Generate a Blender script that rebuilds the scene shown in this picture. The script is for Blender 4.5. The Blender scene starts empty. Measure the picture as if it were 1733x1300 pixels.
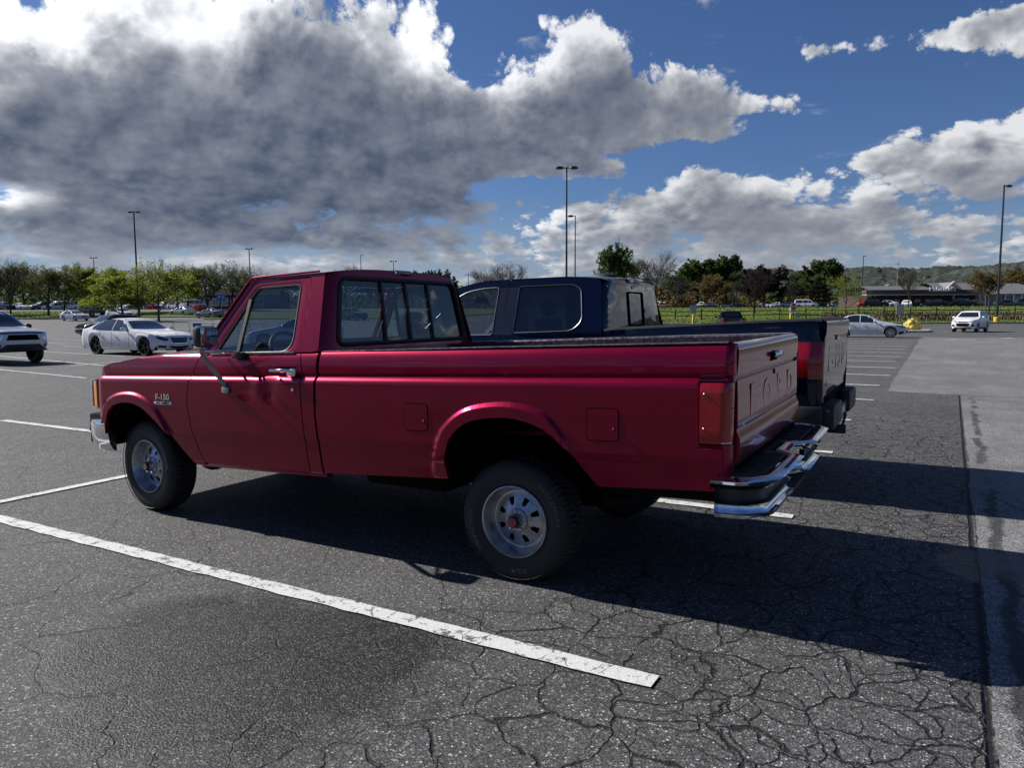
import bpy, bmesh, math, random
import numpy as np
from mathutils import Vector, Matrix
from mathutils.bvhtree import BVHTree
from mathutils.geometry import tessellate_polygon

D = bpy.data
scene = bpy.context.scene
COL = scene.collection
PI = math.pi

# ------------------------------------------------------------------ camera
CF, CPITCH, CROLL, CH = 1262.29, 0.0938388, -0.0043063, 1.57308   # focal px, pitch, roll, height
PW, PH = 1733.0, 1300.0
_c, _s = math.cos(CPITCH), math.sin(CPITCH)
_rt, _up, FWD = Vector((1, 0, 0)), Vector((0, _s, _c)), Vector((0, _c, -_s))
_cr, _sr = math.cos(CROLL), math.sin(CROLL)
RT = _cr * _rt + _sr * _up
UP = -_sr * _rt + _cr * _up
cd = D.cameras.new('camera')
cam = D.objects.new('camera', cd)
COL.objects.link(cam)
cam.matrix_world = Matrix(((RT.x, UP.x, -FWD.x, 0), (RT.y, UP.y, -FWD.y, 0), (RT.z, UP.z, -FWD.z, CH), (0, 0, 0, 1)))
cd.sensor_fit = 'HORIZONTAL'
cd.sensor_width = 36.0
cd.lens = CF / PW * 36.0
cd.clip_start = 0.05
cd.clip_end = 6000
scene.camera = cam
scene.view_settings.view_transform = 'Standard'
scene.view_settings.look = 'None'
scene.view_settings.exposure = 0.45
scene.view_settings.gamma = 1.0
scene.view_settings.use_curve_mapping = False

# ------------------------------------------------------------------ node expressions
class X:
    """a tiny expression layer: arithmetic on sockets makes Math nodes"""
    nt = None
    def __init__(s, v): s.v = v
    @staticmethod
    def m(op, *a, clamp=False):
        n = X.nt.nodes.new('ShaderNodeMath'); n.operation = op; n.use_clamp = clamp
        for i, q in enumerate(a):
            q = q.v if isinstance(q, X) else q
            if isinstance(q, (int, float)): n.inputs[i].default_value = q
            else: X.nt.links.new(q, n.inputs[i])
        return X(n.outputs[0])
    def __add__(s, o): return X.m('ADD', s, o)
    __radd__ = __add__
    def __sub__(s, o): return X.m('SUBTRACT', s, o)
    def __rsub__(s, o): return X.m('SUBTRACT', o, s)
    def __mul__(s, o): return X.m('MULTIPLY', s, o)
    __rmul__ = __mul__
    def __truediv__(s, o): return X.m('DIVIDE', s, o)
    def __rtruediv__(s, o): return X.m('DIVIDE', o, s)
    def __neg__(s): return X.m('MULTIPLY', s, -1.0)
def xmin(a, b): return X.m('MINIMUM', a, b)
def xmax(a, b): return X.m('MAXIMUM', a, b)
def xclamp(a): return X.m('ADD', a, 0.0, clamp=True)
def xexp(a): return X.m('EXPONENT', a)
def xpow(a, b): return X.m('POWER', a, b)
def xabs(a): return X.m('ABSOLUTE', a)
def xgt(a, b): return X.m('GREATER_THAN', a, b)
def link(a, sock):
    a = a.v if isinstance(a, X) else a
    if isinstance(a, (int, float, tuple, list)): sock.default_value = a
    else: X.nt.links.new(a, sock)
def smooth(a, lo, hi, o0=0.0, o1=1.0):
    n = X.nt.nodes.new('ShaderNodeMapRange'); n.interpolation_type = 'SMOOTHSTEP'
    link(a, n.inputs[0]); n.inputs[1].default_value = lo; n.inputs[2].default_value = hi
    n.inputs[3].default_value = o0; n.inputs[4].default_value = o1
    return X(n.outputs[0])
def linmap(a, lo, hi, o0=0.0, o1=1.0):
    n = X.nt.nodes.new('ShaderNodeMapRange')
    link(a, n.inputs[0]); n.inputs[1].default_value = lo; n.inputs[2].default_value = hi
    n.inputs[3].default_value = o0; n.inputs[4].default_value = o1
    return X(n.outputs[0])
def comb(a, b, c):
    n = X.nt.nodes.new('ShaderNodeCombineXYZ')
    for i, q in enumerate((a, b, c)): link(q, n.inputs[i])
    return X(n.outputs[0])
def sep(a):
    n = X.nt.nodes.new('ShaderNodeSeparateXYZ'); link(a, n.inputs[0])
    return [X(n.outputs[i]) for i in range(3)]
def noise(vec, scale, detail=3, rough=0.5, dist=0.0, dims='3D', lac=2.0):
    n = X.nt.nodes.new('ShaderNodeTexNoise'); n.noise_dimensions = dims
    if vec is not None: link(vec, n.inputs['Vector'])
    n.inputs['Scale'].default_value = scale; n.inputs['Detail'].default_value = detail
    n.inputs['Roughness'].default_value = rough; n.inputs['Distortion'].default_value = dist
    n.inputs['Lacunarity'].default_value = lac
    return X(n.outputs['Fac'])
def noisec(vec, scale, detail=2):
    n = X.nt.nodes.new('ShaderNodeTexNoise')
    link(vec, n.inputs['Vector']); n.inputs['Scale'].default_value = scale; n.inputs['Detail'].default_value = detail
    return X(n.outputs['Color'])
def voronoi(vec, scale, feature='F1', dims='3D', rnd=1.0):
    n = X.nt.nodes.new('ShaderNodeTexVoronoi'); n.feature = feature; n.voronoi_dimensions = dims
    link(vec, n.inputs['Vector']); n.inputs['Scale'].default_value = scale
    n.inputs['Randomness'].default_value = rnd
    if feature == 'DISTANCE_TO_EDGE': return X(n.outputs['Distance']), None
    return X(n.outputs['Distance']), X(n.outputs['Color'])
def mixc(fac, a, b):
    n = X.nt.nodes.new('ShaderNodeMix'); n.data_type = 'RGBA'
    link(fac, n.inputs[0])
    for q, i in ((a, 6), (b, 7)):
        q = q.v if isinstance(q, X) else q
        if isinstance(q, (tuple, list)): n.inputs[i].default_value = tuple(q)[:3] + (1,)
        elif isinstance(q, (int, float)): n.inputs[i].default_value = (q, q, q, 1)
        else: X.nt.links.new(q, n.inputs[i])
    return X(n.outputs[2])
def vmath(op, a, b):
    n = X.nt.nodes.new('ShaderNodeVectorMath'); n.operation = op
    link(a, n.inputs[0]); 
    if b is not None: link(b, n.inputs[3 if op == 'SCALE' else 1])
    return X(n.outputs[0])
def bump(height, strength=0.3, dist=0.01):
    n = X.nt.nodes.new('ShaderNodeBump'); link(height, n.inputs['Height'])
    n.inputs['Strength'].default_value = strength; n.inputs['Distance'].default_value = dist
    return X(n.outputs[0])

# ------------------------------------------------------------------ world: sky and clouds
SUN_AZ, SUN_EL = math.radians(155.3), math.radians(36.0)       # direction TO the sun, angle from +X in the ground plane
world = D.worlds.new('World'); scene.world = world; world.use_nodes = True
X.nt = world.node_tree
for n in list(X.nt.nodes): X.nt.nodes.remove(n)

BLOBS = [  # azimuth, elevation, half sizes (degrees), weight
    (-25, 9.8, 16, 4.6, 1.45), (-8, 10.8, 11, 3.8, 1.2), (-13.0, 18.0, 5.0, 5.0, 1.05), (-33, 17.5, 9, 5.5, 0.95), (-22, 19.8, 7, 4, 0.95), (-6.5, 19.0, 3.2, 4.0, 0.80),
    (2.5, 15.2, 5.0, 4.0, 1.0), (6.0, 19.0, 2.4, 2.6, 0.95), (10, 14.3, 5.5, 3.6, 1.1), (16, 14.6, 3.4, 2.2, 0.75),
    (9.5, 7.6, 5.5, 2.0, 0.85), (17.0, 8.3, 3.4, 2.2, 1.05), (23, 6.6, 5.0, 1.5, 0.75), (26, 10.2, 4.0, 1.6, 0.85),
    (31, 9.4, 5, 2.4, 0.9), (36, 10.9, 4, 2.2, 0.75), (32, 17.3, 6.0, 1.05, 1.25), (35.5, 15.9, 3, 0.9, 0.8), (29, 13.6, 8, 1.1, -0.5),
    (22.5, 17.4, 2.6, 0.8, 0.75), (20.6, 14.0, 1.5, 1.0, 0.85), 
    (1.5, 9.4, 5.0, 0.8, -1.0), (-2.6, 18.8, 1.3, 1.9, -1.1), (17, 11.3, 7.0, 1.1, -0.8), (-16, 4.6, 9, 0.6, -0.35)]
GLOW = [(-33, 18.5, 6.5, 4.0, 1.2), (-22, 19.8, 4.5, 3.2, 1.2), (-6, 19.0, 4.0, 2.8, 1.0), (-34, 7.6, 3.6, 0.8, 1.1), (-20, 3.8, 13, 0.7, 0.8), (6.5, 20.5, 4, 2.2, 0.9), (2, 18.4, 3.0, 1.6, 0.7),
        (35, 11.5, 4.5, 2.4, 0.9), (17, 9.5, 3.0, 1.6, 0.5)]
def gaussians(p, lst=BLOBS):
    """p: socket (az, el, 0) in degrees"""
    tot = 0.0
    for (a, e, sa, se, wgt) in lst:
        n = X.nt.nodes.new('ShaderNodeVectorMath'); n.operation = 'MULTIPLY_ADD'
        link(p, n.inputs[0]); n.inputs[1].default_value = (0.9 / sa, 0.9 / se, 0); n.inputs[2].default_value = (-0.9 * a / sa, -0.9 * e / se, 0)
        dt = X.nt.nodes.new('ShaderNodeVectorMath'); dt.operation = 'LENGTH'; X.nt.links.new(n.outputs[0], dt.inputs[0])
        # 1 / (1 + r^4): flat top, steep side
        q = X(dt.outputs['Value'])
        g = X.m('POWER', 0.36, X.m('MULTIPLY', q, q))
        tot = X.m('MULTIPLY_ADD', g, wgt, tot)
    return tot
def cover(az, el):
    band = smooth(el, 8.0, 4.2) * 0.80
    back = smooth(xabs(az), 38, 52) * smooth(el, 40, 8, 0.0, 0.26)
    return gaussians(comb(az, el, 0.0)) + band + back
def billow(az, el, det):
    e2 = X.m('LOGARITHM', el + 5.0, 2.718)
    low = smooth(el, 9.5, 5.0)
    n1 = noise(comb(az * 0.16, e2 * 3.6, 3.7), 1.0, det, 0.58, 0.35)
    v, _ = voronoi(comb(az * 0.30, e2 * 7.5, n1 * 1.6), 1.0)
    for nn in (v.v.node,):
        nn.inputs['Detail'].default_value = max(1, det - 4); nn.inputs['Roughness'].default_value = 0.6
    n2 = noise(comb(az * 0.55, e2 * 9.5, 9.1), 1.0, max(2, det - 4), 0.6, 0.3)
    return n1 * 1.9 - v * 0.75 + (n2 - 0.5) * (low * 0.75 + 0.12)

tc = X.nt.nodes.new('ShaderNodeTexCoord')
dx, dy, dz = sep(X(tc.outputs['Generated']))
az = X.m('ARCTAN2', dx, dy) * (180 / PI)
el = X.m('ARCSINE', dz) * (180 / PI)
THR = 0.62
c0 = cover(az, el)
c1 = cover(az - 2.6, el + 2.4)
b0 = billow(az, el, 9)
d0 = c0 + b0 - THR
sunl = xmax(d0, 0.0) * 0.35
bs = []
for (oa, oe, w_, mixf) in [(-0.35, 0.30, 0.7, 0.1), (-0.95, 0.85, 1.0, 0.35), (-2.2, 2.0, 1.5, 0.8)]:
    bi = billow(az + oa, el + oe, 6); bs.append(bi)
    di = c0 * (1 - mixf) + c1 * mixf + bi - THR
    sunl = sunl + xmax(di, 0.0) * w_
relief = (b0 - bs[0]) * 0.55 + (b0 - bs[1]) * 0.75
glow = gaussians(comb(az, el, 0.0), GLOW)
thick = xmax(d0, 0.0)
soft = smooth(el, 13, 8) * smooth(az, 6, -8)
alpha = smooth(d0, -0.03, 0.27) * (1.0 - soft) + smooth(d0, -0.12, 0.55) * soft
wisp = smooth(noise(comb(az * 0.11, el * 0.42, az * 0.05), 1.0, 7, 0.62, 0.8), 0.60, 0.82) * 0.55 * smooth(el, 5, 9)
alpha = xmax(alpha, wisp)
leftness = smooth(az, 16, -14)
T = xexp(sunl * linmap(leftness, 0, 1, -0.92, -1.15) * linmap(glow, 0, 1, 1.0, 0.22))
rim = smooth(d0, 0.75, 0.0) * smooth(d0, -0.05, 0.1)
lit = xclamp(T * 0.95 + rim * T * 0.35 + glow * T * 0.5 + relief * linmap(leftness, 0, 1, 0.65, 0.55) * smooth(el, 2, 8, 0.6, 1.0) * linmap(T, 0, 0.5, 0.10, 1.0) + (bs[2] - 0.35) * linmap(leftness, 0, 1, 0.10, 0.13) + 0.09)
bright = mixc(leftness, (0.56, 0.57, 0.59), (0.80, 0.82, 0.85))
dark = mixc(smooth(az, 24, -2), (0.120, 0.138, 0.178), (0.050, 0.068, 0.112))
dark = mixc(smooth(el, 7, 1.5, 0.0, 0.7), dark, (0.18, 0.215, 0.28))
bright = mixc(smooth(el, 6, 1.0, 0.0, 0.6), bright, (0.38, 0.39, 0.41))
ccol = mixc(lit, dark, bright)
sky = X.nt.nodes.new('ShaderNodeTexSky'); sky.sky_type = 'NISHITA'; sky.sun_disc = False
sky.sun_elevation = SUN_EL
sky.sun_rotation = math.radians(90) - SUN_AZ          # measured clockwise from +Y
sky.altitude = 100; sky.air_density = 1.0; sky.dust_density = 0.4; sky.ozone_density = 3.0
SKYS = 0.05
skyc = vmath('MULTIPLY', X(sky.outputs[0]), (0.62, 0.78, 1.10))
skyc = mixc(smooth(el, 9, 0.5, 0.0, 0.9), skyc, (0.21 / 0.05, 0.26 / 0.05, 0.33 / 0.05))
cl = vmath('SCALE', ccol, 1.0 / SKYS)
below = smooth(dz, -0.02, 0.0)
final = mixc(alpha * below, skyc, cl)
bg = X.nt.nodes.new('ShaderNodeBackground'); link(final, bg.inputs[0]); bg.inputs[1].default_value = SKYS
wo = X.nt.nodes.new('ShaderNodeOutputWorld'); X.nt.links.new(bg.outputs[0], wo.inputs[0])
world.cycles.sampling_method = 'MANUAL'; world.cycles.sample_map_resolution = 512

sl = D.lights.new('sun', 'SUN'); sl.energy = 5.0; sl.angle = math.radians(0.53); sl.color = (1.0, 0.955, 0.89)
sun = D.objects.new('sun', sl); COL.objects.link(sun)
sun.rotation_euler = (-Vector((math.cos(SUN_AZ) * math.cos(SUN_EL), math.sin(SUN_AZ) * math.cos(SUN_EL), math.sin(SUN_EL)))).to_track_quat('-Z', 'Y').to_euler()
sun.location = (-40, 20, 40)
# ------------------------------------------------------------------ placing things
def ray(px, py):
    return (FWD + RT * ((px - PW / 2) / CF) - UP * ((py - PH / 2) / CF))
def at(px, Y, z=0.0):
    """world point in the picture column px at depth Y, height z above the lot"""
    d = ray(px, 530.0)
    return Vector((d.x / d.y * Y, Y, z))
def sstep(a, b, x):
    t = min(1, max(0, (x - a) / (b - a))); return t * t * (3 - 2 * t)
def terrain(x, y):
    L = 0.00033 * max(0.0, min(y, 140) - 50) ** 2 + 0.006 * max(0.0, min(y, 500) - 140)
    R = 2.1 * sstep(72, 106, y) + 0.0085 * max(0, min(y, 420) - 106)
    t = sstep(-0.12, 0.06, x / max(y, 1.0))
    return L * (1 - t) + R * t
def on(px, Y, dz=0.0):
    p = at(px, Y); p.z = terrain(p.x, p.y) + dz; return p
# truck frame: u runs back along the pickup, v away from the camera
TA = math.radians(-29.428305); TO = Vector((-2.981121, 5.829491))
TU = Vector((math.cos(TA), math.sin(TA))); TV = Vector((-math.sin(TA), math.cos(TA)))
def uv(u, v, z=0.0):
    q = TO + TU * u + TV * v; return Vector((q.x, q.y, z))

# ------------------------------------------------------------------ object helpers
def put(o, parent=None):
    COL.objects.link(o)
    if parent is not None: o.parent = parent
    return o
def tag(o, label=None, cat=None, group=None, kind=None):
    if label: o['label'] = label
    if cat: o['category'] = cat
    if group: o['group'] = group
    if kind: o['kind'] = kind
    return o
def empty(name, loc=(0, 0, 0), rz=0.0, label=None, cat=None, group=None):
    o = D.objects.new(name, None); o.location = loc; o.rotation_euler = (0, 0, rz); o.empty_display_size = 0.2
    put(o); return tag(o, label, cat, group)
def kids(o): return [c for c in COL.objects if c.parent == o]
CH_ = {}
def copy_tree(o, parent=None, childmap=None):
    if childmap is None:
        childmap = {}
        for q in COL.objects:
            if q.parent: childmap.setdefault(q.parent.name, []).append(q)
    c = o.copy(); COL.objects.link(c); c.parent = parent
    for ch in childmap.get(o.name, []): copy_tree(ch, c, childmap)
    return c

class MB:
    """collects shapes, builds ONE mesh object"""
    def __init__(s, fn=None): s.v = []; s.f = []; s.mi = []; s.fn = fn; s.cur = 0
    def add(s, vs, fs):
        o = len(s.v)
        s.v += [s.fn(*p) if s.fn else tuple(p) for p in vs]
        s.f += [tuple(i + o for i in f) for f in fs]; s.mi += [s.cur] * len(fs)
        return s
    def box(s, x0, x1, y0, y1, z0, z1, bev=0.0, m=None):
        if bev <= 0:
            vs = [(x, y, z) for z in (z0, z1) for y in (y0, y1) for x in (x0, x1)]
            fs = [(0, 2, 3, 1), (4, 5, 7, 6), (0, 1, 5, 4), (2, 6, 7, 3), (0, 4, 6, 2), (1, 3, 7, 5)]
        else:
            bm = bmesh.new(); bmesh.ops.create_cube(bm, size=1.0)
            for v in bm.verts: v.co = Vector(((x0 + x1) / 2 + v.co.x * (x1 - x0), (y0 + y1) / 2 + v.co.y * (y1 - y0), (z0 + z1) / 2 + v.co.z * (z1 - z0)))
            b = min(bev, 0.49 * min(x1 - x0, y1 - y0, z1 - z0))
            bmesh.ops.bevel(bm, geom=bm.edges[:], offset=b, segments=2, profile=0.5, affect='EDGES')
            bm.verts.index_update()
            vs = [tuple(v.co) for v in bm.verts]; fs = [tuple(v.index for v in f.verts) for f in bm.faces]; bm.free()
        if m is not None: vs = [tuple(m @ Vector(p)) for p in vs]
        return s.add(vs, fs)
    def tube(s, pts, r, n=8, cap=True, flat=None):
        pts = [Vector(p) for p in pts]; k = len(pts)
        rs = r if isinstance(r, (list, tuple)) else [r] * k
        vs = []; prev = None
        for i, p in enumerate(pts):
            t = (pts[min(i + 1, k - 1)] - pts[max(i - 1, 0)]).normalized()
            if prev is None:
                a = t.cross(Vector((0, 0, 1)))
                if a.length < 1e-3: a = t.cross(Vector((1, 0, 0)))
                a.normalize()
            else:
                a = (prev - t * prev.dot(t)).normalized()
            prev = a; b = t.cross(a)
            for j in range(n):
                q = 2 * PI * j / n
                vs.append(tuple(p + (a * math.cos(q) + b * math.sin(q) * (flat or 1.0)) * rs[i]))
        fs = [(i * n + j, i * n + (j + 1) % n, (i + 1) * n + (j + 1) % n, (i + 1) * n + j) for i in range(k - 1) for j in range(n)]
        if cap: fs += [tuple(range(n - 1, -1, -1)), tuple((k - 1) * n + j for j in range(n))]
        return s.add(vs, fs)
    def lathe(s, prof, n=32, c=(0, 0, 0), axis='y', close=False):
        """prof: list of (axial, radius)"""
        vs = []
        for (t, r) in prof:
            for j in range(n):
                q = 2 * PI * j / n; a, b = r * math.cos(q), r * math.sin(q)
                p = (a, t, b) if axis == 'y' else ((t, a, b) if axis == 'x' else (a, b, t))
                vs.append((p[0] + c[0], p[1] + c[1], p[2] + c[2]))
        k = len(prof)
        fs = [(i * n + j, i * n + (j + 1) % n, (i + 1) * n + (j + 1) % n, (i + 1) * n + j) for i in range(k - 1) for j in range(n)]
        if close: fs += [tuple(range(n)), tuple((k - 1) * n + j for j in reversed(range(n)))]
        return s.add(vs, fs)
    def grid(s, rows, closed=False):
        nr, nc = len(rows), len(rows[0]); vs = [p for r in rows for p in r]
        fs = [(i * nc + j, i * nc + (j + 1) % nc, (i + 1) * nc + (j + 1) % nc, (i + 1) * nc + j) for i in range(nr - 1) for j in range(nc if closed else nc - 1)]
        return s.add(vs, fs)
    def prism(s, poly, a, b, axis='y'):
        n = len(poly)
        def P(p, t): return (p[0], t, p[1]) if axis == 'y' else ((t, p[0], p[1]) if axis == 'x' else (p[0], p[1], t))
        vs = [P(p, a) for p in poly] + [P(p, b) for p in poly]
        tri = tessellate_polygon([[Vector((p[0], p[1], 0)) for p in poly]])
        fs = [tuple(t) for t in tri] + [tuple(n + i for i in reversed(t)) for t in tri] + [(i, (i + 1) % n, n + (i + 1) % n, n + i) for i in range(n)]
        return s.add(vs, fs)
    def sphere(s, c, r, n=12, m=8, sc=(1, 1, 1)):
        vs = []
        for i in range(m + 1):
            t = PI * i / m
            for j in range(n):
                q = 2 * PI * j / n
                vs.append((c[0] + r * sc[0] * math.sin(t) * math.cos(q), c[1] + r * sc[1] * math.sin(t) * math.sin(q), c[2] + r * sc[2] * math.cos(t)))
        return s.add(vs, [(i * n + j, i * n + (j + 1) % n, (i + 1) * n + (j + 1) % n, (i + 1) * n + j) for i in range(m) for j in range(n)])
    def mesh(s, name, mats, smooth_=True, ang=35, merge=0.0, fixn=True):
        me = D.meshes.new(name); me.from_pydata(s.v, [], s.f)
        if not isinstance(mats, (list, tuple)): mats = [mats]
        for m in mats: me.materials.append(m)
        if len(mats) > 1: me.polygons.foreach_set('material_index', s.mi)
        if fixn or merge:
            bm = bmesh.new(); bm.from_mesh(me)
            if merge: bmesh.ops.remove_doubles(bm, verts=bm.verts, dist=merge)
            if fixn: bmesh.ops.recalc_face_normals(bm, faces=bm.faces)
            bm.to_mesh(me); bm.free()
        if smooth_:
            me.polygons.foreach_set('use_smooth', [True] * len(me.polygons))
            me.set_sharp_from_angle(angle=math.radians(ang))
        me.update(); return me
    def build(s, name, mats, parent=None, **kw):
        return put(D.objects.new(name, s.mesh(name, mats, **kw)), parent)

# ------------------------------------------------------------------ materials
def new_mat(name):
    m = D.materials.new(name); m.use_nodes = True; X.nt = m.node_tree
    p = m.node_tree.nodes['Principled BSDF']; return m, p
def pbr(name, col, rough=0.5, metal=0.0, coat=0.0, spec=0.5, var=0.0, vscale=8.0, bmp=0.0, bscale=40.0, trans=0.0, ior=1.5, croug=0.03, emit=None, es=0.0, alpha=1.0, grime=None):
    m, p = new_mat(name)
    p.inputs['Roughness'].default_value = rough; p.inputs['Metallic'].default_value = metal
    p.inputs['Coat Weight'].default_value = coat; p.inputs['Coat Roughness'].default_value = croug
    p.inputs['Specular IOR Level'].default_value = spec; p.inputs['IOR'].default_value = ior
    p.inputs['Transmission Weight'].default_value = trans; p.inputs['Alpha'].default_value = alpha
    if emit: p.inputs['Emission Color'].default_value = tuple(emit) + (1,); p.inputs['Emission Strength'].default_value = es
    c = tuple(col)
    if var > 0 or bmp > 0 or grime:
        tc_ = X.nt.nodes.new('ShaderNodeTexCoord'); vec = X(tc_.outputs['Object'])
    if var > 0:
        f = noise(vec, vscale, 4, 0.6)
        cc = mixc(linmap(f, 0.3, 0.7), tuple(q * (1 - var) for q in c), tuple(min(1, q * (1 + var)) for q in c))
        link(cc, p.inputs['Base Color'])
        link(linmap(f, 0.3, 0.7, max(0, rough - 0.08), min(1, rough + 0.08)), p.inputs['Roughness'])
    else:
        p.inputs['Base Color'].default_value = c + (1,)
    if grime:
        f2 = smooth(noise(vec, 3.0, 6, 0.65), 0.45, 0.75) * grime[1]
        base = X(p.inputs['Base Color'].links[0].from_socket) if p.inputs['Base Color'].is_linked else c
        link(mixc(f2, base, grime[0]), p.inputs['Base Color'])
    if bmp > 0:
        link(bump(noise(vec, bscale, 3, 0.6), bmp, 0.01), p.inputs['Normal'])
    return m
M = {}
M['black_plastic'] = pbr('black_plastic', (0.018, 0.018, 0.019), 0.55, var=0.3, bmp=0.15, bscale=180)
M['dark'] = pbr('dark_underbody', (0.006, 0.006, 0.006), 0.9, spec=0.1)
M['gap'] = pbr('panel_gap', (0.004, 0.003, 0.004), 0.9, spec=0.05)
M['rubber'] = pbr('tyre_rubber', (0.017, 0.017, 0.017), 0.62, spec=0.4, var=0.3, vscale=20, bmp=0.1, bscale=120)
M['letter'] = pbr('tyre_lettering', (0.07, 0.07, 0.07), 0.5)
M['chrome'] = pbr('chrome', (0.75, 0.76, 0.78), 0.09, metal=1.0, var=0.12, vscale=14)
M['steel'] = pbr('brushed_steel', (0.42, 0.44, 0.48), 0.30, metal=1.0, var=0.2, vscale=25)
M['rim'] = pbr('wheel_steel', (0.40, 0.415, 0.45), 0.34, metal=0.9, var=0.3, vscale=18)
M['rim_dark'] = pbr('wheel_dark', (0.03, 0.03, 0.035), 0.35, metal=0.6)
M['black_metal'] = pbr('black_painted_metal', (0.02, 0.02, 0.022), 0.45, var=0.3)
M['white_paint'] = pbr('white_paint', (0.72, 0.72, 0.72), 0.5)
M['glass_dark'] = pbr('tinted_glass', (0.012, 0.015, 0.02), 0.03, spec=0.8, coat=0.6)
M['amber'] = pbr('amber_lens', (0.75, 0.22, 0.01), 0.15, coat=0.8, var=0.2, vscale=60)
M['redlens'] = pbr('red_lens', (0.30, 0.001, 0.006), 0.25, coat=0.6, var=0.15, vscale=40)
M['clearlens'] = pbr('clear_lens', (0.62, 0.64, 0.68), 0.08, coat=1.0, metal=0.35)
M['concrete'] = pbr('concrete', (0.30, 0.29, 0.27), 0.9, var=0.2, vscale=6, bmp=0.3)

def glass_mat(name, tint, rough=0.0, mixdark=0.0, refl=1.0):
    """thin automotive glass: light passes straight through, tinted, with a Fresnel reflection on top"""
    m, p = new_mat(name); nt = m.node_tree; nt.nodes.remove(p)
    tr = nt.nodes.new('ShaderNodeBsdfTransparent'); tr.inputs[0].default_value = tuple(tint) + (1,)
    gl = nt.nodes.new('ShaderNodeBsdfGlossy'); gl.inputs['Roughness'].default_value = rough; gl.inputs[0].default_value = (0.95, 0.97, 1, 1)
    g_ = nt.nodes.new('ShaderNodeNewGeometry')
    dn = nt.nodes.new('ShaderNodeVectorMath'); dn.operation = 'DOT_PRODUCT'; nt.links.new(g_.outputs['Normal'], dn.inputs[0]); nt.links.new(g_.outputs['Incoming'], dn.inputs[1])
    om = 1.0 - xabs(X(dn.outputs['Value']))
    f = xclamp((0.042 + xpow(om, 5.0) * 0.95) * 1.7 * refl)
    mx = nt.nodes.new('ShaderNodeMixShader'); link(f, mx.inputs[0]); nt.links.new(tr.outputs[0], mx.inputs[1]); nt.links.new(gl.outputs[0], mx.inputs[2])
    out = nt.nodes['Material Output']; last = mx
    if mixdark > 0:
        df = nt.nodes.new('ShaderNodeBsdfDiffuse'); df.inputs[0].default_value = (0.05, 0.055, 0.06, 1)
        m2 = nt.nodes.new('ShaderNodeMixShader'); m2.inputs[0].default_value = mixdark
        nt.links.new(tr.outputs[0], m2.inputs[1]); nt.links.new(df.outputs[0], m2.inputs[2]); nt.links.new(m2.outputs[0], mx.inputs[1])
    nt.links.new(last.outputs[0], out.inputs[0]); return m
M['glass'] = glass_mat('door_glass', (0.50, 0.56, 0.60), mixdark=0.04)
M['glass_rear'] = glass_mat('rear_glass', (0.42, 0.50, 0.58), mixdark=0.05)
M['glass_side2'] = glass_mat('front_door_glass', (0.42, 0.48, 0.50), mixdark=0.04)
M['glass_tint'] = glass_mat('privacy_glass', (0.045, 0.055, 0.075), mixdark=0.03)

def paint(name, col, metal=0.25, rough=0.38, flake=0.0, dust=0.0, fade=None):
    m, p = new_mat(name)
    tc_ = X.nt.nodes.new('ShaderNodeTexCoord'); vec = X(tc_.outputs['Object'])
    f = noise(vec, 2.2, 5, 0.6)
    base = mixc(linmap(f, 0.35, 0.7), tuple(q * 0.86 for q in col), tuple(min(1, q * 1.12) for q in col))
    if dust > 0:
        sp = smooth(noise(vec, 85, 2, 0.5), 0.68, 0.80) * dust + smooth(noise(vec, 1.6, 6, 0.7), 0.5, 0.9) * dust * 0.5
        base = mixc(xclamp(sp), base, (0.30, 0.27, 0.27))
        oz = sep(vec)[2]; splash = smooth(oz, 0.88, 0.50) * smooth(noise(vec, 9.0, 6, 0.7), 0.42, 0.72) * 0.07 + smooth(noise(vec, 140, 1, 0.5), 0.74, 0.80) * 0.25
        base = mixc(xclamp(splash), base, (0.16, 0.13, 0.11))
        link(linmap(f, 0.3, 0.7, 0.03, 0.10), p.inputs['Coat Roughness'])
    link(base, p.inputs['Base Color'])
    p.inputs['Metallic'].default_value = metal; p.inputs['Roughness'].default_value = rough
    p.inputs['Coat Weight'].default_value = 0.9
    p.inputs['Coat IOR'].default_value = 1.4
    p.inputs['Specular IOR Level'].default_value = 0.0
    if dust <= 0: p.inputs['Coat Roughness'].default_value = 0.03
    return m
M['red'] = paint('maroon_paint', (0.215, 0.0006, 0.027), 0.60, 0.33, dust=0.010)
M['railcap'] = pbr('worn_rail_metal', (0.16, 0.13, 0.14), 0.30, metal=0.7, coat=0.5, var=0.5, vscale=30)
M['belt'] = pbr('belt_trim', (0.5, 0.45, 0.46), 0.25, metal=0.9, var=0.2)
M['rail2'] = pbr('rail_cap_plastic', (0.03, 0.032, 0.035), 0.5, var=0.2)
M['gloss_black'] = pbr('gloss_black_trim', (0.012, 0.012, 0.014), 0.12, coat=0.8)
M['glass_dark2'] = pbr('dark_rear_glass', (0.008, 0.010, 0.013), 0.02, spec=0.6, coat=0.25)
M['sticker'] = pbr('white_sticker', (0.45, 0.47, 0.50), 0.5)
M['seat_dark'] = pbr('dark_seat_leather', (0.035, 0.035, 0.04), 0.5)
M['steel_trim'] = pbr('dull_window_trim', (0.16, 0.17, 0.19), 0.35, metal=0.9)
M['mirror'] = pbr('mirror_glass', (0.5, 0.52, 0.55), 0.02, metal=1.0)
M['blue'] = paint('navy_paint', (0.0012, 0.0045, 0.024), 0.30, 0.30)

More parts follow.
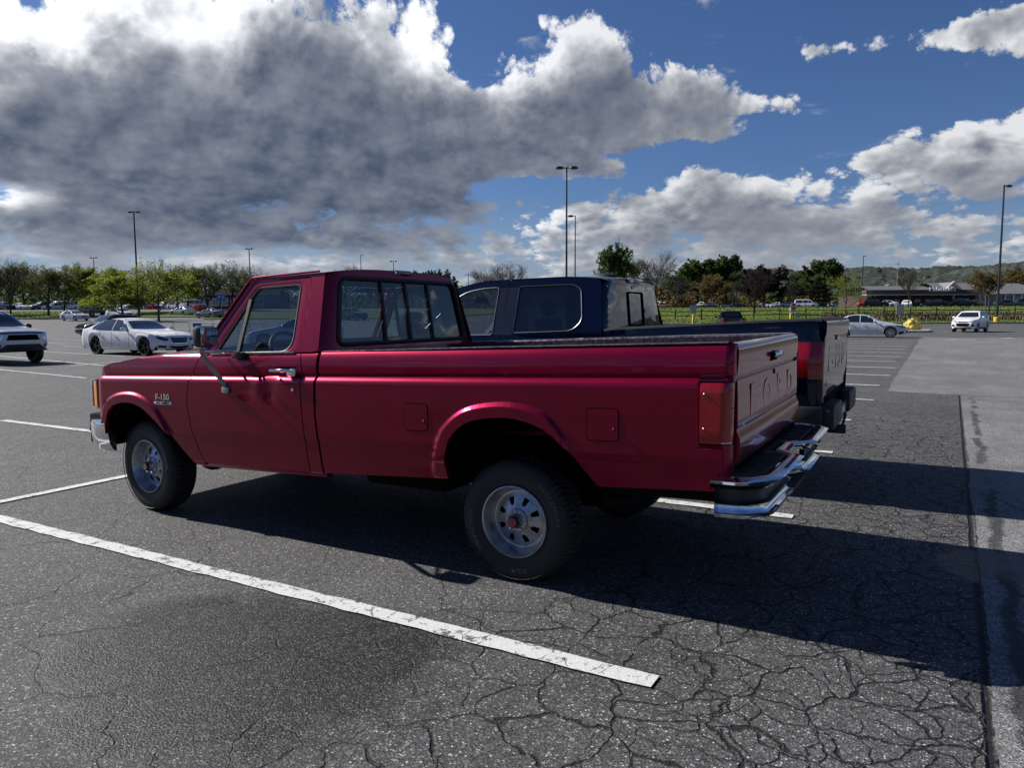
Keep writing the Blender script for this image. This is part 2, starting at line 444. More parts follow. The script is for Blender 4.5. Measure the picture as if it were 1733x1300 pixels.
# ------------------------------------------------------------------ ground
def asphalt(name, aisle=False):
    m, p = new_mat(name)
    g = X.nt.nodes.new('ShaderNodeNewGeometry')
    x, y, z = sep(X(g.outputs['Position']))
    u = (x - TO.x) * TU.x + (y - TO.y) * TU.y
    v = (x - TO.x) * TV.x + (y - TO.y) * TV.y
    P = comb(u, v, 0.0)
    fine, fcol = voronoi(vmath('ADD', P, vmath('SCALE', noisec(P, 60, 1), 0.008)), 92 if not aisle else 95, 'F1', '2D')
    fr_, fg_, fb_ = sep(fcol)
    f2, fcol2 = voronoi(P, 210, 'F1', '2D')
    c2, _, _ = sep(fcol2)
    patch = noise(P, 0.55, 6, 0.62)
    patch2 = noise(P, 3.3, 5, 0.65)
    stone = smooth(fr_, 0.66, 0.98) * smooth(fine, 0.60, 0.25)
    lo = 0.150 if aisle else 0.062
    base = linmap(patch, 0.3, 0.7, lo * 0.80, lo * 1.25) * linmap(patch2, 0.3, 0.7, 0.82, 1.18) * linmap(c2, 0, 1, 0.25, 1.75) * linmap(fb_, 0, 1, 0.65, 1.35)
    base = base + stone * fg_ * fg_ * (0.55 if not aisle else 0.30) + smooth(c2, 0.93, 1.0) * (0.12 if not aisle else 0.10)
    if not aisle:
        # streaky lighter wear along the stall edge, damp stain between the lines, damp patch at the seam
        dampn = noise(P, 1.1, 5, 0.6)
        du = (u - 2.75) * (1 / 0.95); dv = (v + 1.35) * (1 / 0.75)
        damp = smooth(du * du + dv * dv + (dampn - 0.5) * 2.8, 1.35, 0.75)
        du2 = (u - 5.95) * (1 / 0.42); dv2 = (v - 1.75) * (1 / 0.42)
        damp2 = smooth(du2 * du2 + dv2 * dv2 + (dampn - 0.5) * 1.8, 1.1, 0.8)
        du3 = (u - 4.9) * (1 / 0.8); dv3 = (v - 11.9) * (1 / 0.5)
        damp = xmax(damp, damp2)
        far = smooth(v, 8, 22)
        stripe = noise(comb(u * 0.25, v * 2.6, 0.0), 1.0, 5, 0.7)
        base = base * linmap(smooth(stripe, 0.45, 0.65) * far, 0, 1, 1.0, 0.55) * linmap(far, 0, 1, 1.0, 1.30)
        # cracks
        wv = vmath('ADD', P, vmath('SCALE', vmath('SUBTRACT', noisec(P, 2.4, 9), (0.5, 0.5, 0.5)), 0.46))
        e1, _ = voronoi(wv, 3.5, 'DISTANCE_TO_EDGE', '2D', 1.0)
        e2, _ = voronoi(vmath('ADD', wv, (7.3, 1.9, 0)), 1.35, 'DISTANCE_TO_EDGE', '2D', 1.0)
        e4, _ = voronoi(vmath('ADD', wv, (1.3, 5.9, 0)), 5.6, 'DISTANCE_TO_EDGE', '2D', 1.0)
        cn = noise(P, 0.9, 4, 0.6)
        allig = smooth(u + (cn - 0.5) * 2.4 + smooth(v, -0.3, -1.6) * 0.25, 3.45, 4.15) * smooth(v, 14, 8)
        lone = smooth(cn, 0.44, 0.56)
        wid = 0.012 + smooth(noise(P, 6.0, 4, 0.7), 0.35, 0.68) * 0.040
        k1 = smooth(e1 / wid, 1.15, 0.35) * allig
        k4 = smooth(e4, 0.045, 0.012) * smooth(u + (cn - 0.5) * 3.5, 4.4, 5.1) * smooth(v, 12, 6) * 0.9
        k2 = smooth(e2, 0.008, 0.002) * lone * 0.8
        # long straight seams
        wob = (noise(P, 1.7, 6, 0.7) - 0.5) * 0.34
        seam = smooth(xabs(u - v * 0.018 - 5.715 + wob * 0.08), 0.022, 0.006) * smooth(v, 13.0, 12.6)
        crack = xclamp(xmax(xmax(k1, k4), xmax(k2, seam)))
        base = base * linmap(damp, 0, 1, 1.0, 0.30) + damp * smooth(c2, 0.90, 1.0) * 0.16
        base = base * linmap(crack, 0, 1, 1.0, 0.16)
        h = fine * 0.5 + f2 * 0.25 - crack * 3.2 + stone * 0.5
        # coarse aggregate stands out more in the worn strip at the stall ends
        rough = linmap(damp, 0, 1, 0.80, 0.50)
    else:
        wob = (noise(P, 1.3, 5, 0.6) - 0.5) * 0.25
        crum = smooth(xabs(u - v * 0.022 - 5.86 + (noise(P, 1.9, 7, 0.72) - 0.5) * 0.30), 0.060, 0.018) * smooth(noise(P, 1.4, 5, 0.65), 0.40, 0.52) * smooth(v, 12.6, 12.2)
        seam = xmax(xmax(crum, smooth(xabs(v - 12.75 + wob * 0.3), 0.06, 0.01)), smooth(xabs(v - 26.5 + wob), 0.10, 0.01) * 0.7)
        wv = vmath('ADD', P, vmath('SCALE', vmath('SUBTRACT', noisec(P, 2.0, 3), (0.5, 0.5, 0.5)), 0.5))
        e2, _ = voronoi(wv, 0.9, 'DISTANCE_TO_EDGE', '2D', 1.0)
        k2 = smooth(e2, 0.010, 0.002) * smooth(noise(P, 0.4, 3), 0.52, 0.62)
        dn = noise(P, 0.9, 4, 0.6)
        da_ = (u - 5.98) * (1 / 0.36); db_ = (v - 1.80) * (1 / 0.34)
        damp = smooth(da_ * da_ + db_ * db_ + (dn - 0.5) * 2.0, 1.2, 0.7)
        wet = smooth(dn, 0.56, 0.66) * smooth(v, 44, 50)
        st2 = noise(comb(u * 0.9, v * 0.22, 0.0), 1.0, 5, 0.65)
        base = base * linmap(st2, 0.3, 0.7, 0.84, 1.14)
        base = base * linmap(xmax(seam, k2), 0, 1, 1.0, 0.3) * linmap(xmax(damp, wet), 0, 1, 1.0, 0.45)
        h = fine * 0.45 + f2 * 0.25 - seam * 1.5 - k2 * 2
        rough = linmap(damp, 0, 1, 0.82, 0.55)
    col = comb(base, base * 0.985, base * 0.985)
    link(col, p.inputs['Base Color']); link(rough, p.inputs['Roughness'])
    p.inputs['Specular IOR Level'].default_value = 0.35
    link(bump(h, 0.85, 0.0055), p.inputs['Normal'])
    return m
M['asphalt'] = asphalt('asphalt_old')
M['aisle'] = asphalt('asphalt_aisle', True)

def sheet(name, xs, ys, mat, dz=0.0, fz=terrain, kind='structure'):
    b = MB(); rows = [[(x, y, fz(x, y) + dz) for x in xs] for y in ys]; b.grid(rows)
    o = b.build(name, mat, fixn=False); o['kind'] = kind
    return o
# the lot: fine near, coarse far; one sheet to the horizon
ys = list(np.arange(-30, 44, 6.0)) + list(np.arange(44, 150, 3.0)) + list(np.arange(150, 520, 10)) + [600, 900, 1500, 3000, 5500]
xs = [-5500, -2500, -1200, -600] + list(np.arange(-400, -120, 20)) + list(np.arange(-120, 160, 5)) + list(np.arange(160, 420, 20)) + [600, 1200, 2500, 5500]
lot = sheet('parking_lot', [float(q) for q in xs], [float(q) for q in ys], M['asphalt'])

def flat_poly(name, pts, mat, z=0.004, kind='structure'):
    """flat sheet from a polygon of (x, y)"""
    tri = tessellate_polygon([[Vector((p[0], p[1], 0)) for p in pts]])
    b = MB(); b.add([(p[0], p[1], z + terrain(p[0], p[1])) for p in pts], [tuple(t) for t in tri])
    o = b.build(name, mat, fixn=False, smooth_=False)
    for pl in o.data.polygons:
        if pl.normal.z < 0: pl.flip()
    o['kind'] = kind; return o
random.seed(5)
# lighter drive aisle, its worn edge stepping in beyond v = 12.7
edge = []
jag_n = 1
def jag(u0, v0, u1, v1, n, amp):
    out = []
    w_ = 0.0
    for i in range(n):
        t = i / n; w_ = .75 * w_ + random.uniform(-amp, amp) * .6; out.append((u0 + (u1 - u0) * t + w_ + random.uniform(-amp, amp) * .25, v0 + (v1 - v0) * t))
    return out
e = jag(5.62, -6.0, 5.74, 0.2, 60, 0.008) + jag(5.745, 0.2, 5.96, 12.6, 160, 0.012) + [(5.95, 12.72)] + jag(5.9, 12.75, 4.85, 12.95, 6, 0.02) + jag(4.72, 13.0, 4.82, 48.5, 60, 0.035)
e += [(4.9, 49.5), (40, 53), (40, -6)]
flat_poly('drive_aisle', [tuple(uv(a, b)[:2]) for a, b in e], M['aisle'], 0.004)
# ------------------------------------------------------------------ shared shape tools
def catmull(pts, n):
    pts = [np.array(p, float) for p in pts]; out = []
    k = len(pts)
    for i in range(k - 1):
        p0, p1, p2, p3 = pts[max(i - 1, 0)], pts[i], pts[i + 1], pts[min(i + 2, k - 1)]
        for j in range(n):
            t = j / n
            out.append(0.5 * ((2 * p1) + (-p0 + p2) * t + (2 * p0 - 5 * p1 + 4 * p2 - p3) * t * t + (-p0 + 3 * p1 - 3 * p2 + p3) * t ** 3))
    out.append(pts[-1]); return np.array(out)
def resample(pl, n):
    pl = np.array(pl, float); d = np.r_[0, np.cumsum(np.linalg.norm(np.diff(pl, axis=0), axis=1))]
    t = np.linspace(0, d[-1], n + 1)
    return np.stack([np.interp(t, d, pl[:, i]) for i in range(pl.shape[1])], 1)
def rounded(corners, r, n=5):
    """rounded polygon, corners given in order; r is one radius or one per corner"""
    out = []; k = len(corners)
    for i in range(k):
        p = np.array(corners[i], float); a = np.array(corners[i - 1], float) - p; b = np.array(corners[(i + 1) % k], float) - p
        rr = r[i] if isinstance(r, (list, tuple)) else r
        la, lb = np.linalg.norm(a), np.linalg.norm(b); q = min(rr, la * .45, lb * .45)
        A, B = p + a / la * q, p + b / lb * q
        for j in range(n + 1):
            t = j / n; out.append(tuple((1 - t) ** 2 * A + 2 * t * (1 - t) * p + t * t * B))
    return out
def loop_n(poly, n, k0=None):
    """resample a closed loop to n points"""
    pl = np.array(poly + [poly[0]], float); d = np.r_[0, np.cumsum(np.linalg.norm(np.diff(pl, axis=0), axis=1))]
    t = np.linspace(0, d[-1], n, endpoint=False)
    return [tuple(np.interp(q, d, pl[:, i]) for i in range(pl.shape[1])) for q in t]
def ang_match(outer, inner, n=96):
    """pairs of points of two loops at equal angles about the inner centre"""
    o = np.array(loop_n(outer, 1200)); i_ = np.array(loop_n(inner, 1200)); c = i_.mean(0)
    asp = (i_[:, 0].max() - i_[:, 0].min()) / (i_[:, 1].max() - i_[:, 1].min())
    def A(q): return np.arctan2((q[:, 1] - c[1]) * asp, q[:, 0] - c[0])
    ao, ai = A(o), A(i_)
    # sample densely where the inner loop has corners: equal arc length on the inner loop
    ii = loop_n(inner, n); res = []
    for p in ii:
        a = math.atan2((p[1] - c[1]) * asp, p[0] - c[0])
        k = np.argmin(np.abs((ao - a + PI) % (2 * PI) - PI)); res.append((tuple(o[k]), p))
    # make sure the outer corners are kept
    return [r[0] for r in res], [r[1] for r in res]
def ring_rows(outer, inner, steps=4):
    rows = []
    for s_ in range(steps + 1):
        t = s_ / steps; rows.append([tuple(np.array(a) * (1 - t) + np.array(b) * t) for a, b in zip(outer, inner)])
    return rows
def fill_loop(loop, nrad=6):
    c = np.array(loop).mean(0); return [[tuple(c + (np.array(p) - c) * (1 - i / nrad)) for p in loop] for i in range(nrad)] + [[tuple(c)] * len(loop)]
def text_mesh(body, size, extrude, bold=0.0, align='CENTER', space=1.0, bevel=0.0):
    cu = D.curves.new('text', 'FONT'); cu.body = body; cu.size = size; cu.extrude = extrude; cu.offset = bold
    cu.align_x = align; cu.align_y = 'CENTER'; cu.space_character = space; cu.bevel_depth = bevel; cu.resolution_u = 3
    o = D.objects.new('text', cu); COL.objects.link(o)
    dg = bpy.context.evaluated_depsgraph_get(); me = D.meshes.new_from_object(o.evaluated_get(dg))
    COL.objects.unlink(o); D.objects.remove(o)
    return me
def text_obj(name, body, size, extrude, mat, parent, mapf, bold=0.0, space=1.0, bevel=0.0, align='CENTER'):
    me = text_mesh(body, size, extrude, bold, align, space, bevel)
    for v in me.vertices: v.co = mapf(*v.co)
    me.materials.clear(); me.materials.append(mat); me.update()
    return put(D.objects.new(name, me), parent)

# ------------------------------------------------------------------ wheels
def tyre_mb(R, W, lugs=64, rim=0.205, face=0.0, lug=0.009, c=(0, 0, 0)):
    b = MB(); n = lugs * 4
    prof = [(0.030, rim), (0.012, rim + .015), (0.002, rim + (R - rim) * .33), (-0.003, rim + (R - rim) * .55), (0.006, R - .040), (0.016, R - .022),
            (0.022, R - .012), (0.034, R - .004), (0.060, R), (0.088, R), (0.092, R - .008), (0.100, R - .008), (0.104, R), (W / 2 + .004, R)]
    prof = prof + [(W - a, r) for a, r in reversed(prof)]
    k = len(prof); rows = []
    for i, (a, r) in enumerate(prof):
        row = []
        for j in range(n):
            q = 2 * PI * j / n; ph = (j + (2 if 9 < i < k - 10 else 0)) % 4
            cut = 0.0
            if 4 <= i <= k - 5 and ph == 0: cut = lug * (0.6 if i in (4, 5, k - 5, k - 6) else 1.0)
            rr = r - cut; row.append((c[0] + rr * math.cos(q), c[1] + a + face, c[2] + rr * math.sin(q)))
        rows.append(row)
    b.grid(rows, closed=True); return b
def slot_rim_mb(ro=0.213, depth=0.085, nslot=8, c=(0, 0, 0)):
    b = MB(); n = 96
    prof = [(.012, ro + .004), (.002, ro), (.0, ro - .006), (.008, ro - .012), (.022, ro - .016), (.040, ro - .026), (.068, ro - .034), (.082, ro - .040), (.084, ro - .052)]
    b.lathe(prof, n, c)
    b.lathe([(.012, ro + .004), (.09, ro - .004), (.22, ro - .004)], n, c)
    rr = [ro - .052, .148, .139, .128, .112, .098, .091, .078, .070]
    ya = [.084, .080, .076, .072, .066, .060, .057, .050, .047]
    vs = []
    for r, y in zip(rr, ya):
        for j in range(n):
            q = 2 * PI * j / n; vs.append((c[0] + r * math.cos(q), c[1] + y, c[2] + r * math.sin(q)))
    fs = []; per = n // nslot
    for i in range(len(rr) - 1):
        for j in range(n):
            k = j % per; half = {2: 2, 3: 2, 4: 2, 5: 1}.get(i, 0)
            if half and abs(k - per / 2 + .5) <= half + .5 - .4: continue
            fs.append((i * n + j, i * n + (j + 1) % n, (i + 1) * n + (j + 1) % n, (i + 1) * n + j))
    b.add(vs, fs)
    return b
def truck_wheel(parent, u, yout, steer=0.0, side=1, R=0.365):
    """side 1: outer face towards -v; side -1 the far side"""
    w = empty_part = None
    rim = slot_rim_mb(); rim_o = rim.build('wheel', M['rim'], parent, ang=40)
    rim_o.location = (u, yout, R); rim_o.rotation_euler = (0, 0, steer if side == 1 else PI + steer)
    ty = tyre_mb(R, 0.235).build('tyre', M['rubber'], rim_o, ang=30)
    rot = random.uniform(0, 6)
    hubm = MB(); hubm.lathe([(.050, .074), (.040, .072), (.036, .066), (.036, .046), (.030, .040), (.004, .036), (-.004, .034), (-.008, .030), (-.008, .0)], 40)
    hubm.build('hub', M['hubsteel'], rim_o, ang=40)
    MB().lathe([(.030, .038), (.002, .036), (-.006, .034), (-.0095, .030), (-.0095, 0)], 40).build('hub_cap', M['black_plastic'], rim_o, ang=40)
    MB().lathe([(-.008, .0235), (-.012, .023), (-.012, .0)], 32).build('hub_badge', M['hubred'], rim_o, ang=40)
    MB().lathe([(-.0125, .0225), (-.0135, .0225), (-.0135, .0205), (-.0125, .0205)], 32).build('badge_ring', M['chrome'], rim_o)
    for k in range(5):
        q = 2 * PI * k / 5 + .3
        MB().lathe([(.040, .0105), (.024, .0105), (.020, .007), (.020, 0)], 6, c=(.057 * math.cos(q), 0, .057 * math.sin(q))).build('lug_nut', M['chrome'], rim_o, ang=25)
    MB().lathe([(.130, .0), (.130, .16), (.10, .165), (.10, .172)], 40).build('brake_drum', M['dark'], rim_o)
    # raised lettering round the sidewall
    if side == 1:
        def arc(r0, phi0, sgn=1):
            def f(x, y, z):
                q = phi0 - sgn * x / r0; r = r0 + sgn * y
                return Vector((r * math.cos(q), -0.0025 - z + .004 * abs(y) * 10, r * math.sin(q)))
            return f
        for txt, size, phi, sg in (('GEOLANDAR', .040, math.radians(28), 1), ('YOKOHAMA', .040, math.radians(196), -1), ('A/T-S', .038, math.radians(278), -1)):
            me = text_mesh(txt, size, .0016, .0006, space=1.18); f = arc(.292, phi, sg)
            L = MB(); L.add([tuple(f(*v.co)) for v in me.vertices], [tuple(p.vertices) for p in me.polygons])
            L.build('tyre_lettering', M['letter'], rim_o, smooth_=False)
        MB().lathe([(-.002, .343), (-.005, .341), (-.005, .339), (-.002, .337)], 96, c=(0, .004, 0)).build('sidewall_rib', M['rubber'], rim_o)
    return rim_o
M['hubsteel'] = pbr('hub_steel', (0.30, 0.31, 0.34), 0.28, metal=1.0, var=0.4, vscale=60)
M['strap'] = pbr('strap_metal', (0.42, 0.40, 0.38), 0.5, metal=0.2, var=0.15)
M['hubred'] = pbr('hub_badge_red', (0.35, 0.01, 0.015), 0.3, coat=1.0)

# ------------------------------------------------------------------ the maroon pickup
VC = 1.01
RAKE = 0.035
red = empty('pickup_truck', (TO.x, TO.y, 0), TA, 'old maroon single-cab pickup truck with long bed and chrome step bumper', 'pickup truck')
def BN(u, v, h): return (u, v, h + RAKE * u)
def BF(u, v, h): return (u, 2 * VC - v, h + RAKE * u)
_vp = [(.38, .060), (.45, .030), (.55, .018), (.66, .011), (.680, .008), (.690, .004), (.90, .0), (1.055, .003), (1.072, .008), (1.098, .032), (1.102, .046), (1.116, .047), (1.121, .031), (1.19, .036), (1.235, .048), (1.256, .062), (1.27, .085), (1.80, .249)]
def vside(h): return float(np.interp(h, [a for a, _ in _vp], [b for _, b in _vp]))
archF = catmull([(-.362, .60), (-.350, .70), (-.300, .82), (-.200, .875), (-.04, .892), (.10, .866), (.219, .800), (.373, .673), (.488, .520), (.552, .43)], 8)
archR = catmull([(2.945, .47), (2.948, .56), (2.965, .65), (3.01, .748), (3.121, .833), (3.282, .869), (3.456, .867), (3.624, .816), (3.732, .732), (3.838, .615), (3.93, .512)], 8)
def arch_d(u, h, pl): return float(np.sqrt(((pl - np.array([u, h])) ** 2).sum(1).min()))
def side_panel(name, parent, u0, u1, low, top, us, fn, mat, arch=None, extra=None, nlow=44, flange=.03, fa=.023, fe_=(3.60, 3.80)):
    """a body side panel: columns us in 0..1, low(u) and top(u) give its lower and upper edge"""
    fixed = [1.055, 1.072, 1.098, 1.102, 1.116, 1.121, 1.15, 1.19, 1.22, 1.245]
    rows = []; cols = []
    for s_ in us:
        um = u0(.85) * (1 - s_) + u1(.85) * s_
        lo = low(um); tp = top(um)
        hs = [lo + (1.055 - lo) * (i / nlow) for i in range(nlow)] + [q for q in fixed if q < tp - .01] + [tp - .006, tp]
        while len(hs) < nlow + len(fixed) + 2: hs.insert(-2, hs[-2] - .0005)
        hs.sort(); cols.append([])
        for h in hs:
            u = u0(h) * (1 - s_) + u1(h) * s_; v = vside(h)
            if arch is not None:
                d = arch_d(u, h, arch); wt_ = 1 - sstep(fe_[0], fe_[1], u); out = fa * (1 - sstep(.058 * (.35 + .65 * wt_), .084 * (.35 + .65 * wt_) + .008, d)) * sstep(-.02, .14, h - .50) * sstep(0, .25, wt_)
                v = min(v, v * (1 - out / fa) + 0) - out if out > 0 else v
            if extra: v += extra(u, h)
            cols[-1].append((u, v, h))
    n = len(cols); k = len(cols[0])
    rows = [[cols[i][j] for i in range(n)] for j in range(k)]
    b = MB(); b.grid(rows)
    # returned edges
    loop = [(0, i) for i in range(n)] + [(j, n - 1) for j in range(1, k)] + [(k - 1, i) for i in range(n - 2, -1, -1)] + [(j, 0) for j in range(k - 2, 0, -1)]
    A = [rows[j][i] for j, i in loop]; B_ = [(p[0], p[1] + flange, p[2]) for p in A]
    b.grid([A + [A[0]], B_ + [B_[0]]])
    b.v = [fn(*p) for p in b.v]
    return b.build(name, mat, parent, merge=0.0004, ang=32)
def lin(a, b, n): return [a + (b - a) * i / n for i in range(n + 1)]
fend_r = lambda h: float(np.interp(h, [.40, .454, .685, .906, 1.084, 1.267, 1.4], [.80, .776, .679, .640, .672, .763, .80]))
door_r = lambda h: float(np.interp(h, [.40, .48, .85, 1.11, 1.26], [1.850, 1.842, 1.808, 1.795, 1.763]))
hs_f = lambda u: float(np.interp(u, [-.60, -.56, -.53, -.494, -.33, -.018, .311, .656, .80], [1.06, 1.10, 1.135, 1.155, 1.200, 1.240, 1.262, 1.272, 1.275]))
def lowF(u):
    if u < -.362: return .715
    if u <= .552: return max(float(np.interp(u, archF[:, 0], archF[:, 1])), .44)
    return float(np.interp(u, [.552, .80], [.432, .440]))
def lowB(u):
    if u < 2.945: return float(np.interp(u, [1.9, 2.944], [.452, .487]))
    if u <= 3.93: return float(np.interp(u, archR[:, 0], archR[:, 1]))
    return float(np.interp(u, [3.93, 4.6], [.515, .538]))
def cols_for(u0, u1, marks, step):
    s = set()
    n = int((u1 - u0) / step)
    for i in range(n + 1): s.add(round(u0 + (u1 - u0) * i / n, 4))
    for m in marks:
        if u0 < m < u1: s.add(round(m, 4))
    return [(q - u0) / (u1 - u0) for q in sorted(s)]
def dent(u, h):      # the dents low on the door
    return .011 * math.exp(-(((u - 1.50) / .07) ** 2 + ((h - 1.0) / .075) ** 2)) + .006 * math.exp(-(((u - 1.28) / .10) ** 2 + ((h - .99) / .05) ** 2)) - .006 * math.exp(-(((u - 1.40) / .05) ** 2 + ((h - 1.03) / .06) ** 2))
def nose(u, h): return .10 * max(0, (-.40 - u) / .16) ** 2.2
for side, fn in ((0, BN), (1, BF)):
    marks = list(archF[:, 0]) + [-.3625, -.3615]
    side_panel('front_fender', red, lambda h: -.565 + .02 * max(0, h - 1.0), lambda h: fend_r(h) - .004, lowF, hs_f, cols_for(-.56, .66, marks, .014), fn, M['red'], archF, nose, fe_=(.28, .46))
    side_panel('door', red, lambda h: fend_r(h) + .004, lambda h: door_r(h) - .004, lambda u: .452, lambda u: 1.262, lin(0, 1, 44), fn, M['red'], None, dent if side == 0 else None)
    side_panel('cab_corner', red, lambda h: door_r(h) + .004, lambda h: float(np.interp(h, [.44, .85, 1.26], [1.958, 1.918, 1.915])), lambda u: .447, lambda u: 1.262, lin(0, 1, 8), fn, M['red'])
    sb = MB(); sb.box(.66, 1.94, .085, .14, .410, .450, .006); sb.v = [fn(*p) for p in sb.v]; sb.build('rocker_panel', M['red'], red)
    marks = list(archR[:, 0]) + [2.9445, 2.9455]
    def bed_l(h): return float(np.interp(h, [.44, .85, 1.26], [1.975, 1.935, 1.945]))
    def bed_x(u, h):
        e = .0
        if 0.755 < h < 1.10 and u > 4.468: e += .012
        return e
    side_panel('bed_side', red, bed_l, lambda h: 4.590, lowB, lambda u: 1.262 + .006 * sstep(1.9, 3.5, u), cols_for(1.94, 4.598, marks + [4.467, 4.469, 4.56, 4.585], .016), fn, M['red'], archR, bed_x)
    # bed rail cap and inner wall
    rb = MB(); rows = []
    for i in range(60):
        u = 1.945 + 2.65 * i / 59; t = 1.262 + .006 * sstep(1.9, 3.5, u)
        rows.append([(u, .062, t - .001), (u, .070, t + .005), (u, .085, t + .006), (u, .125, t + .003), (u, .135, t - .01), (u, .135, .90 if 2.8 < u < 4.08 else .74)])
    rb.grid(rows); rb.v = [fn(*p) for p in rb.v]; rb.build('bed_rail', M['railcap'] if 'railcap' in M else M['red'], red)
    # fuel flaps
    for (a, b_, c_, d_) in ((2.672, 2.838, .775, .936), (3.880, 4.055, .768, .936)) if side == 0 else ():
        lp = rounded([(a, c_), (b_, c_), (b_, d_), (a, d_)], .028)
        g = MB(); g.grid([[(p[0], vside(p[1]) - .0004, p[1]) for p in r] for r in ring_rows(rounded([(a - .005, c_ - .005), (b_ + .005, c_ - .005), (b_ + .005, d_ + .005), (a - .005, d_ + .005)], .030), lp, 1)], closed=True)
        g.v = [fn(*p) for p in g.v]
        f = MB(); f.grid([[(p[0], vside(p[1]) - .003, p[1]) for p in r] for r in fill_loop(lp, 5)], closed=True)
        f.grid([[(p[0], vside(p[1]) - .003, p[1]) for p in lp], [(p[0], vside(p[1]) + .001, p[1]) for p in lp]], closed=True); f.v = [fn(*p) for p in f.v]
        fo = f.build('fuel_door', M['red'], red)
        g.build('door_gap', M['gap'], fo)
        lt = MB(); lt.sphere((b_ - .022, -.006, (c_ + d_) / 2 - .025), .011, 10, 6, (1, .5, 1)); lt.v = [fn(*p) for p in lt.v]; lt.build('latch', M['red'], fo)
    # tail light wrapped round the corner
    tl = MB(); rows = []
    for h in lin(.775, 1.075, 10):
        row = []
        for k in range(14):
            t = k / 13
            if t < .6: u, v = 4.478 + (t / .6) * .105, -.003
            else:
                q = (t - .6) / .4 * PI / 2; u, v = 4.583 + .045 * math.sin(q), .042 - .045 * math.cos(q)
            v += .014 * sstep(1.06, 1.078, h) + .008 * sstep(.79, .775, h)
            row.append((u, v, h))
        row.append((4.628, .085, h)); row.insert(0, (4.476, .02, h)); rows.append(row)
    tl.grid(rows); tl.grid([[(p[0], p[1], p[2]) for p in rows[0]], [(p[0] - .0, .09, p[2]) for p in rows[0]]]); tl.grid([rows[-1], [(p[0], .09, p[2]) for p in rows[-1]]])
    tl.v = [fn(*p) for p in tl.v]
    to = tl.build('tail_light', M['redlens'], red, ang=50)
    rv = MB(); rv.grid([[(p[0] + .002 if k > 8 else p[0], p[1] - .002, .778 + (.845 - .778) * i / 3) for k, p in enumerate(rows[0][9:15])] for i in range(4)]); rv.v = [fn(*p) for p in rv.v]
    rv.build('reverse_lens', M['clearlens'], to)
    for hh in (.948,):
        dv2 = MB(); dv2.grid([[(p[0] + (.0025 if k > 8 else 0), p[1] - .0025, hh + dz) for k, p in enumerate(rows[0][1:15])] for dz in (0, .006)]); dv2.v = [fn(*p) for p in dv2.v]; dv2.build('lens_divider', M['gap'], to)
    for k2 in (9, 10, 11, 12, 13):
        q2 = rows[0][k2]; rb2 = MB(); rb2.tube([(q2[0] + .001, q2[1] - .001, .86), (q2[0] + .001, q2[1] - .001, 1.05)], .0022, 5); rb2.v = [fn(*p) for p in rb2.v]; rb2.build('lens_rib', M['redlens'], to)
    for hh in (.85, 1.02):
        sc_ = MB(); sc_.sphere((4.50, -.004, hh), .006, 8, 5); sc_.v = [fn(*p) for p in sc_.v]; sc_.build('screw', M['steel'], to)
    hs_ = MB(); hs_.box(4.470, 4.60, .012, .09, .765, 1.085); hs_.v = [fn(*p) for p in hs_.v]; hs_.build('light_housing', M['gap'], red)
    # rear corner post below and above the lens
    for h0, h1 in ((.538, .772), (1.079, 1.262)):
        cp = MB(); rows = []
        for h in lin(h0, h1, 6):
            vv = vside(h); rows.append([(4.588 + .042 * math.sin(q), vv + .044 * (1 - math.cos(q)), h) for q in [PI / 2 * i / 6 for i in range(7)]] + [(4.631, .098, h)])
        cp.grid(rows)
        cp.v = [fn(*p) for p in cp.v]; cp.build('corner_post', M['red'], red)
# dark inside so the panel gaps read black, wheel wells, floor
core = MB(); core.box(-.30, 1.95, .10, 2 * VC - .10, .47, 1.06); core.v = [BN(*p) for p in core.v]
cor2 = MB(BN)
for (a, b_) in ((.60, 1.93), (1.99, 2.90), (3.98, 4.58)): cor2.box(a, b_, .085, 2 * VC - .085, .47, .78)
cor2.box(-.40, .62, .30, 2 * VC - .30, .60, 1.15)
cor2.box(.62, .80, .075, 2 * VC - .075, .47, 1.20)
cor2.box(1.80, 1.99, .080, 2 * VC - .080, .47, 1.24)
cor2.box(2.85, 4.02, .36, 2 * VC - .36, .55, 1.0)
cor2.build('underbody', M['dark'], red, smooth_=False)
for (pl, a, b_) in ((archF, -.42, .60), (archR, 2.88, 4.0)):
    for fn in (BN, BF):
        wl = MB(); pp = [(float(p[0]), float(p[1]) - .004) for p in pl[::3]]
        wl.grid([[(p[0], .03, p[1]) for p in pp], [(p[0], .36, p[1] + .03) for p in pp]])
        wl.grid([[(p[0], .36, p[1] + .03) for p in pp], [(p[0], .36, .5) for p in pp]])
        wl.v = [fn(*p) for p in wl.v]; wl.build('wheel_well', M['dark'], red)
for a, b_ in ((.28, .33), (2 * VC - .33, 2 * VC - .28)):
    MB(BN).box(-.6, 4.5, a + .1 if a < 1 else a - .1, b_ + .14 if a < 1 else b_ - .06, .42, .52, .01).build('frame_rail', M['dark'], red)
for u, zc in ((0, .365), (3.378, .365)):
    ax = MB(); ax.tube([(u, .25, zc), (u, 2 * VC - .25, zc)], .042, 12); ax.sphere((u + .03, VC + (.12 if u else -.3), zc), .14, 16, 10)
    ax.build('axle', M['dark'], red)
MB().tube([(.6, VC - .05, .47), (3.3, VC + .1, .42)], .035, 10).build('drive_shaft', M['dark'], red)
ex = MB(); ex.tube([(.9, 1.45, .44), (2.4, 1.5, .46), (2.6, 1.5, .46)], .03, 10); ex.tube([(1.7, 1.45, .46), (2.3, 1.48, .46)], .09, 14); ex.build('exhaust', M['steel'], red)
MB().box(.95, 1.25, .45, .75, .36, .50, .03).build('transfer_case', M['dark'], red)
ar = MB(); ar.tube([(-.05, .42, .34), (.9, .52, .44), (1.35, .5, .50)], .028, 8); ar.build('radius_arm', M['dark'], red)
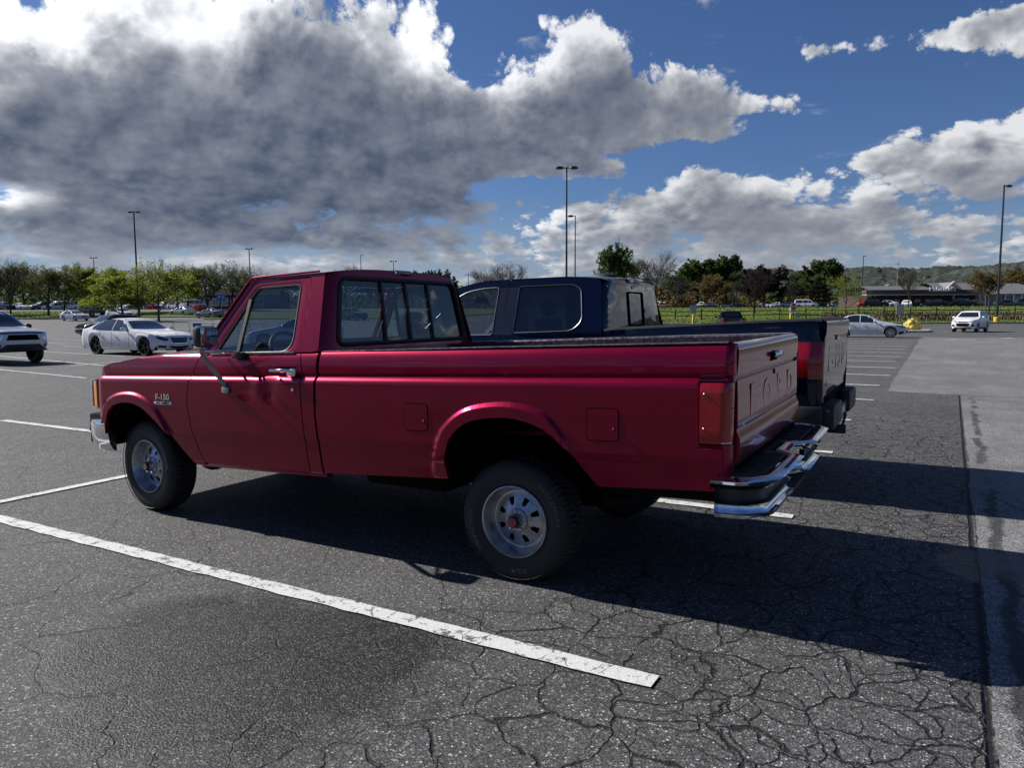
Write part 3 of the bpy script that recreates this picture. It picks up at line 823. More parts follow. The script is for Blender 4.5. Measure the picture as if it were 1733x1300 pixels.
MB().box(2.05, 2.75, .33, .80, .40, .60, .05).build('fuel_tank', M['dark'], red)

# hood
hb = MB(BN); rows = []
for i in range(30):
    u = -.575 + 1.21 * i / 29; row = []
    for k in range(25):
        v = .075 + (2 * VC - .15) * k / 24; t = abs(v - VC) / (VC - .075)
        h = hs_f(u) - .002 + .045 * (1 - t ** 2.2) * sstep(-.58, -.3, u) + .006 * (1 - t) + .012 * sstep(.55, .48, t) * sstep(-.55, -.2, u)
        row.append((u + .05 * t ** 3 * sstep(-.3, -.58, u), v, h))
    rows.append(row)
hb.grid(rows); hb.build('hood', M['red'], red)
cw = MB(BN); cw.box(.62, .80, .12, 2 * VC - .12, 1.22, 1.272, .01); cw.build('cowl', M['black_plastic'], red)
# front end
fe = MB(BN); fe.box(-.60, -.50, .13, 2 * VC - .13, .80, 1.08, .03); fe.build('grille', M['chrome'], red)
for k in range(5): MB(BN).box(-.612, -.596, .42, 2 * VC - .42, .84 + k * .045, .858 + k * .045).build('grille_bar', M['black_plastic'], red)
for c0, c1 in ((.07, .40), (2 * VC - .40, 2 * VC - .07)):
    MB(BN).box(-.622, -.55, c0 + .06, c1, .86, 1.05, .02).build('headlight', M['clearlens'], red)
for fn in (BN, BF):
    am = MB(); rows = []
    for h in lin(.845, 1.058, 6): rows.append([(-.618, .14, h), (-.622, .09, h), (-.612, .06, h), (-.588, .046, h), (-.545, .036, h), (-.530, .034, h), (-.528, .05, h)])
    am.grid(rows); am.v = [fn(*p) for p in am.v]; ao = am.build('turn_signal', M['amber'], red, ang=60)
    bz = MB(); bz.box(-.625, -.535, .045, .15, 1.058, 1.072, .005); bz.box(-.61, -.528, .04, .15, .828, .845, .005); bz.box(-.626, -.605, .046, .062, .84, 1.06, .003); bz.v = [fn(*p) for p in bz.v]; bz.build('bezel', M['chrome'], ao)
va = MB(BN); va.box(-.60, -.40, .10, 2 * VC - .10, .68, .80, .02); va.build('front_valance', M['red'], red)
MB(BN).box(-.77, -.42, .10, 2 * VC - .10, .52, .775, .02).build('apron_sun_block', M['dark'], red)  # added dark box, stops sun slipping between bumper and valance
def sweep(path, prof, fn=BN):
    """path: list of (u, v); prof: list of (out, h); offsets go to the left normal of the path"""
    b = MB(fn); P = np.array(path, float); rows = []
    for i, p in enumerate(P):
        t = P[min(i + 1, len(P) - 1)] - P[max(i - 1, 0)]; t /= np.linalg.norm(t); nrm = np.array([t[1], -t[0]])
        rows.append([(p[0] + nrm[0] * o_, p[1] + nrm[1] * o_, h) for o_, h in prof])
    b.grid(rows); b.grid([rows[0], [(rows[0][0][0], rows[0][0][1], q[2]) for q in rows[0]]]); return b
def rpath(pts, rads, n=5):
    pts = [np.array(p, float) for p in pts]; out = [tuple(pts[0])]
    for i in range(1, len(pts) - 1):
        p = pts[i]; a = pts[i - 1] - p; b = pts[i + 1] - p; r = rads[i - 1]
        A = p + a / np.linalg.norm(a) * min(r, np.linalg.norm(a) * .49); B = p + b / np.linalg.norm(b) * min(r, np.linalg.norm(b) * .49)
        for j in range(n + 1): t = j / n; out.append(tuple((1 - t) ** 2 * A + 2 * t * (1 - t) * p + t * t * B))
    out.append(tuple(pts[-1])); return out
# front bumper, chrome with a rubber strip, wrapping round the corner
fpth = rpath([(-.36, .045), (-.62, .03), (-.80, .30), (-.82, VC), (-.80, 2 * VC - .30), (-.62, 2 * VC - .03), (-.36, 2 * VC - .045)], [.20, .25, .5, .25, .20], 8)
fpth = [(a, b_) for a, b_ in fpth]
FB = sweep(fpth, [(0.03, .735), (-.0, .742), (-.030, .735), (-.042, .70), (-.040, .62), (-.028, .54), (.0, .49), (.03, .47)])
FB.build('front_bumper', M['chrome'], red, ang=50)
sweep(fpth[7:-7], [(-.040, .690), (-.058, .686), (-.060, .630), (-.040, .625)]).build('bumper_strip', M['black_plastic'], red, ang=40)

# cab: belt, pillars, roof, rear wall
def vcab(h): return .055 + .305 * max(0, h - 1.262) - (.02 * max(0, (h - 1.70) / .1) if False else 0)
for side, fn in ((0, BN), (1, BF)):
    apert = rounded([(.800, 1.264), (1.150, 1.735), (1.190, 1.772), (1.742, 1.776), (1.762, 1.264)], [.01, .05, .06, .05, .01], 6)
    outer = rounded([(.735, 1.262), (1.108, 1.756), (1.175, 1.792), (1.848, 1.795), (1.918, 1.262)], [.005, .03, .05, .03, .005], 5)
    o_, i_ = ang_match(outer, apert, 120)
    cs = MB(); cs.grid([[(p[0], vcab(p[1]), p[1]) for p in r] for r in ring_rows(o_, i_, 3)], closed=True)
    cs.grid([[(p[0], vcab(p[1]), p[1]) for p in i_], [(p[0], vcab(p[1]) + .03, p[1]) for p in i_]], closed=True)
    cs.v = [fn(*p) for p in cs.v]; cs.build('cab_side', M['red'], red, ang=30)
    df_o = rounded([(.806, 1.258), (1.155, 1.733), (1.192, 1.767), (1.737, 1.771), (1.757, 1.258)], [.01, .05, .06, .05, .01], 6)
    win = rounded([(.905, 1.262), (1.195, 1.690), (1.235, 1.722), (1.640, 1.724), (1.672, 1.262)], [.02, .03, .03, .035, .12], 7)
    o_, i_ = ang_match(df_o, win, 120)
    dfm = MB(); dfm.grid([[(p[0], vcab(p[1]) + .003 + (.006 if k == 3 else 0), p[1]) for p in r] for k, r in enumerate(ring_rows(o_, i_, 3))], closed=True)
    dfm.grid([[(p[0], vcab(p[1]) + .009, p[1]) for p in i_], [(p[0], vcab(p[1]) + .035, p[1]) for p in i_]], closed=True)
    dfm.v = [fn(*p) for p in dfm.v]; dfm.build('door_frame', M['red'], red, ang=30)
    sl_ = MB(); loop3 = [(p[0], vcab(p[1]) + .012, p[1]) for p in loop_n(win, 90)]; sl_.tube(loop3 + [loop3[0]], .009, 6, cap=False); sl_.v = [fn(*p) for p in sl_.v]
    sl_.build('window_seal', M['black_plastic'], red)
    gl_ = MB(); gl_.grid([[(p[0], vcab(p[1]) + .018, p[1]) for p in r] for r in fill_loop(loop_n(win, 60), 3)], closed=True); gl_.v = [fn(*p) for p in gl_.v]
    gl_.build('side_window', M['glass'], red, fixn=False)
    dv_ = MB(); dv_.box(1.135, 1.165, .0, .018, 0, 1); dv_.v = [(p[0] + (.012 if p[2] > .5 else -.012), (vcab(1.262 if p[2] < .5 else 1.64)) + .004 + p[1], 1.262 if p[2] < .5 else 1.645) for p in dv_.v]; dv_.v = [fn(*p) for p in dv_.v]
    dv_.build('vent_divider', M['black_plastic'], red)
    bs_ = MB(); bs_.box(.86, 1.70, .050, .066, 1.254, 1.266, .003); bs_.v = [fn(*p) for p in bs_.v]; bs_.build('belt_moulding', M['belt'] if 'belt' in M else M['chrome'], red)
    # drip rail
    dr = MB(); pth = [(.76, 1.285), (1.108, 1.756), (1.150, 1.785), (1.21, 1.797), (1.80, 1.803)]; pth = catmull(pth, 6)
    dr.tube([(float(p[0]), vcab(float(p[1])) - .006, float(p[1]) + .003) for p in pth], .008, 6); dr.v = [fn(*p) for p in dr.v]; dr.build('drip_rail', M['red'], red)
# roof and rear wall with its window opening
VT = vcab(1.795)
rf = MB(BN); rows = []
for i in range(22):
    u = 1.115 + .755 * i / 21; row = []
    for k in range(25):
        t = -1 + 2 * k / 24; v = VC + t * (VC - VT + .004)
        e_ = 1 - abs(t) ** 3.2
        fr = sstep(0, .14, (u - 1.115)); rr = sstep(0, .05, 1.870 - u)
        h = 1.793 + .042 * e_ * (0.35 + .65 * fr) * (.45 + .55 * rr) - .030 * (1 - fr) * (1 if abs(t) < .98 else .6)
        row.append((u + (.02 * (1 - t * t)) * (1 if i > 19 else (-2.2 if i < 3 else 0)) * (1 if i > 19 else 1), v, h))
    rows.append(row)
rf.grid(rows); rf.build('roof', M['red'], red)
def rw(v, h):       # rear wall surface: leans forward going up, rounds into the sides
    t = (h - 1.262) / .533; half = VC - vcab(h); q = abs(v - VC) / half
    return 1.938 - .062 * t + .018 * (1 - min(1, q) ** 2) - .075 * max(0, (q - .86) / .14) ** 2
out_w = []
for k in range(13): out_w.append((VC - (VC - vcab(1.06 + .735 * k / 12)) , 1.06 + .735 * k / 12))
topn = [(VC + (VC - VT) * t, 1.795 + .040 * (1 - abs(t) ** 3)) for t in np.linspace(-1, 1, 21)]
out_w = out_w[:-1] + topn + [(2 * VC - a, b_) for a, b_ in reversed(out_w[:-1])]
hole = rounded([(.225, 1.300), (.320, 1.762), (2 * VC - .310, 1.762), (2 * VC - .215, 1.300)], [.06, .075, .075, .06], 7)
o_, i_ = ang_match(out_w, hole, 160)
bw = MB(BN); bw.grid([[(rw(p[0], p[1]), p[0], p[1]) for p in r] for r in ring_rows(o_, i_, 6)], closed=True)
bw.grid([[(rw(p[0], p[1]), p[0], p[1]) for p in i_], [(rw(p[0], p[1]) - .04, p[0], p[1]) for p in i_]], closed=True)
bw.build('cab_rear_wall', M['red'], red, ang=35)
lp = [(rw(p[0], p[1]) + .004, p[0], p[1]) for p in loop_n(hole, 140)]
MB(BN).tube(lp + [lp[0]], .016, 8, cap=False).build('window_gasket', M['black_plastic'], red)
gr = MB(BN); gr.grid([[(rw(p[0], p[1]) - .012, p[0], p[1]) for p in r] for r in fill_loop(loop_n(hole, 80), 4)], closed=True); gr.build('rear_window', M['glass_rear'], red, fixn=False)
for (vb, vt, w_) in ((.735, .745, .020), (1.035, 1.03, .026), (1.335, 1.32, .020)):
    bb = MB(BN); bb.add([(rw(a, h) + d_, a, h) for d_ in (.004, -.010) for (a, h) in ((vb - w_ / 2, 1.305), (vb + w_ / 2, 1.305), (vt + w_ / 2, 1.757), (vt - w_ / 2, 1.757))],
                       [(0, 1, 2, 3), (7, 6, 5, 4), (0, 4, 5, 1), (1, 5, 6, 2), (2, 6, 7, 3), (3, 7, 4, 0)]); bb.build('window_bar', M['black_plastic'], red, smooth_=False)
cl_ = MB(BN); cl_.box(1.845, 1.905, VC - .10, VC + .10, 1.800, 1.842, .01); clo = cl_.build('cargo_light', M['chrome'], red)
MB(BN).box(1.902, 1.912, VC - .085, VC + .085, 1.807, 1.836, .003).build('lens', M['glass_dark'], clo)
# windshield and its frame
ws = MB(BN); rows = []
for k in range(17):
    t = -1 + 2 * k / 16
    rows.append([(.775 + .345 * s_ - .07 * (1 - t * t), VC + t * (VC - vcab(1.27 + .50 * s_) - .03), 1.27 + .50 * s_) for s_ in (0, .5, 1)])
ws.grid(rows); ws.build('windshield', M['glass'], red, fixn=False)
# interior
M['vinyl'] = pbr('seat_vinyl', (0.035, 0.045, 0.065), 0.6, var=0.2)
M['beige'] = pbr('beige_trim', (0.16, 0.13, 0.10), 0.7, var=0.2)
se = MB(BN); se.box(1.25, 1.80, .22, 2 * VC - .22, .62, .98, .06); se.box(1.66, 1.84, .22, 2 * VC - .22, .85, 1.34, .06); se.build('bench_seat', M['vinyl'], red)
da = MB(BN); da.box(.78, 1.02, .15, 2 * VC - .15, .95, 1.22, .05); da.box(.86, 1.05, .38, .78, 1.08, 1.26, .03); da.build('dashboard', M['black_plastic'], red)
sw = MB(BN); cpt = Vector((1.16, .56, 1.235)); nrm = Vector((.85, 0, .5)).normalized(); e1 = Vector((0, 1, 0)); e2 = nrm.cross(e1)
cir = [cpt + (e1 * math.cos(2 * PI * k / 28) + e2 * math.sin(2 * PI * k / 28)) * .19 for k in range(29)]
sw.tube(cir, .015, 8, cap=False); sw.sphere(tuple(cpt), .055, 12, 8, (.6, 1.3, .8))
for a in (0.0, PI, -PI / 2): sw.tube([cpt, cpt + (e1 * math.cos(a) + e2 * math.sin(a)) * .185], .012, 6)
sw.tube([cpt, cpt - nrm * .3], .03, 8); sw.build('steering_wheel', M['black_plastic'], red)
MB(BN).box(1.14, 1.17, VC - .13, VC + .13, 1.62, 1.69, .015).build('rear_view_mirror', M['black_plastic'], red)
for fn in (BN, BF):
    sv = MB(); sv.box(1.16, 1.32, .36, .74, 1.72, 1.745, .008); sv.v = [fn(*p) for p in sv.v]; sv.build('sun_visor', M['beige'], red)
hl = MB(BN); hl.box(1.15, 1.85, .25, 2 * VC - .25, 1.772, 1.786); hl.build('headliner', M['beige'], red)
be = MB(BN); be.tube([(1.80, 1.70, 1.70), (1.74, 1.45, 1.2), (1.70, 1.35, .95)], .022, 6, flat=.2); be.build('seat_belt', M['black_plastic'], red)

# bed box and tailgate
bx = MB(BN); bx.box(1.975, 4.56, .36, 2 * VC - .36, .72, .745);
for a_, b__ in ((.135, .36), (2 * VC - .36, 2 * VC - .135)):
    bx.box(1.975, 2.8, a_, b__, .72, .745); bx.box(4.08, 4.56, a_, b__, .72, .745); bx.box(2.8, 4.08, a_, b__, .90, .92)
bx.box(1.965, 1.985, .09, 2 * VC - .09, .74, 1.262, .004)
bx.build('bed_floor', M['red'], red)
tg = MB(BN); V0, V1 = .104, 2 * VC - .104
tp = [(4.592, 1.262), (4.606, 1.268), (4.622, 1.262), (4.634, 1.245), (4.640, 1.222), (4.638, 1.17), (4.634, 1.120), (4.632, 1.105), (4.622, 1.098), (4.620, 1.088), (4.634, 1.080), (4.638, 1.0), (4.640, .90), (4.640, .845), (4.636, .835), (4.638, .822), (4.648, .80), (4.654, .785), (4.654, .765), (4.650, .70), (4.640, .66), (4.62, .655)]
rows = []
for k in range(31):
    v = V0 + (V1 - V0) * k / 30; rows.append([(a + .004 * (1 - ((v - VC) / (VC - V0)) ** 2), v, b_) for a, b_ in tp])
tg.grid(rows)
for r in (rows[0], rows[-1]): tg.grid([r, [(4.575, p[1], p[2]) for p in r]])
tgo = tg.build('tailgate', M['red'], red, ang=28)
MB(BN).box(4.565, 4.585, V0 + .01, V1 - .01, .68, 1.255).build('tailgate_inner', M['red'], red)
hd = MB(BN); hd.tube([(4.655, VC - .085, 1.168), (4.672, VC - .06, 1.170), (4.672, VC + .06, 1.170), (4.655, VC + .085, 1.168)], .017, 10); hd.build('handle', M['chrome'], tgo)
MB(BN).box(4.632, 4.6445, VC - .10, VC + .10, 1.130, 1.188, .004).build('handle_recess', M['gap'], tgo)
for ch, vc_ in zip('FORD', (.44, .83, 1.22, 1.60)):
    text_obj('letter', ch, .225, .0008, M['red'], tgo, lambda x, y, z, c_=vc_: Vector(BN(4.640 + z * 1.0 + .0015, c_ + x * 1.30, .945 + y)), bold=.006, bevel=.0020)
MB(BN).lathe([(4.640, .016), (4.647, .014), (4.647, 0)], 16, c=(0, 1.05, 1.062), axis='x').build('key_lock', M['red'], tgo)

# rear step bumper
def bz_(h): return h - RAKE * 4.7
BW = 1.955
pth = rpath([(4.565, -.012), (4.70, -.022), (4.79, .09), (4.797, .70), (4.69, .84), (4.69, BW - .84), (4.797, BW - .70), (4.79, BW - .09), (4.70, BW + .015), (4.565, BW + .010)], [.05, .05, .015, .01, .01, .015, .05, .05], 5)
def sw_(prof, p=pth): return sweep([(a, b_) for a, b_ in p], [(o_, bz_(h)) for o_, h in prof])
sw_([(.075, .778), (.045, .788), (.015, .790), (-.004, .784), (-.012, .768), (-.010, .750), (.004, .738), (.03, .734)]).build('bumper_top', M['chrome'], red, ang=50)
sw_([(.01, .748), (-.010, .746), (-.026, .734), (-.030, .700), (-.026, .668), (-.012, .656), (.012, .652)], [q for q in pth if q[1] < .76]).build('bumper_pad', M['black_plastic'], red, ang=50)
sw_([(.01, .748), (-.010, .746), (-.026, .734), (-.030, .700), (-.026, .668), (-.012, .656), (.012, .652)], [q for q in pth if q[1] > BW - .76]).build('bumper_pad', M['black_plastic'], red, ang=50)
sw_([(.004, .735), (.006, .655)], [q for q in pth if .72 < q[1] < BW - .72]).build('license_recess', M['chrome'], red, ang=40)
sw_([(.012, .656), (-.010, .654), (-.020, .644), (-.018, .630), (-.008, .606), (.004, .597), (.03, .592)]).build('bumper_bottom', M['chrome'], red, ang=50)
stp = MB(); poly = [(a - .022 * (1 if a > 4.6 else 0), min(max(b_, .03), BW - .03)) for a, b_ in pth]
stp.prism([(4.56, .04)] + poly[2:-2] + [(4.56, BW - .04)], bz_(.772), bz_(.782), axis='z'); stp.v = [BN(*p) for p in stp.v]; so = stp.build('step_pad', M['black_plastic'], red, smooth_=False)
rb_ = MB(BN)
for k in range(33):
    v = .08 + k * .0565
    u1_ = 4.755 if (v < .72 or v > BW - .72) else 4.645
    rb_.box(4.600, u1_, v, v + .022, bz_(.782), bz_(.7875))
rb_.build('step_ribs', M['black_plastic'], so, smooth_=False)
MB(BN).lathe([(4.70, .026), (4.702, .022), (4.702, 0)], 20, c=(0, VC + .02, bz_(.70)), axis='x').build('lamp_socket', M['gap'], red)
lst = MB(BN); lst.box(4.62, 4.80, VC - .26, VC + .26, bz_(.535), bz_(.575), .012)
for k in range(7): lst.box(4.64, 4.812, VC - .25 + k * .074, VC - .21 + k * .074, bz_(.572), bz_(.582), .003)
lst.build('lower_step', M['black_plastic'], red)
hi = MB(BN); hi.box(4.45, 4.66, VC - .04, VC + .04, bz_(.46), bz_(.54), .008); hi.box(4.35, 4.5, .75, 2 * VC - .75, bz_(.48), bz_(.55), .01); hi.build('tow_hitch', M['black_metal'], red)

# mirror, strap, handles, badge
mi = MB(); mi.box(1.045, 1.13, -.245, -.085, 1.352, 1.500, .028); mo = mi.build('side_mirror', M['black_plastic'], red)
MB().box(1.126, 1.134, -.234, -.096, 1.362, 1.490, .004).build('mirror_glass', M['mirror'] if 'mirror' in M else M['glass_dark'], mo)
ma = MB(); ma.tube([(1.09, -.17, 1.352), (1.09, -.17, 1.325), (1.13, -.12, 1.315), (1.18, .03, 1.305)], .010, 8); ma.tube([(1.09, -.19, 1.33), (1.02, -.05, 1.32), (1.0, .04, 1.30)], .010, 8)
ma.tube([(1.075, -.20, 1.335), (1.13, -.20, 1.330), (1.17, -.10, 1.325), (1.20, .02, 1.315)], .008, 6); ma.build('mirror_arm', M['chrome'], mo)
st_ = MB(); st_.tube([(1.10, -.205, 1.345), (1.096, -.205, 1.318), (1.085, -.19, 1.295), (1.075, .01, 1.060)], .019, 6, flat=.25); st_.build('mirror_strap', M['strap'], mo)
mb_ = MB(); mb_.box(1.13, 1.235, .010, .065, 1.268, 1.312, .012); mb_.build('mirror_base', M['black_plastic'], mo)
mc_ = MB(); mc_.box(1.045, 1.115, -.018, .012, 1.018, 1.062, .008); mc_.build('strap_mount', M['steel'], mo)
dh = MB(BN); dh.tube([(1.525, .012, 1.142), (1.540, -.012, 1.142), (1.68, -.016, 1.140), (1.72, -.006, 1.138)], [.008, .011, .012, .010], 8); dh.box(1.675, 1.755, .0, .035, 1.098, 1.152, .012)
dho = dh.build('door_handle', M['chrome'], red)
rcp = MB(BN); rcp.grid([[(p[0], .0285, p[1]) for p in r] for r in fill_loop(rounded([(1.56, 1.122), (1.74, 1.122), (1.74, 1.165), (1.56, 1.165)], .02), 2)], closed=True); rcp.build('handle_recess', M['gap'], dho)
lk = MB(BN); lk.lathe([(.004, .013), (-.006, .012), (-.006, 0)], 20, c=(1.734, 0, 1.011)); lk.build('door_lock', M['chrome'], red)
bd = text_obj('badge', 'F-150', .062, .003, M['chrome'], red, lambda x, y, z: Vector(BN(.365 + x * 1.18, .0 - z - .002, .938 + y)), bold=.0015)
MB(BN).box(.262, .470, -.004, .004, .882, .905, .002).build('badge_bar', M['chrome'], bd)
text_obj('badge_text', 'XLT LARIAT', .021, .001, M['gap'], bd, lambda x, y, z: Vector(BN(.366 + x * 1.35, -.0045 - z, .8935 + y)), bold=.0006)
for k, (u, z) in enumerate(((0.0, 0), (3.378, 0))):
    truck_wheel(red, u, .085, steer=-.07 if k == 0 else 0.0)
    truck_wheel(red, u, 2 * VC - .085, steer=-.07 if k == 0 else 0.0, side=-1)
# ------------------------------------------------------------------ the navy crew-cab pickup parked beyond
W2 = 2.03
p0 = uv(0, 2.95)
blu = empty('pickup_truck', (p0.x, p0.y, 0), TA, 'dark blue crew-cab pickup parked beyond the maroon one', 'pickup truck')
def N0(u, v, h): return (u, v, h)
def NF(u, v, h): return (u, W2 - v, h)
_v2 = [(.40, .09), (.50, .06), (.70, .03), (1.00, .008), (1.12, .0), (1.20, .006), (1.27, .030), (1.31, .045), (1.345, .055), (1.42, .060), (1.52, .075)]
def vs2(h): return float(np.interp(h, [a for a, _ in _v2], [b for _, b in _v2]))
aF2 = [(.50 * math.cos(q) - .03, .40 + .50 * math.sin(q)) for q in np.linspace(PI + .1, -.1, 40)]
aR2 = [(.50 * math.cos(q) + 3.66, .42 + .52 * math.sin(q)) for q in np.linspace(PI + .1, -.1, 40)]
def low2(u):
    for c, r, z0 in ((-.03, .50, .40), (3.66, .50, .42)):
        if abs(u - c) < r: return max(.48, z0 + math.sqrt(max(0, r * r - (u - c) ** 2)))
    return .48
def belt2(u): return float(np.interp(u, [-.90, -.75, -.4, .3, .55, 1.4, 2.72, 2.74, 4.2, 4.70, 4.80], [1.08, 1.16, 1.22, 1.27, 1.30, 1.345, 1.395, 1.412, 1.485, 1.505, 1.495]))
def panel2(name, u0, u1, fn, extra=None, n=None, top=belt2, mat=None):
    n = n or max(4, int((u1 - u0) / .03)); cols = []
    for i in range(n + 1):
        u = u0 + (u1 - u0) * i / n; lo, tp = low2(u), top(u)
        hs = [lo + (1.0 - lo) * j / 10 for j in range(10)] + [1.0 + (tp - 1.0) * j / 12 for j in range(13)]
        cols.append([(u, vs2(h) + (extra(u, h) if extra else 0), h) for h in hs])
    rows = [[c[j] for c in cols] for j in range(len(cols[0]))]
    b = MB(); b.grid(rows)
    k = len(rows); m_ = len(rows[0])
    lp = [rows[0][i] for i in range(m_)] + [rows[j][-1] for j in range(1, k)] + [rows[-1][i] for i in range(m_ - 2, -1, -1)] + [rows[j][0] for j in range(k - 2, -1, -1)]
    b.grid([lp, [(p[0], p[1] + .03, p[2]) for p in lp]])
    b.v = [fn(*p) for p in b.v]; return b.build(name, mat or M['blue'], blu, merge=.0004, ang=35)
def flare2(u, h):
    o_ = 0
    for c in (-.03, 3.66):
        d = math.hypot(u - c, h - .41) - .50
        if -.05 < d: o_ = max(o_, .022 * (1 - sstep(.06, .10, d)))
    return -o_
def nose2(u, h): return flare2(u, h) + .16 * max(0, (-.62 - u) / .30) ** 2.2
def tail2(u, h):
    return (.05 * sstep(4.66, 4.80, u) ** 2) + (.010 if (u > 4.50 and 1.03 < h < 1.33) else 0)
for fn in (N0, NF):
    panel2('front_fender', -.92, .575, fn, nose2)
    panel2('front_door', .583, 1.590, fn)
    panel2('rear_door', 1.598, 2.60, fn)
    panel2('cab_corner', 2.604, 2.712, fn, n=4)
    panel2('bed_side', 2.728, 4.80, fn, lambda u, h: flare2(u, h) + tail2(u, h))
    rc = MB(); rows = []
    for i in range(30):
        u = 2.73 + 2.06 * i / 29; t = belt2(u); rows.append([(u, .058, t), (u, .062, t + .016), (u, .075, t + .022), (u, .15, t + .022), (u, .16, t)])
    rc.grid(rows); rc.grid([rows[0][:], [(2.73, p[1], belt2(2.73) - .02) for p in rows[0]]]); rc.v = [fn(*p) for p in rc.v]; rc.build('bed_rail_cap', M['rail2'], blu)
    # upper cab: pillars and window openings
    def vc2(h): return .055 + .36 * max(0, h - 1.345) ** 1.06
    outer = rounded([(.28, 1.315), (.88, 1.83), (1.25, 1.925), (2.30, 1.945), (2.62, 1.915), (2.705, 1.393), (1.4, 1.345)], [.005, .10, .3, .3, .08, .005, .3], 5)
    w1 = rounded([(.56, 1.345), (1.03, 1.79), (1.28, 1.842), (1.485, 1.848), (1.490, 1.358)], [.02, .12, .1, .02, .02], 6)
    w2 = rounded([(1.735, 1.378), (1.730, 1.852), (2.33, 1.862), (2.425, 1.82), (2.485, 1.50), (2.385, 1.405)], [.02, .02, .04, .05, .06, .07], 6)
    mid = 1.61
    def clip(poly, lo, hi):
        out = []
        for i, p in enumerate(poly):
            q = poly[(i + 1) % len(poly)]
            for edge_, sgn in ((lo, 1), (hi, -1)): pass
            out.append((min(max(p[0], lo), hi), p[1]))
        return out
    dense = loop_n(outer, 400)
    for o_poly, wn in ((clip(dense, -9, mid), w1), (clip(dense, mid, 9), w2)):
        o_, i_ = ang_match(o_poly, wn, 120)
        cs = MB(); cs.grid([[(p[0], vc2(p[1]), p[1]) for p in r] for r in ring_rows(o_, i_, 3)], closed=True)
        cs.grid([[(p[0], vc2(p[1]), p[1]) for p in i_], [(p[0], vc2(p[1]) + .03, p[1]) for p in i_]], closed=True)
        cs.v = [fn(*p) for p in cs.v]; cs.build('door_frame', M['blue'], blu, ang=30)
        lp = [(p[0], vc2(p[1]) - .003, p[1]) for p in loop_n(wn, 90)]
        ch = MB(); ch.tube(lp + [lp[0]], .0055, 6, cap=False); ch.v = [fn(*p) for p in ch.v]; ch.build('window_trim', M['steel_trim'], blu)
        g_ = MB(); g_.grid([[(p[0], vc2(p[1]) + .008, p[1]) for p in r] for r in fill_loop(loop_n(wn, 60), 3)], closed=True); g_.v = [fn(*p) for p in g_.v]
        g_.build('side_window', M['glass_side2'] if wn is w1 else M['glass_tint'], blu, fixn=False)
    bp = MB(); bp.add([(u, vc2(h) - .003, h) for h in (1.358, 1.60, 1.845) for u in (1.502, 1.722)], [(0, 1, 3, 2), (2, 3, 5, 4)]); bp.v = [fn(*p) for p in bp.v]
    bpo = bp.build('pillar_trim', M['gloss_black'], blu, smooth_=False)
    gp = MB(); gp.add([(u, vc2(h) - .0042, h) for h in (1.30, 1.60, 1.93) for u in (1.592, 1.598)], [(0, 1, 3, 2), (2, 3, 5, 4)]); gp.v = [fn(*p) for p in gp.v]; gp.build('door_gap', M['gap'], bpo, smooth_=False)
    mi = MB(); mi.box(.55, .72, -.30, -.06, 1.33, 1.60, .04); mi.box(.60, .68, -.08, .08, 1.36, 1.42, .01); mi.v = [fn(*p) for p in mi.v]; mi.build('side_mirror', M['black_plastic'], blu)
    for ua in (1.35, 2.40):
        hh = MB(); hh.tube([(ua - .10, .02, 1.19), (ua - .08, -.02, 1.19), (ua + .08, -.02, 1.195), (ua + .10, .02, 1.195)], .013, 8); hh.v = [fn(*p) for p in hh.v]; hh.build('door_handle', M['blue'], blu)
    # tail light: C shape wrapped on the corner
    tl = MB()
    def corner(k, h, o_=-.004):
        t = k / 13
        if t < .75: u = 4.505 + .255 * t / .75; return (u, vs2(h) + .05 * sstep(4.66, 4.80, u) ** 2 + o_, h)
        q = (t - .75) / .25 * PI / 2; return (4.760 + .062 * math.sin(q), vs2(h) + .05 * sstep(4.66, 4.80, 4.76) ** 2 + o_ + .05 * (1 - math.cos(q)), h)
    tl.grid([[corner(k, h) for k in range(14)] for h in lin(1.245, 1.325, 4)])
    tl.grid([[corner(k, h) for k in range(4 if h < 1.17 else 2, 12)] for h in lin(1.035, 1.245, 6)][:1] + [[corner(k, h) for k in range(4, 12)] for h in lin(1.06, 1.245, 6)]) if False else tl.grid([[corner(4 + (8 * j / 8), h) for j in range(9)] for h in lin(1.035, 1.245, 6)])
    tl.v = [fn(*p) for p in tl.v]; tlo = tl.build('tail_light', M['redlens'], blu, ang=60)
    dk = MB(); dk.grid([[corner(k, h, -.001) for k in range(14)] for h in lin(1.02, 1.335, 4)]); dk.v = [fn(*p) for p in dk.v]; dk.build('lamp_housing', M['gloss_black'], tlo)
    lw = MB(); lw.grid([[corner(10 + 3 * k / 6, h, .0) for k in range(7)] for h in lin(.80, 1.02, 3)]); lw.v = [fn(*p) for p in lw.v]; lw.build('corner_post', M['blue'], blu)
    lw = MB(); lw.grid([[corner(12 + k / 3, h, -.001) for k in range(4)] for h in lin(1.335, 1.50, 3)]); lw.v = [fn(*p) for p in lw.v]; lw.build('corner_post', M['blue'], blu)
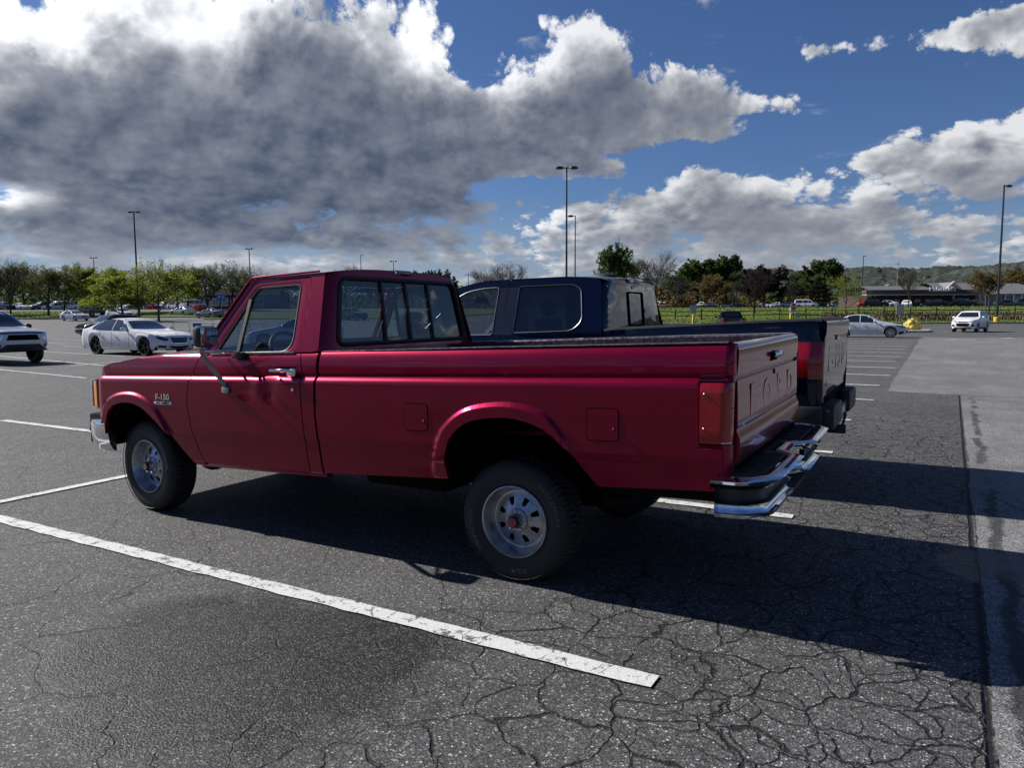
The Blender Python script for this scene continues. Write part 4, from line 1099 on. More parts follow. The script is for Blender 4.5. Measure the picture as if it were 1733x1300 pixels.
# roof
rf = MB(); rows = []
for i in range(26):
    u = .90 + 1.79 * i / 25; zr = float(np.interp(u, [.90, 1.05, 1.3, 1.9, 2.4, 2.60, 2.69], [1.835, 1.878, 1.915, 1.945, 1.945, 1.930, 1.905])); row = []
    for k in range(21):
        t = -1 + 2 * k / 20; ve = .055 + .36 * (zr - 1.36); row.append((u - .10 * (1 - t * t) * (1 if i < 1 else 0) + (.02 * (1 - t * t) if i == 25 else 0), W2 / 2 + t * (W2 / 2 - ve - .012 + .02), zr - .012 + .028 * (1 - abs(t) ** 3.5)))
    rows.append(row)
rf.grid(rows); rf.build('roof', M['blue'], blu)
def rw2(v, h):
    t = (h - 1.38) / .53; half = W2 / 2 - .055 - .36 * max(0, h - 1.36); q = min(1.05, abs(v - W2 / 2) / half)
    return 2.712 - .045 * t + .01 * (1 - q * q) - .06 * max(0, (q - .84) / .16) ** 2
ow = [(.055 + .36 * max(0, h - 1.36) + .004, h) for h in np.linspace(1.20, 1.905, 12)]
tn = [(W2 / 2 + (W2 / 2 - .255) * t, 1.905 + .028 * (1 - abs(t) ** 3.5)) for t in np.linspace(-1, 1, 17)]
ow = ow[:-1] + tn + [(W2 - a, b_) for a, b_ in reversed(ow[:-1])]
hole = rounded([(.20, 1.432), (.325, 1.862), (W2 - .325, 1.862), (W2 - .20, 1.432)], [.05, .10, .10, .05], 7)
o_, i_ = ang_match(ow, hole, 150)
bw = MB(); bw.grid([[(rw2(p[0], p[1]), p[0], p[1]) for p in r] for r in ring_rows(o_, i_, 5)], closed=True)
bw.grid([[(rw2(p[0], p[1]), p[0], p[1]) for p in i_], [(rw2(p[0], p[1]) - .03, p[0], p[1]) for p in i_]], closed=True); bw.build('cab_rear_wall', M['blue'], blu, ang=35)
gr = MB(); gr.grid([[(rw2(p[0], p[1]) - .004, p[0], p[1]) for p in r] for r in fill_loop(loop_n(hole, 80), 4)], closed=True)
gro = gr.build('rear_window', M['glass_dark2'], blu, fixn=False)
sl_ = MB(); lp = rounded([(.80, 1.45), (.80, 1.79), (1.23, 1.79), (1.23, 1.45)], .02, 3)
sl_.tube([(rw2(p[0], p[1]) + .004, p[0], p[1]) for p in lp + [lp[0]]], .009, 6, cap=False); sl_.build('slider_frame', M['gap'], gro)
random.seed(3)
for k, (v, z) in enumerate([(.30, 1.84), (.29, 1.74), (.29, 1.68), (.27, 1.62), (.26, 1.56), (.25, 1.50), (.24, 1.45), (.95, 1.845), (1.30, 1.60), (1.32, 1.52)]):
    stb = MB(); w_ = .030 + .01 * (k % 3); pts_ = [(v + w_ * .5 * math.cos(q) * (1 if k % 2 else .8), z + w_ * .5 * math.sin(q) * (1 if k % 3 else .7)) for q in np.linspace(0, 2 * PI, 9)[:-1]]
    stb.add([(rw2(a, b_) + .0015, a, b_) for a, b_ in pts_], [tuple(range(8))]); stb.build('sticker', M['sticker'], gro, smooth_=False)
cm = MB(); cm.box(2.655, 2.705, W2 / 2 - .20, W2 / 2 + .20, 1.890, 1.935, .01); cmo = cm.build('high_brake_light', M['clearlens'], blu)
MB().box(2.66, 2.709, W2 / 2 - .08, W2 / 2 + .08, 1.892, 1.932, .006).build('red_lens', M['redlens'], cmo)
an = MB(); an.sphere((2.38, W2 / 2 - .12, 1.962), .155, 20, 8, (1, .55, .26)); an.build('roof_antenna', M['black_plastic'], blu)
ws = MB(); rows = []
for k in range(15):
    t = -1 + 2 * k / 14; rows.append([(.22 + .62 * s_ - .10 * (1 - t * t), W2 / 2 + t * (W2 / 2 - .08 - .19 * s_), 1.30 + .56 * s_) for s_ in (0, .5, 1)])
ws.grid(rows); ws.build('windshield', M['glass'], blu, fixn=False)
hb = MB(); rows = []
for i in range(26):
    u = -.93 + 1.22 * i / 25; zb = belt2(u); row = []
    for k in range(21):
        t = abs(-1 + 2 * k / 20); row.append((u + .06 * t ** 3 * (1 if i < 3 else 0), .05 + (W2 - .10) * k / 20, zb + .035 * (1 - t ** 2) + .022 * sstep(.62, .50, t) * sstep(-.9, -.6, u)))
    rows.append(row)
hb.grid(rows); hb.build('hood', M['blue'], blu)
MB().box(-.96, -.86, .16, W2 - .16, .78, 1.12, .04).build('grille', M['gloss_black'], blu)
for a in (.07, W2 - .40): MB().box(-.95, -.78, a, a + .33, .92, 1.12, .03).build('headlight', M['clearlens'], blu)
MB().box(-1.0, -.75, .08, W2 - .08, .48, .76, .06).build('front_bumper', M['black_plastic'], blu)
ub = MB(); ub.box(-.55, 4.70, .34, W2 - .34, .42, .80)
for a, b_ in ((.52, 3.10), (4.22, 4.70)): ub.box(a, b_, .09, W2 - .09, .44, 1.0)
ub.box(-.5, .5, .30, W2 - .30, .8, 1.18); ub.box(.5, 2.71, .07, W2 - .07, .5, 1.20); ub.box(3.0, 4.3, .36, W2 - .36, .6, 1.1); ub.build('underbody', M['dark'], blu, smooth_=False)
bd_ = MB(); bd_.box(2.74, 4.76, .15, W2 - .15, 1.38, 1.405); bd_.v = [(p[0], p[1], p[2] + .048 * (p[0] - 2.74)) for p in bd_.v]; bd_.build('bed_cover', M['black_plastic'], blu)
for v in (.32, W2 - .32 - .45, ):
    se = MB()
    for u in (.95, 1.85):
        se.box(u, u + .5, v - .05, v + .50, .85, 1.05, .05); se.box(u + .40, u + .55, v - .05, v + .50, .95, 1.52, .06); se.box(u + .43, u + .53, v + .08, v + .36, 1.55, 1.74, .05); se.tube([(u + .48, v + .22, 1.48), (u + .48, v + .22, 1.6)], .02, 6)
    se.build('seat', M['seat_dark'], blu)
MB().box(.35, .72, .12, W2 - .12, 1.0, 1.32, .06).build('dashboard', M['black_plastic'], blu)
MB().box(.75, .80, W2 / 2 - .14, W2 / 2 + .14, 1.70, 1.78, .02).build('rear_view_mirror', M['black_plastic'], blu)
# tailgate
tg = MB(); V0, V1 = .095, W2 - .095; rows = []
tp = [(4.760, 1.492), (4.80, 1.505), (4.832, 1.502), (4.842, 1.488), (4.838, 1.40), (4.828, 1.375), (4.818, 1.365), (4.818, 1.33), (4.822, 1.20), (4.815, 1.0), (4.802, .92), (4.80, .86), (4.79, .845)]
for k in range(21): rows.append([(a, V0 + (V1 - V0) * k / 20, b_) for a, b_ in tp])
tg.grid(rows)
for r in (rows[0], rows[-1]): tg.grid([r, [(4.76, p[1], p[2]) for p in r]])
tgo = tg.build('tailgate', M['blue'], blu, ang=30)
for ch_, dv_2 in zip('F-150', (-.54, -.27, -.06, .22, .52)):
    text_obj('letter', ch_, .30, .001, M['blue'], tgo, lambda x, y, z, c_=dv_2: Vector((4.822 + z, W2 / 2 + c_ + x * 1.45, 1.155 + y)), bold=.004, bevel=.0008)
hh = MB(); hh.box(4.815, 4.835, W2 / 2 - .11, W2 / 2 + .11, 1.325, 1.365, .006); hh.build('handle', M['gloss_black'], tgo)
text_obj('badge', 'FX4', .07, .002, M['redlens'], tgo, lambda x, y, z: Vector((4.812 + z, .35 + x, .965 + y)), bold=.002)
MB().box(4.79, 4.80, V0, V1, .62, .86).build('rear_panel', M['gap'], blu)
bp_ = MB()
bp_.box(4.80, 4.985, .03, .66, .60, .80, .03); bp_.box(4.80, 4.985, W2 - .66, W2 - .03, .60, .80, .03); bp_.box(4.79, 4.93, .60, W2 - .60, .56, .72, .02)
bp_.box(4.50, 4.84, .012, .10, .62, .80, .03); bp_.box(4.50, 4.84, W2 - .10, W2 - .012, .62, .80, .03)
bpo = bp_.build('rear_bumper', M['black_plastic'], blu)
for a in (.06, W2 - .64):
    r_ = MB()
    for k in range(9): r_.box(4.83, 4.965, a + k * .062, a + k * .062 + .03, .797, .806, .003)
    r_.build('step_ribs', M['black_plastic'], bpo, smooth_=False)
MB().box(4.932, 4.94, W2 / 2 - .16, W2 / 2 + .16, .59, .70).build('license_plate', M['white_paint'], blu)
hh = MB(); hh.box(4.75, 4.99, W2 / 2 - .04, W2 / 2 + .04, .44, .52, .01); hh.tube([(4.94, W2 / 2, .52), (4.97, W2 / 2, .60)], .02, 8); hh.sphere((4.97, W2 / 2, .62), .028); hh.build('tow_hitch', M['black_metal'], blu)
def spoke_wheel(parent, loc, rz, R, W, rim_r, nsp=6, mat=None, tyre_mat=None, fancy=False):
    rm = MB(); rm.lathe([(.012, rim_r + .006), (.0, rim_r), (.004, rim_r - .016), (.03, rim_r - .022), (.10, rim_r - .03)], 40)
    for k in range(nsp):
        q = 2 * PI * k / nsp
        for dq in ((-.14, .14) if fancy else (0,)):
            a, w0, w1_ = q + dq, .030 if fancy else .075, .022 if fancy else .05
            c_, s_ = math.cos(a), math.sin(a); t_ = (-s_, c_)
            pts_ = []
            for r_, w_, y in ((.05, w0, .022), (rim_r * .6, (w0 + w1_) / 2, .014), (rim_r - .015, w1_, .012)):
                for sg in (-1, 1): pts_.append((c_ * r_ + t_[0] * w_ * sg * .5, y, s_ * r_ + t_[1] * w_ * sg * .5))
            for r_, w_, y in ((.05, w0, .05), (rim_r * .6, (w0 + w1_) / 2, .042), (rim_r - .015, w1_, .04)):
                for sg in (-1, 1): pts_.append((c_ * r_ + t_[0] * w_ * sg * .5, y, s_ * r_ + t_[1] * w_ * sg * .5))
            rm.add(pts_, [(0, 1, 3, 2), (2, 3, 5, 4), (0, 2, 8, 6), (2, 4, 10, 8), (1, 7, 9, 3), (3, 9, 11, 5)])
    rm.lathe([(.05, .075), (.02, .07), (.012, .05), (.010, 0)], 24)
    w_ = rm.build('wheel', mat or M['rim'], parent, ang=35); w_.location = loc; w_.rotation_euler = (0, 0, rz)
    tb = MB(); tb.lathe([(.014, rim_r), (.0, rim_r + (R - rim_r) * .35), (-.004, rim_r + (R - rim_r) * .6), (.012, R - .02), (.03, R - .004), (.05, R), (W / 2, R + .001), (W - .05, R), (W - .03, R - .004), (W - .01, R - .02), (W, rim_r + .03), (W - .02, rim_r)], 48)
    tb.build('tyre', M['rubber'], w_, ang=40)
    bk = MB(); bk.lathe([(.09, rim_r - .01), (.09, 0)], 24); bk.build('brake', M['dark'], w_)
    return w_
for u in (-.03, 3.66):
    spoke_wheel(blu, (u, .04, .40), 0, .40, .26, .24, 6, M['rim']); spoke_wheel(blu, (u, W2 - .04, .40), PI, .40, .26, .24, 6, M['rim'])
for (pl,) in ((aF2,), (aR2,)):
    for fn in (N0, NF):
        wl = MB(); wl.grid([[(p[0], .04, p[1]) for p in pl], [(p[0], .36, p[1]) for p in pl]]); wl.v = [fn(*p) for p in wl.v]; wl.build('wheel_well', M['dark'], blu)

for o in [q for q in COL.objects if q.parent == blu or (q.parent and q.parent.parent == blu)]:
    if o.name.split('.')[0] in ('wheel', 'tyre', 'brake'):
        if o.location.x > 3: o.location.x = 3.60
        continue
    for v_ in o.data.vertices:
        if v_.co.x > 2.74:
            u_ = v_.co.x; v_.co.x = 2.74 + (min(u_, 4.80) - 2.74) * .937 + max(0, u_ - 4.80) * .6
# ------------------------------------------------------------------ other vehicles: one body builder, many shapes
def IN(pts, x): return float(np.interp(x, [p[0] for p in pts], [p[1] for p in pts]))
SPEC = {}
SPEC['limo'] = dict(L=5.20, W=1.90, H=1.47, xf=.92, xr=4.05, R=.355, zb=.22, ra=.40, roofw=.60,
    top=[(0, .74), (.06, .80), (.25, .86), (.9, .96), (1.45, 1.00), (1.75, 1.08), (2.35, 1.40), (2.75, 1.475), (3.2, 1.475), (3.7, 1.42), (4.45, 1.15), (4.65, 1.11), (5.10, 1.06), (5.20, 1.0)],
    belt=[(0, .70), (.3, .79), (1.0, .87), (1.6, .93), (4.3, .985), (4.8, .98), (5.2, .93)],
    plan=[(0, .58), (.08, .72), (.25, .84), (.6, .93), (1.2, .945), (4.2, .95), (4.9, .90), (5.1, .82), (5.2, .70)], nose=[(.2, .06), (.5, 0), (.75, .06), (1.0, .2)], tail=[(.2, .06), (.6, 0), (1.1, .06)],
    side=[([(1.78, .965), (2.33, 1.36), (2.86, 1.425)], [(1.80, .955), (2.3, .965), (2.86, .975)]), ([(2.92, 1.428), (3.3, 1.42), (3.62, 1.375), (3.72, 1.35)], [(2.92, .975), (3.3, .98), (3.7, .985), (4.02, 1.01)]), ([(3.78, 1.33), (4.0, 1.235), (4.20, 1.11)], [(4.06, 1.015), (4.12, 1.02), (4.20, 1.03)])],
    ws=(1.03, 1.43), rw=(1.16, 1.41), ww=.62)
SPEC['sedan'] = dict(L=4.65, W=1.78, H=1.45, xf=.88, xr=3.53, R=.33, zb=.20, ra=.37, roofw=.55,
    top=[(0, .60), (.05, .68), (.25, .78), (.9, .92), (1.30, .98), (1.55, 1.06), (2.15, 1.38), (2.5, 1.445), (2.9, 1.445), (3.35, 1.38), (3.95, 1.13), (4.15, 1.09), (4.58, 1.06), (4.65, 1.0)],
    belt=[(0, .58), (.3, .74), (1.0, .86), (1.5, .92), (3.8, .985), (4.3, .99), (4.65, .93)],
    plan=[(0, .52), (.08, .66), (.25, .78), (.6, .87), (1.2, .885), (3.8, .89), (4.3, .85), (4.55, .78), (4.65, .68)], nose=[(.2, .05), (.5, 0), (.75, .06), (1.0, .2)], tail=[(.2, .06), (.6, 0), (1.1, .06)],
    side=[([(1.62, .945), (2.12, 1.33), (2.58, 1.395)], [(1.64, .93), (2.1, .945), (2.58, .955)]), ([(2.64, 1.397), (2.95, 1.39), (3.22, 1.345), (3.30, 1.315)], [(2.64, .957), (3.0, .965), (3.3, .975), (3.42, .99)]), ([(3.35, 1.29), (3.5, 1.22), (3.62, 1.12)], [(3.48, .995), (3.55, 1.0), (3.63, 1.01)])],
    ws=(1.02, 1.40), rw=(1.14, 1.38), ww=.56)
SPEC['suv'] = dict(L=4.45, W=1.82, H=1.68, xf=.85, xr=3.50, R=.35, zb=.26, ra=.40, roofw=.60,
    top=[(0, .72), (.04, .88), (.2, .98), (.9, 1.09), (1.15, 1.13), (1.4, 1.22), (1.95, 1.58), (2.3, 1.665), (2.9, 1.68), (3.7, 1.63), (3.95, 1.57), (4.30, 1.15), (4.42, 1.02), (4.45, .95)],
    belt=[(0, .70), (.25, .90), (1.0, 1.00), (1.4, 1.04), (3.6, 1.12), (4.2, 1.12), (4.45, .90)],
    plan=[(0, .60), (.08, .72), (.25, .83), (.6, .895), (1.2, .905), (3.8, .91), (4.2, .86), (4.4, .78), (4.45, .72)], nose=[(.2, .08), (.55, 0), (.85, .04), (1.1, .12)], tail=[(.2, .06), (.6, 0), (1.0, .03)],
    side=[([(1.48, 1.065), (1.95, 1.50), (2.38, 1.585)], [(1.50, 1.05), (1.95, 1.06), (2.38, 1.07)]), ([(2.44, 1.59), (2.8, 1.595), (3.15, 1.575)], [(2.44, 1.073), (2.8, 1.085), (3.15, 1.10)]), ([(3.21, 1.57), (3.5, 1.54), (3.85, 1.44)], [(3.21, 1.11), (3.5, 1.15), (3.80, 1.25)])],
    ws=(1.16, 1.61), rw=(1.20, 1.55), ww=.60)
SPEC['pickup'] = dict(L=5.30, W=1.93, H=1.80, xf=.90, xr=4.15, R=.385, zb=.42, ra=.45, roofw=.60,
    top=[(0, .88), (.03, 1.02), (.15, 1.08), (.9, 1.15), (1.25, 1.18), (1.45, 1.26), (1.95, 1.66), (2.3, 1.775), (2.9, 1.79), (3.35, 1.76), (3.50, 1.70), (3.66, 1.20), (3.70, 1.17), (5.25, 1.17), (5.30, 1.13)],
    belt=[(0, .86), (.2, 1.0), (1.0, 1.07), (1.4, 1.11), (3.6, 1.16), (3.72, 1.155), (5.3, 1.155)],
    plan=[(0, .72), (.05, .82), (.2, .90), (.5, .945), (1.2, .96), (5.2, .96), (5.3, .93)], nose=[(.3, .10), (.6, 0), (.95, .02), (1.2, .08)], tail=[(.3, .08), (.5, 0), (1.2, .0)],
    side=[([(1.52, 1.13), (1.98, 1.60), (2.38, 1.70)], [(1.54, 1.12), (1.95, 1.125), (2.38, 1.13)]), ([(2.46, 1.705), (2.9, 1.705), (3.22, 1.67)], [(2.46, 1.135), (2.9, 1.145), (3.30, 1.155)])],
    ws=(1.22, 1.74), rw=(1.26, 1.68), ww=.62)
SPEC['van'] = dict(L=5.2, W=1.98, H=2.0, xf=.90, xr=4.0, R=.34, zb=.28, ra=.38, roofw=.80,
    top=[(0, .80), (.05, .95), (.5, 1.12), (.9, 1.22), (1.5, 1.75), (1.9, 1.95), (2.5, 2.0), (4.9, 1.98), (5.12, 1.80), (5.2, 1.2)],
    belt=[(0, .78), (.3, .95), (1.0, 1.08), (5.0, 1.15), (5.2, 1.1)],
    plan=[(0, .70), (.08, .82), (.3, .93), (1.0, .98), (5.0, .985), (5.2, .93)], nose=[(.2, .06), (.6, 0), (1.0, .05)], tail=[(.2, .03), (.6, 0), (2.0, .04)],
    side=[([(1.15, 1.20), (1.62, 1.70), (2.05, 1.78)], [(1.2, 1.14), (1.6, 1.15), (2.05, 1.15)]), ([(2.15, 1.79), (3.2, 1.79)], [(2.15, 1.16), (3.2, 1.17)]), ([(3.3, 1.79), (4.8, 1.77)], [(3.3, 1.17), (4.8, 1.18)])],
    ws=(1.24, 1.88), rw=(1.2, 1.8), ww=.74)
SPEC['limo_']=None
PAINTS = {}
def car_paint(key, col, metal=0.3, rough=0.3):
    if key not in PAINTS: PAINTS[key] = paint('paint_' + key, col, metal, rough)
    return PAINTS[key]
car_paint('white', (0.80, 0.80, 0.80), 0.0, 0.35); car_paint('silver', (0.50, 0.52, 0.55), 0.5, 0.35); car_paint('black', (0.010, 0.011, 0.013), 0.2, 0.3)
car_paint('grey', (0.13, 0.14, 0.15), 0.5, 0.35); car_paint('red', (0.30, 0.012, 0.012), 0.1, 0.3); car_paint('blue', (0.03, 0.07, 0.20), 0.3, 0.3)
car_paint('gold', (0.38, 0.20, 0.06), 0.4, 0.35); car_paint('icewhite', (0.58, 0.64, 0.68), 0.1, 0.3); car_paint('slate', (0.06, 0.075, 0.09), 0.5, 0.35); car_paint('lightblue', (0.45, 0.56, 0.66), 0.4, 0.3)
def tum(sp, z, hw, zbelt):
    t = max(0, (z - zbelt) / max(.1, sp['H'] - zbelt)); return hw * .955 + (sp['roofw'] - hw * .955) * min(1, t) ** 1.15
def car_body(sp, step=.06):
    L = sp['L']; n = int(L / step); xs = sorted(set([round(L * i / n, 4) for i in range(n + 1)] + [.02, .04, .08, .12, L - .02, L - .05, L - .09] + [round(p[0], 4) for p in sp['top']] + [sp[a] + s_ * sp['ra'] * f_ for a in ('xf', 'xr') for s_ in (-1, 1) for f_ in (1.0, .995, .97, .9, .8)]))
    cols = []
    spf = [.90, .955, .98, .995, 1.0, 1.0, .99, .975, .955]
    for x in xs:
        hw = IN(sp['plan'], x); zt = IN(sp['top'], x); bt = min(IN(sp['belt'], x), zt - .015); lo = sp['zb'] + .10 * max(0, 1 - x / .35) * .5 + .10 * max(0, 1 - (L - x) / .4)
        for a in ('xf', 'xr'):
            d = abs(x - sp[a])
            if d < sp['ra']: lo = max(lo, sp['R'] + math.sqrt(max(0, sp['ra'] ** 2 - d * d)) * 1.0)
        lo = min(lo, bt - .06); ring = []
        fl = 0
        for j, k in enumerate(spf):
            t = j / 8; z = lo + (bt - lo) * t
            for a in ('xf', 'xr'):
                dd = math.hypot(x - sp[a], z - sp['R'])
                if dd < sp['ra'] + .07: fl = max(fl, .012 * (1 - sstep(.0, .07, dd - sp['ra'])))
            ring.append([x, hw * k + fl, z]); fl = 0
        ze = max(bt + .006, zt - .045); prev = ring[-1][1]
        for j in range(1, 6):
            z = bt + (ze - bt) * j / 5; ring.append([x, tum(sp, z, hw, IN(sp['belt'], x)), z])
        ye = ring[-1][1]
        for j in range(1, 8):
            y = ye * (1 - j / 7); q = y / ye; ring.append([x, y, ze + (zt - ze) * (1 - q ** 3.0)])
        for p in ring:
            fx = max(0, 1 - x / .55); rx = max(0, 1 - (L - x) / .5)
            p[0] = x + IN(sp['nose'], p[2]) * fx ** 1.3 - IN(sp['tail'], p[2]) * rx ** 1.3
        cols.append([tuple(p) for p in ring] + [(p[0], -p[1], p[2]) for p in reversed(ring[:-1])])
    b = MB(); b.grid(cols)
    nn = len(cols[0])
    for c in (cols[0], cols[-1]):       # rounded end faces
        k = len(c); h_ = k // 2; rows = [[tuple(np.array(c[j]) * (1 - t) + np.array(c[k - 1 - j]) * t) for t in np.linspace(0, 1, 9)] for j in range(h_ + 1)]
        sgn = -1 if c is cols[0] else 1
        rows = [[(p[0] + sgn * .05 * (1 - (2 * i / 8 - 1) ** 2), p[1], p[2]) for i, p in enumerate(r)] for r in rows]
        b.grid(rows)
    return b
MESHC = {}
def bvh_of(b):
    tri = []; 
    for f in b.f: tri.append(f)
    return BVHTree.FromPolygons([Vector(p) for p in b.v], tri)
def conform(bvh, top, bot, how, L, nc=10, nr=4, off=.007, xside=0):
    """a patch between two polylines, laid on the body by casting rays; how: front, back, side, far"""
    T, B_ = resample(top, nc), resample(bot, nc); rows = []
    for j in range(nr + 1):
        row = []
        for i in range(nc + 1):
            p = B_[i] * (1 - j / nr) + T[i] * (j / nr)
            if how in ('front', 'back'):
                s_ = 1 if how == 'front' else -1
                for dz_ in (0, .01, -.01, .03, -.03):
                    hit = bvh.ray_cast(Vector((-1 if s_ > 0 else L + 1, p[0], p[1] + dz_)), Vector((s_, 0, 0)))
                    if hit[0] is not None: break
            else:
                s_ = 1 if how == 'side' else -1
                for dz_ in (0, .01, -.01, .03, -.03):
                    hit = bvh.ray_cast(Vector((p[0], -3 * s_, p[1] + dz_)), Vector((0, s_, 0)))
                    if hit[0] is not None: break
            if hit[0] is None: q = Vector((0, p[0], p[1])) if how in ('front', 'back') else Vector((p[0], 0, p[1]))
            else:
                nrm = hit[1].normalized(); d_ = Vector((s_, 0, 0)) if how in ('front', 'back') else Vector((0, s_, 0))
                if nrm.dot(d_) > 0: nrm = -nrm
                q = hit[0] + nrm * off
            row.append(tuple(q))
        rows.append(row)
    b = MB(); b.grid(rows); return b
def mirror_y(pl): return [(-p[0], p[1]) for p in pl]
def line_patch(bvh, pts, how, L, w=.012, off=.004):
    top = [(p[0] - w / 2, p[1]) for p in pts]; bot = [(p[0] + w / 2, p[1]) for p in pts]; return conform(bvh, top, bot, how, L, nc=12, nr=1, off=off)
def make_car(kind, paintkey, look=None, detail=2, wheel=None, scale=(1, 1, 1)):
    """builds all meshes of a car once; returns a nested list of (name, mesh, loc, rot, children)"""
    sp = SPEC[kind]; L = sp['L']; look = look or {}; P = PAINTS[paintkey]; parts = []
    b = car_body(sp, .06 if detail > 1 else .16); bvh = bvh_of(b)
    def part(name, mb, mat, kidsl=None, **kw): parts.append((name, mb.mesh(name, mat, **kw), None, None, kidsl or [])); return parts[-1]
    part('body', b, P, ang=55)
    g = look.get('glass', M['glass_dark'])
    for how in ('side', 'far'):
        for tp, bt in sp['side']: part('side_window', conform(bvh, tp, bt, how, L, 12 if detail > 1 else 5, 4 if detail > 1 else 2), g, ang=60)
    w0, w1 = sp['ws']; ww = sp['ww']
    part('windshield', conform(bvh, [(-ww * .90, w1 - .02), (-ww * .5, w1), (ww * .5, w1), (ww * .90, w1 - .02)], [(-ww * 1.22, w0 + .02), (-ww * .6, w0), (ww * .6, w0), (ww * 1.22, w0 + .02)], 'front', L, 16 if detail > 1 else 6, 5 if detail > 1 else 2), g, ang=60)
    w0, w1 = sp['rw']
    part('rear_window', conform(bvh, [(-ww * .82, w1 - .02), (ww * .82, w1 - .02)], [(-ww * 1.08, w0 + .01), (ww * 1.08, w0 + .01)], 'back', L, 12 if detail > 1 else 5, 4 if detail > 1 else 2), g, ang=60)
    ub = MB(); ub.box(.25, L - .25, -sp['W'] / 2 + .12, sp['W'] / 2 - .12, sp['zb'] + .02, sp['zb'] + .28)
    for a in ('xf', 'xr'): ub.box(sp[a] - sp['ra'] + .02, sp[a] + sp['ra'] - .02, -sp['W'] / 2 + .10, sp['W'] / 2 - .10, sp['R'], sp['R'] + sp['ra'] - .03)
    part('underbody', ub, M['dark'], smooth_=False)
    for nm, mat, tp, bt in look.get('front', []):
        part(nm, conform(bvh, tp, bt, 'front', L, 12, 4, off=(.022 if 'bar' in nm else .010) if mat is not M['gap'] else .015), mat, ang=60)
    for nm, mat, tp, bt in look.get('front2', []):
        for f_ in (lambda q: q, mirror_y): part(nm, conform(bvh, f_(tp), f_(bt), 'front', L, 12, 4, off=.012), mat, ang=60)
    for nm, mat, tp, bt in look.get('back', []): part(nm, conform(bvh, tp, bt, 'back', L, 10, 4, off=.010), mat, ang=60)
    for nm, mat, tp, bt in look.get('back2', []):
        for f_ in (lambda q: q, mirror_y): part(nm, conform(bvh, f_(tp), f_(bt), 'back', L, 10, 4, off=.012), mat, ang=60)
    for nm, mat, tp, bt in look.get('sides', []):
        for how in ('side', 'far'): part(nm, conform(bvh, tp, bt, how, L, 10, 3, off=.009), mat, ang=60)
    if detail > 1:
        xd = look.get('doors', [sp['side'][0][1][0][0] - .02, sp['side'][1][0][0][0] - .03, sp['xr'] - sp['ra'] * .55])
        for how in ('side', 'far'):
            for k, xx in enumerate(xd):
                z1_ = IN(sp['belt'], xx) - .02; z0_ = sp['zb'] + .10 if k < 2 else sp['R'] + sp['ra'] * .9
                part('door_seam', line_patch(bvh, [(xx, z1_), (xx - .01, (z0_ + z1_) / 2), (xx + .03, z0_)], how, L), M['gap'])
            for k in (0, 1):
                xx = xd[k + 1] - .20; zz = IN(sp['belt'], xx) - .13; s_ = -1 if how == 'side' else 1; yy = s_ * (IN(sp['plan'], xx) + .018)
                h_ = MB(); h_.tube([(xx - .09, yy - s_ * .02, zz), (xx - .07, yy, zz), (xx + .07, yy, zz), (xx + .09, yy - s_ * .02, zz)], .013, 6); part('door_handle', h_, look.get('handle', P))
        for s_ in (-1, 1):
            xx = sp['side'][0][1][0][0] + .12; yy = s_ * (IN(sp['plan'], xx) + .11); zz = IN(sp['belt'], xx) + .10
            m_ = MB(); m_.sphere((xx, yy, zz), .12, 14, 8, (.55, 1.0, .72)); m_.tube([(xx, yy, zz - .03), (xx - .02, yy - s_ * .16, zz - .08)], .025, 6); part('side_mirror', m_, look.get('mirror', P))
    wl = wheel or dict(rim=.22, n=10, mat=M['rim'], fancy=False)
    for a in ('xf', 'xr'):
        for s_ in (-1, 1):
            key = (kind, 'w', wl['rim'], wl['n'], wl['mat'].name, detail)
            if key not in MESHC:
                tmp = empty('tmp')
                w_ = spoke_wheel(tmp, (0, 0, 0), 0, sp['R'], .22, wl['rim'], wl['n'], wl['mat'], fancy=wl.get('fancy', False))
                MESHC[key] = (w_.data, [(c.name.split('.')[0], c.data) for c in kids(w_)])
                for c in kids(w_): D.objects.remove(c)
                D.objects.remove(w_); D.objects.remove(tmp)
            me, ch = MESHC[key]
            parts.append(('wheel', me, (sp[a], s_ * (sp['W'] / 2 - .035), sp['R']), (0, 0, 0 if s_ < 0 else PI), ch if detail > 0 else []))
    return parts
def place_car(parts, name, label, cat, loc, heading, group=None, drop=()):
    """heading: direction the nose points (radians from +X); loc: ground point under the middle of the nose"""
    r = empty(name, loc, heading + PI, label, cat, group)
    for nm, me, lo, ro, ch in parts:
        o = D.objects.new(nm, me); put(o, r)
        if lo: o.location = lo; o.rotation_euler = ro
        for cn, cm_ in ch: put(D.objects.new(cn, cm_), o)
    return r
def chrome_emblem(kind_):
    b = MB()
    if kind_ == 'ovals':
        for a, c, r in ((.085, .055, .009), (.03, .052, .007)): b.tube([(0, a * math.cos(q), c * math.sin(q)) for q in np.linspace(0, 2 * PI, 25)], r, 5, cap=False)
        b.tube([(0, .06 * math.cos(q), .018 * math.sin(q) + .022) for q in np.linspace(0, 2 * PI, 21)], .006, 5, cap=False)
    elif kind_ == 'star':
        b.tube([(0, .045 * math.cos(q), .045 * math.sin(q)) for q in np.linspace(0, 2 * PI, 25)], .005, 5, cap=False)
        for q in (PI / 2, PI / 2 + 2.094, PI / 2 - 2.094): b.tube([(0, 0, 0), (0, .045 * math.cos(q), .045 * math.sin(q))], [.007, .003], 5)
    elif kind_ == 'bowtie':
        b.box(-.01, .01, -.09, .09, -.018, .018, .003); b.box(-.012, .012, -.035, .035, -.033, .033, .003)
    return b
M['steel_b'] = pbr('grille_slat', (0.25, 0.26, 0.28), 0.3, metal=0.8)
hl = M['clearlens']; gp = M['gap']; gb = M['gloss_black']
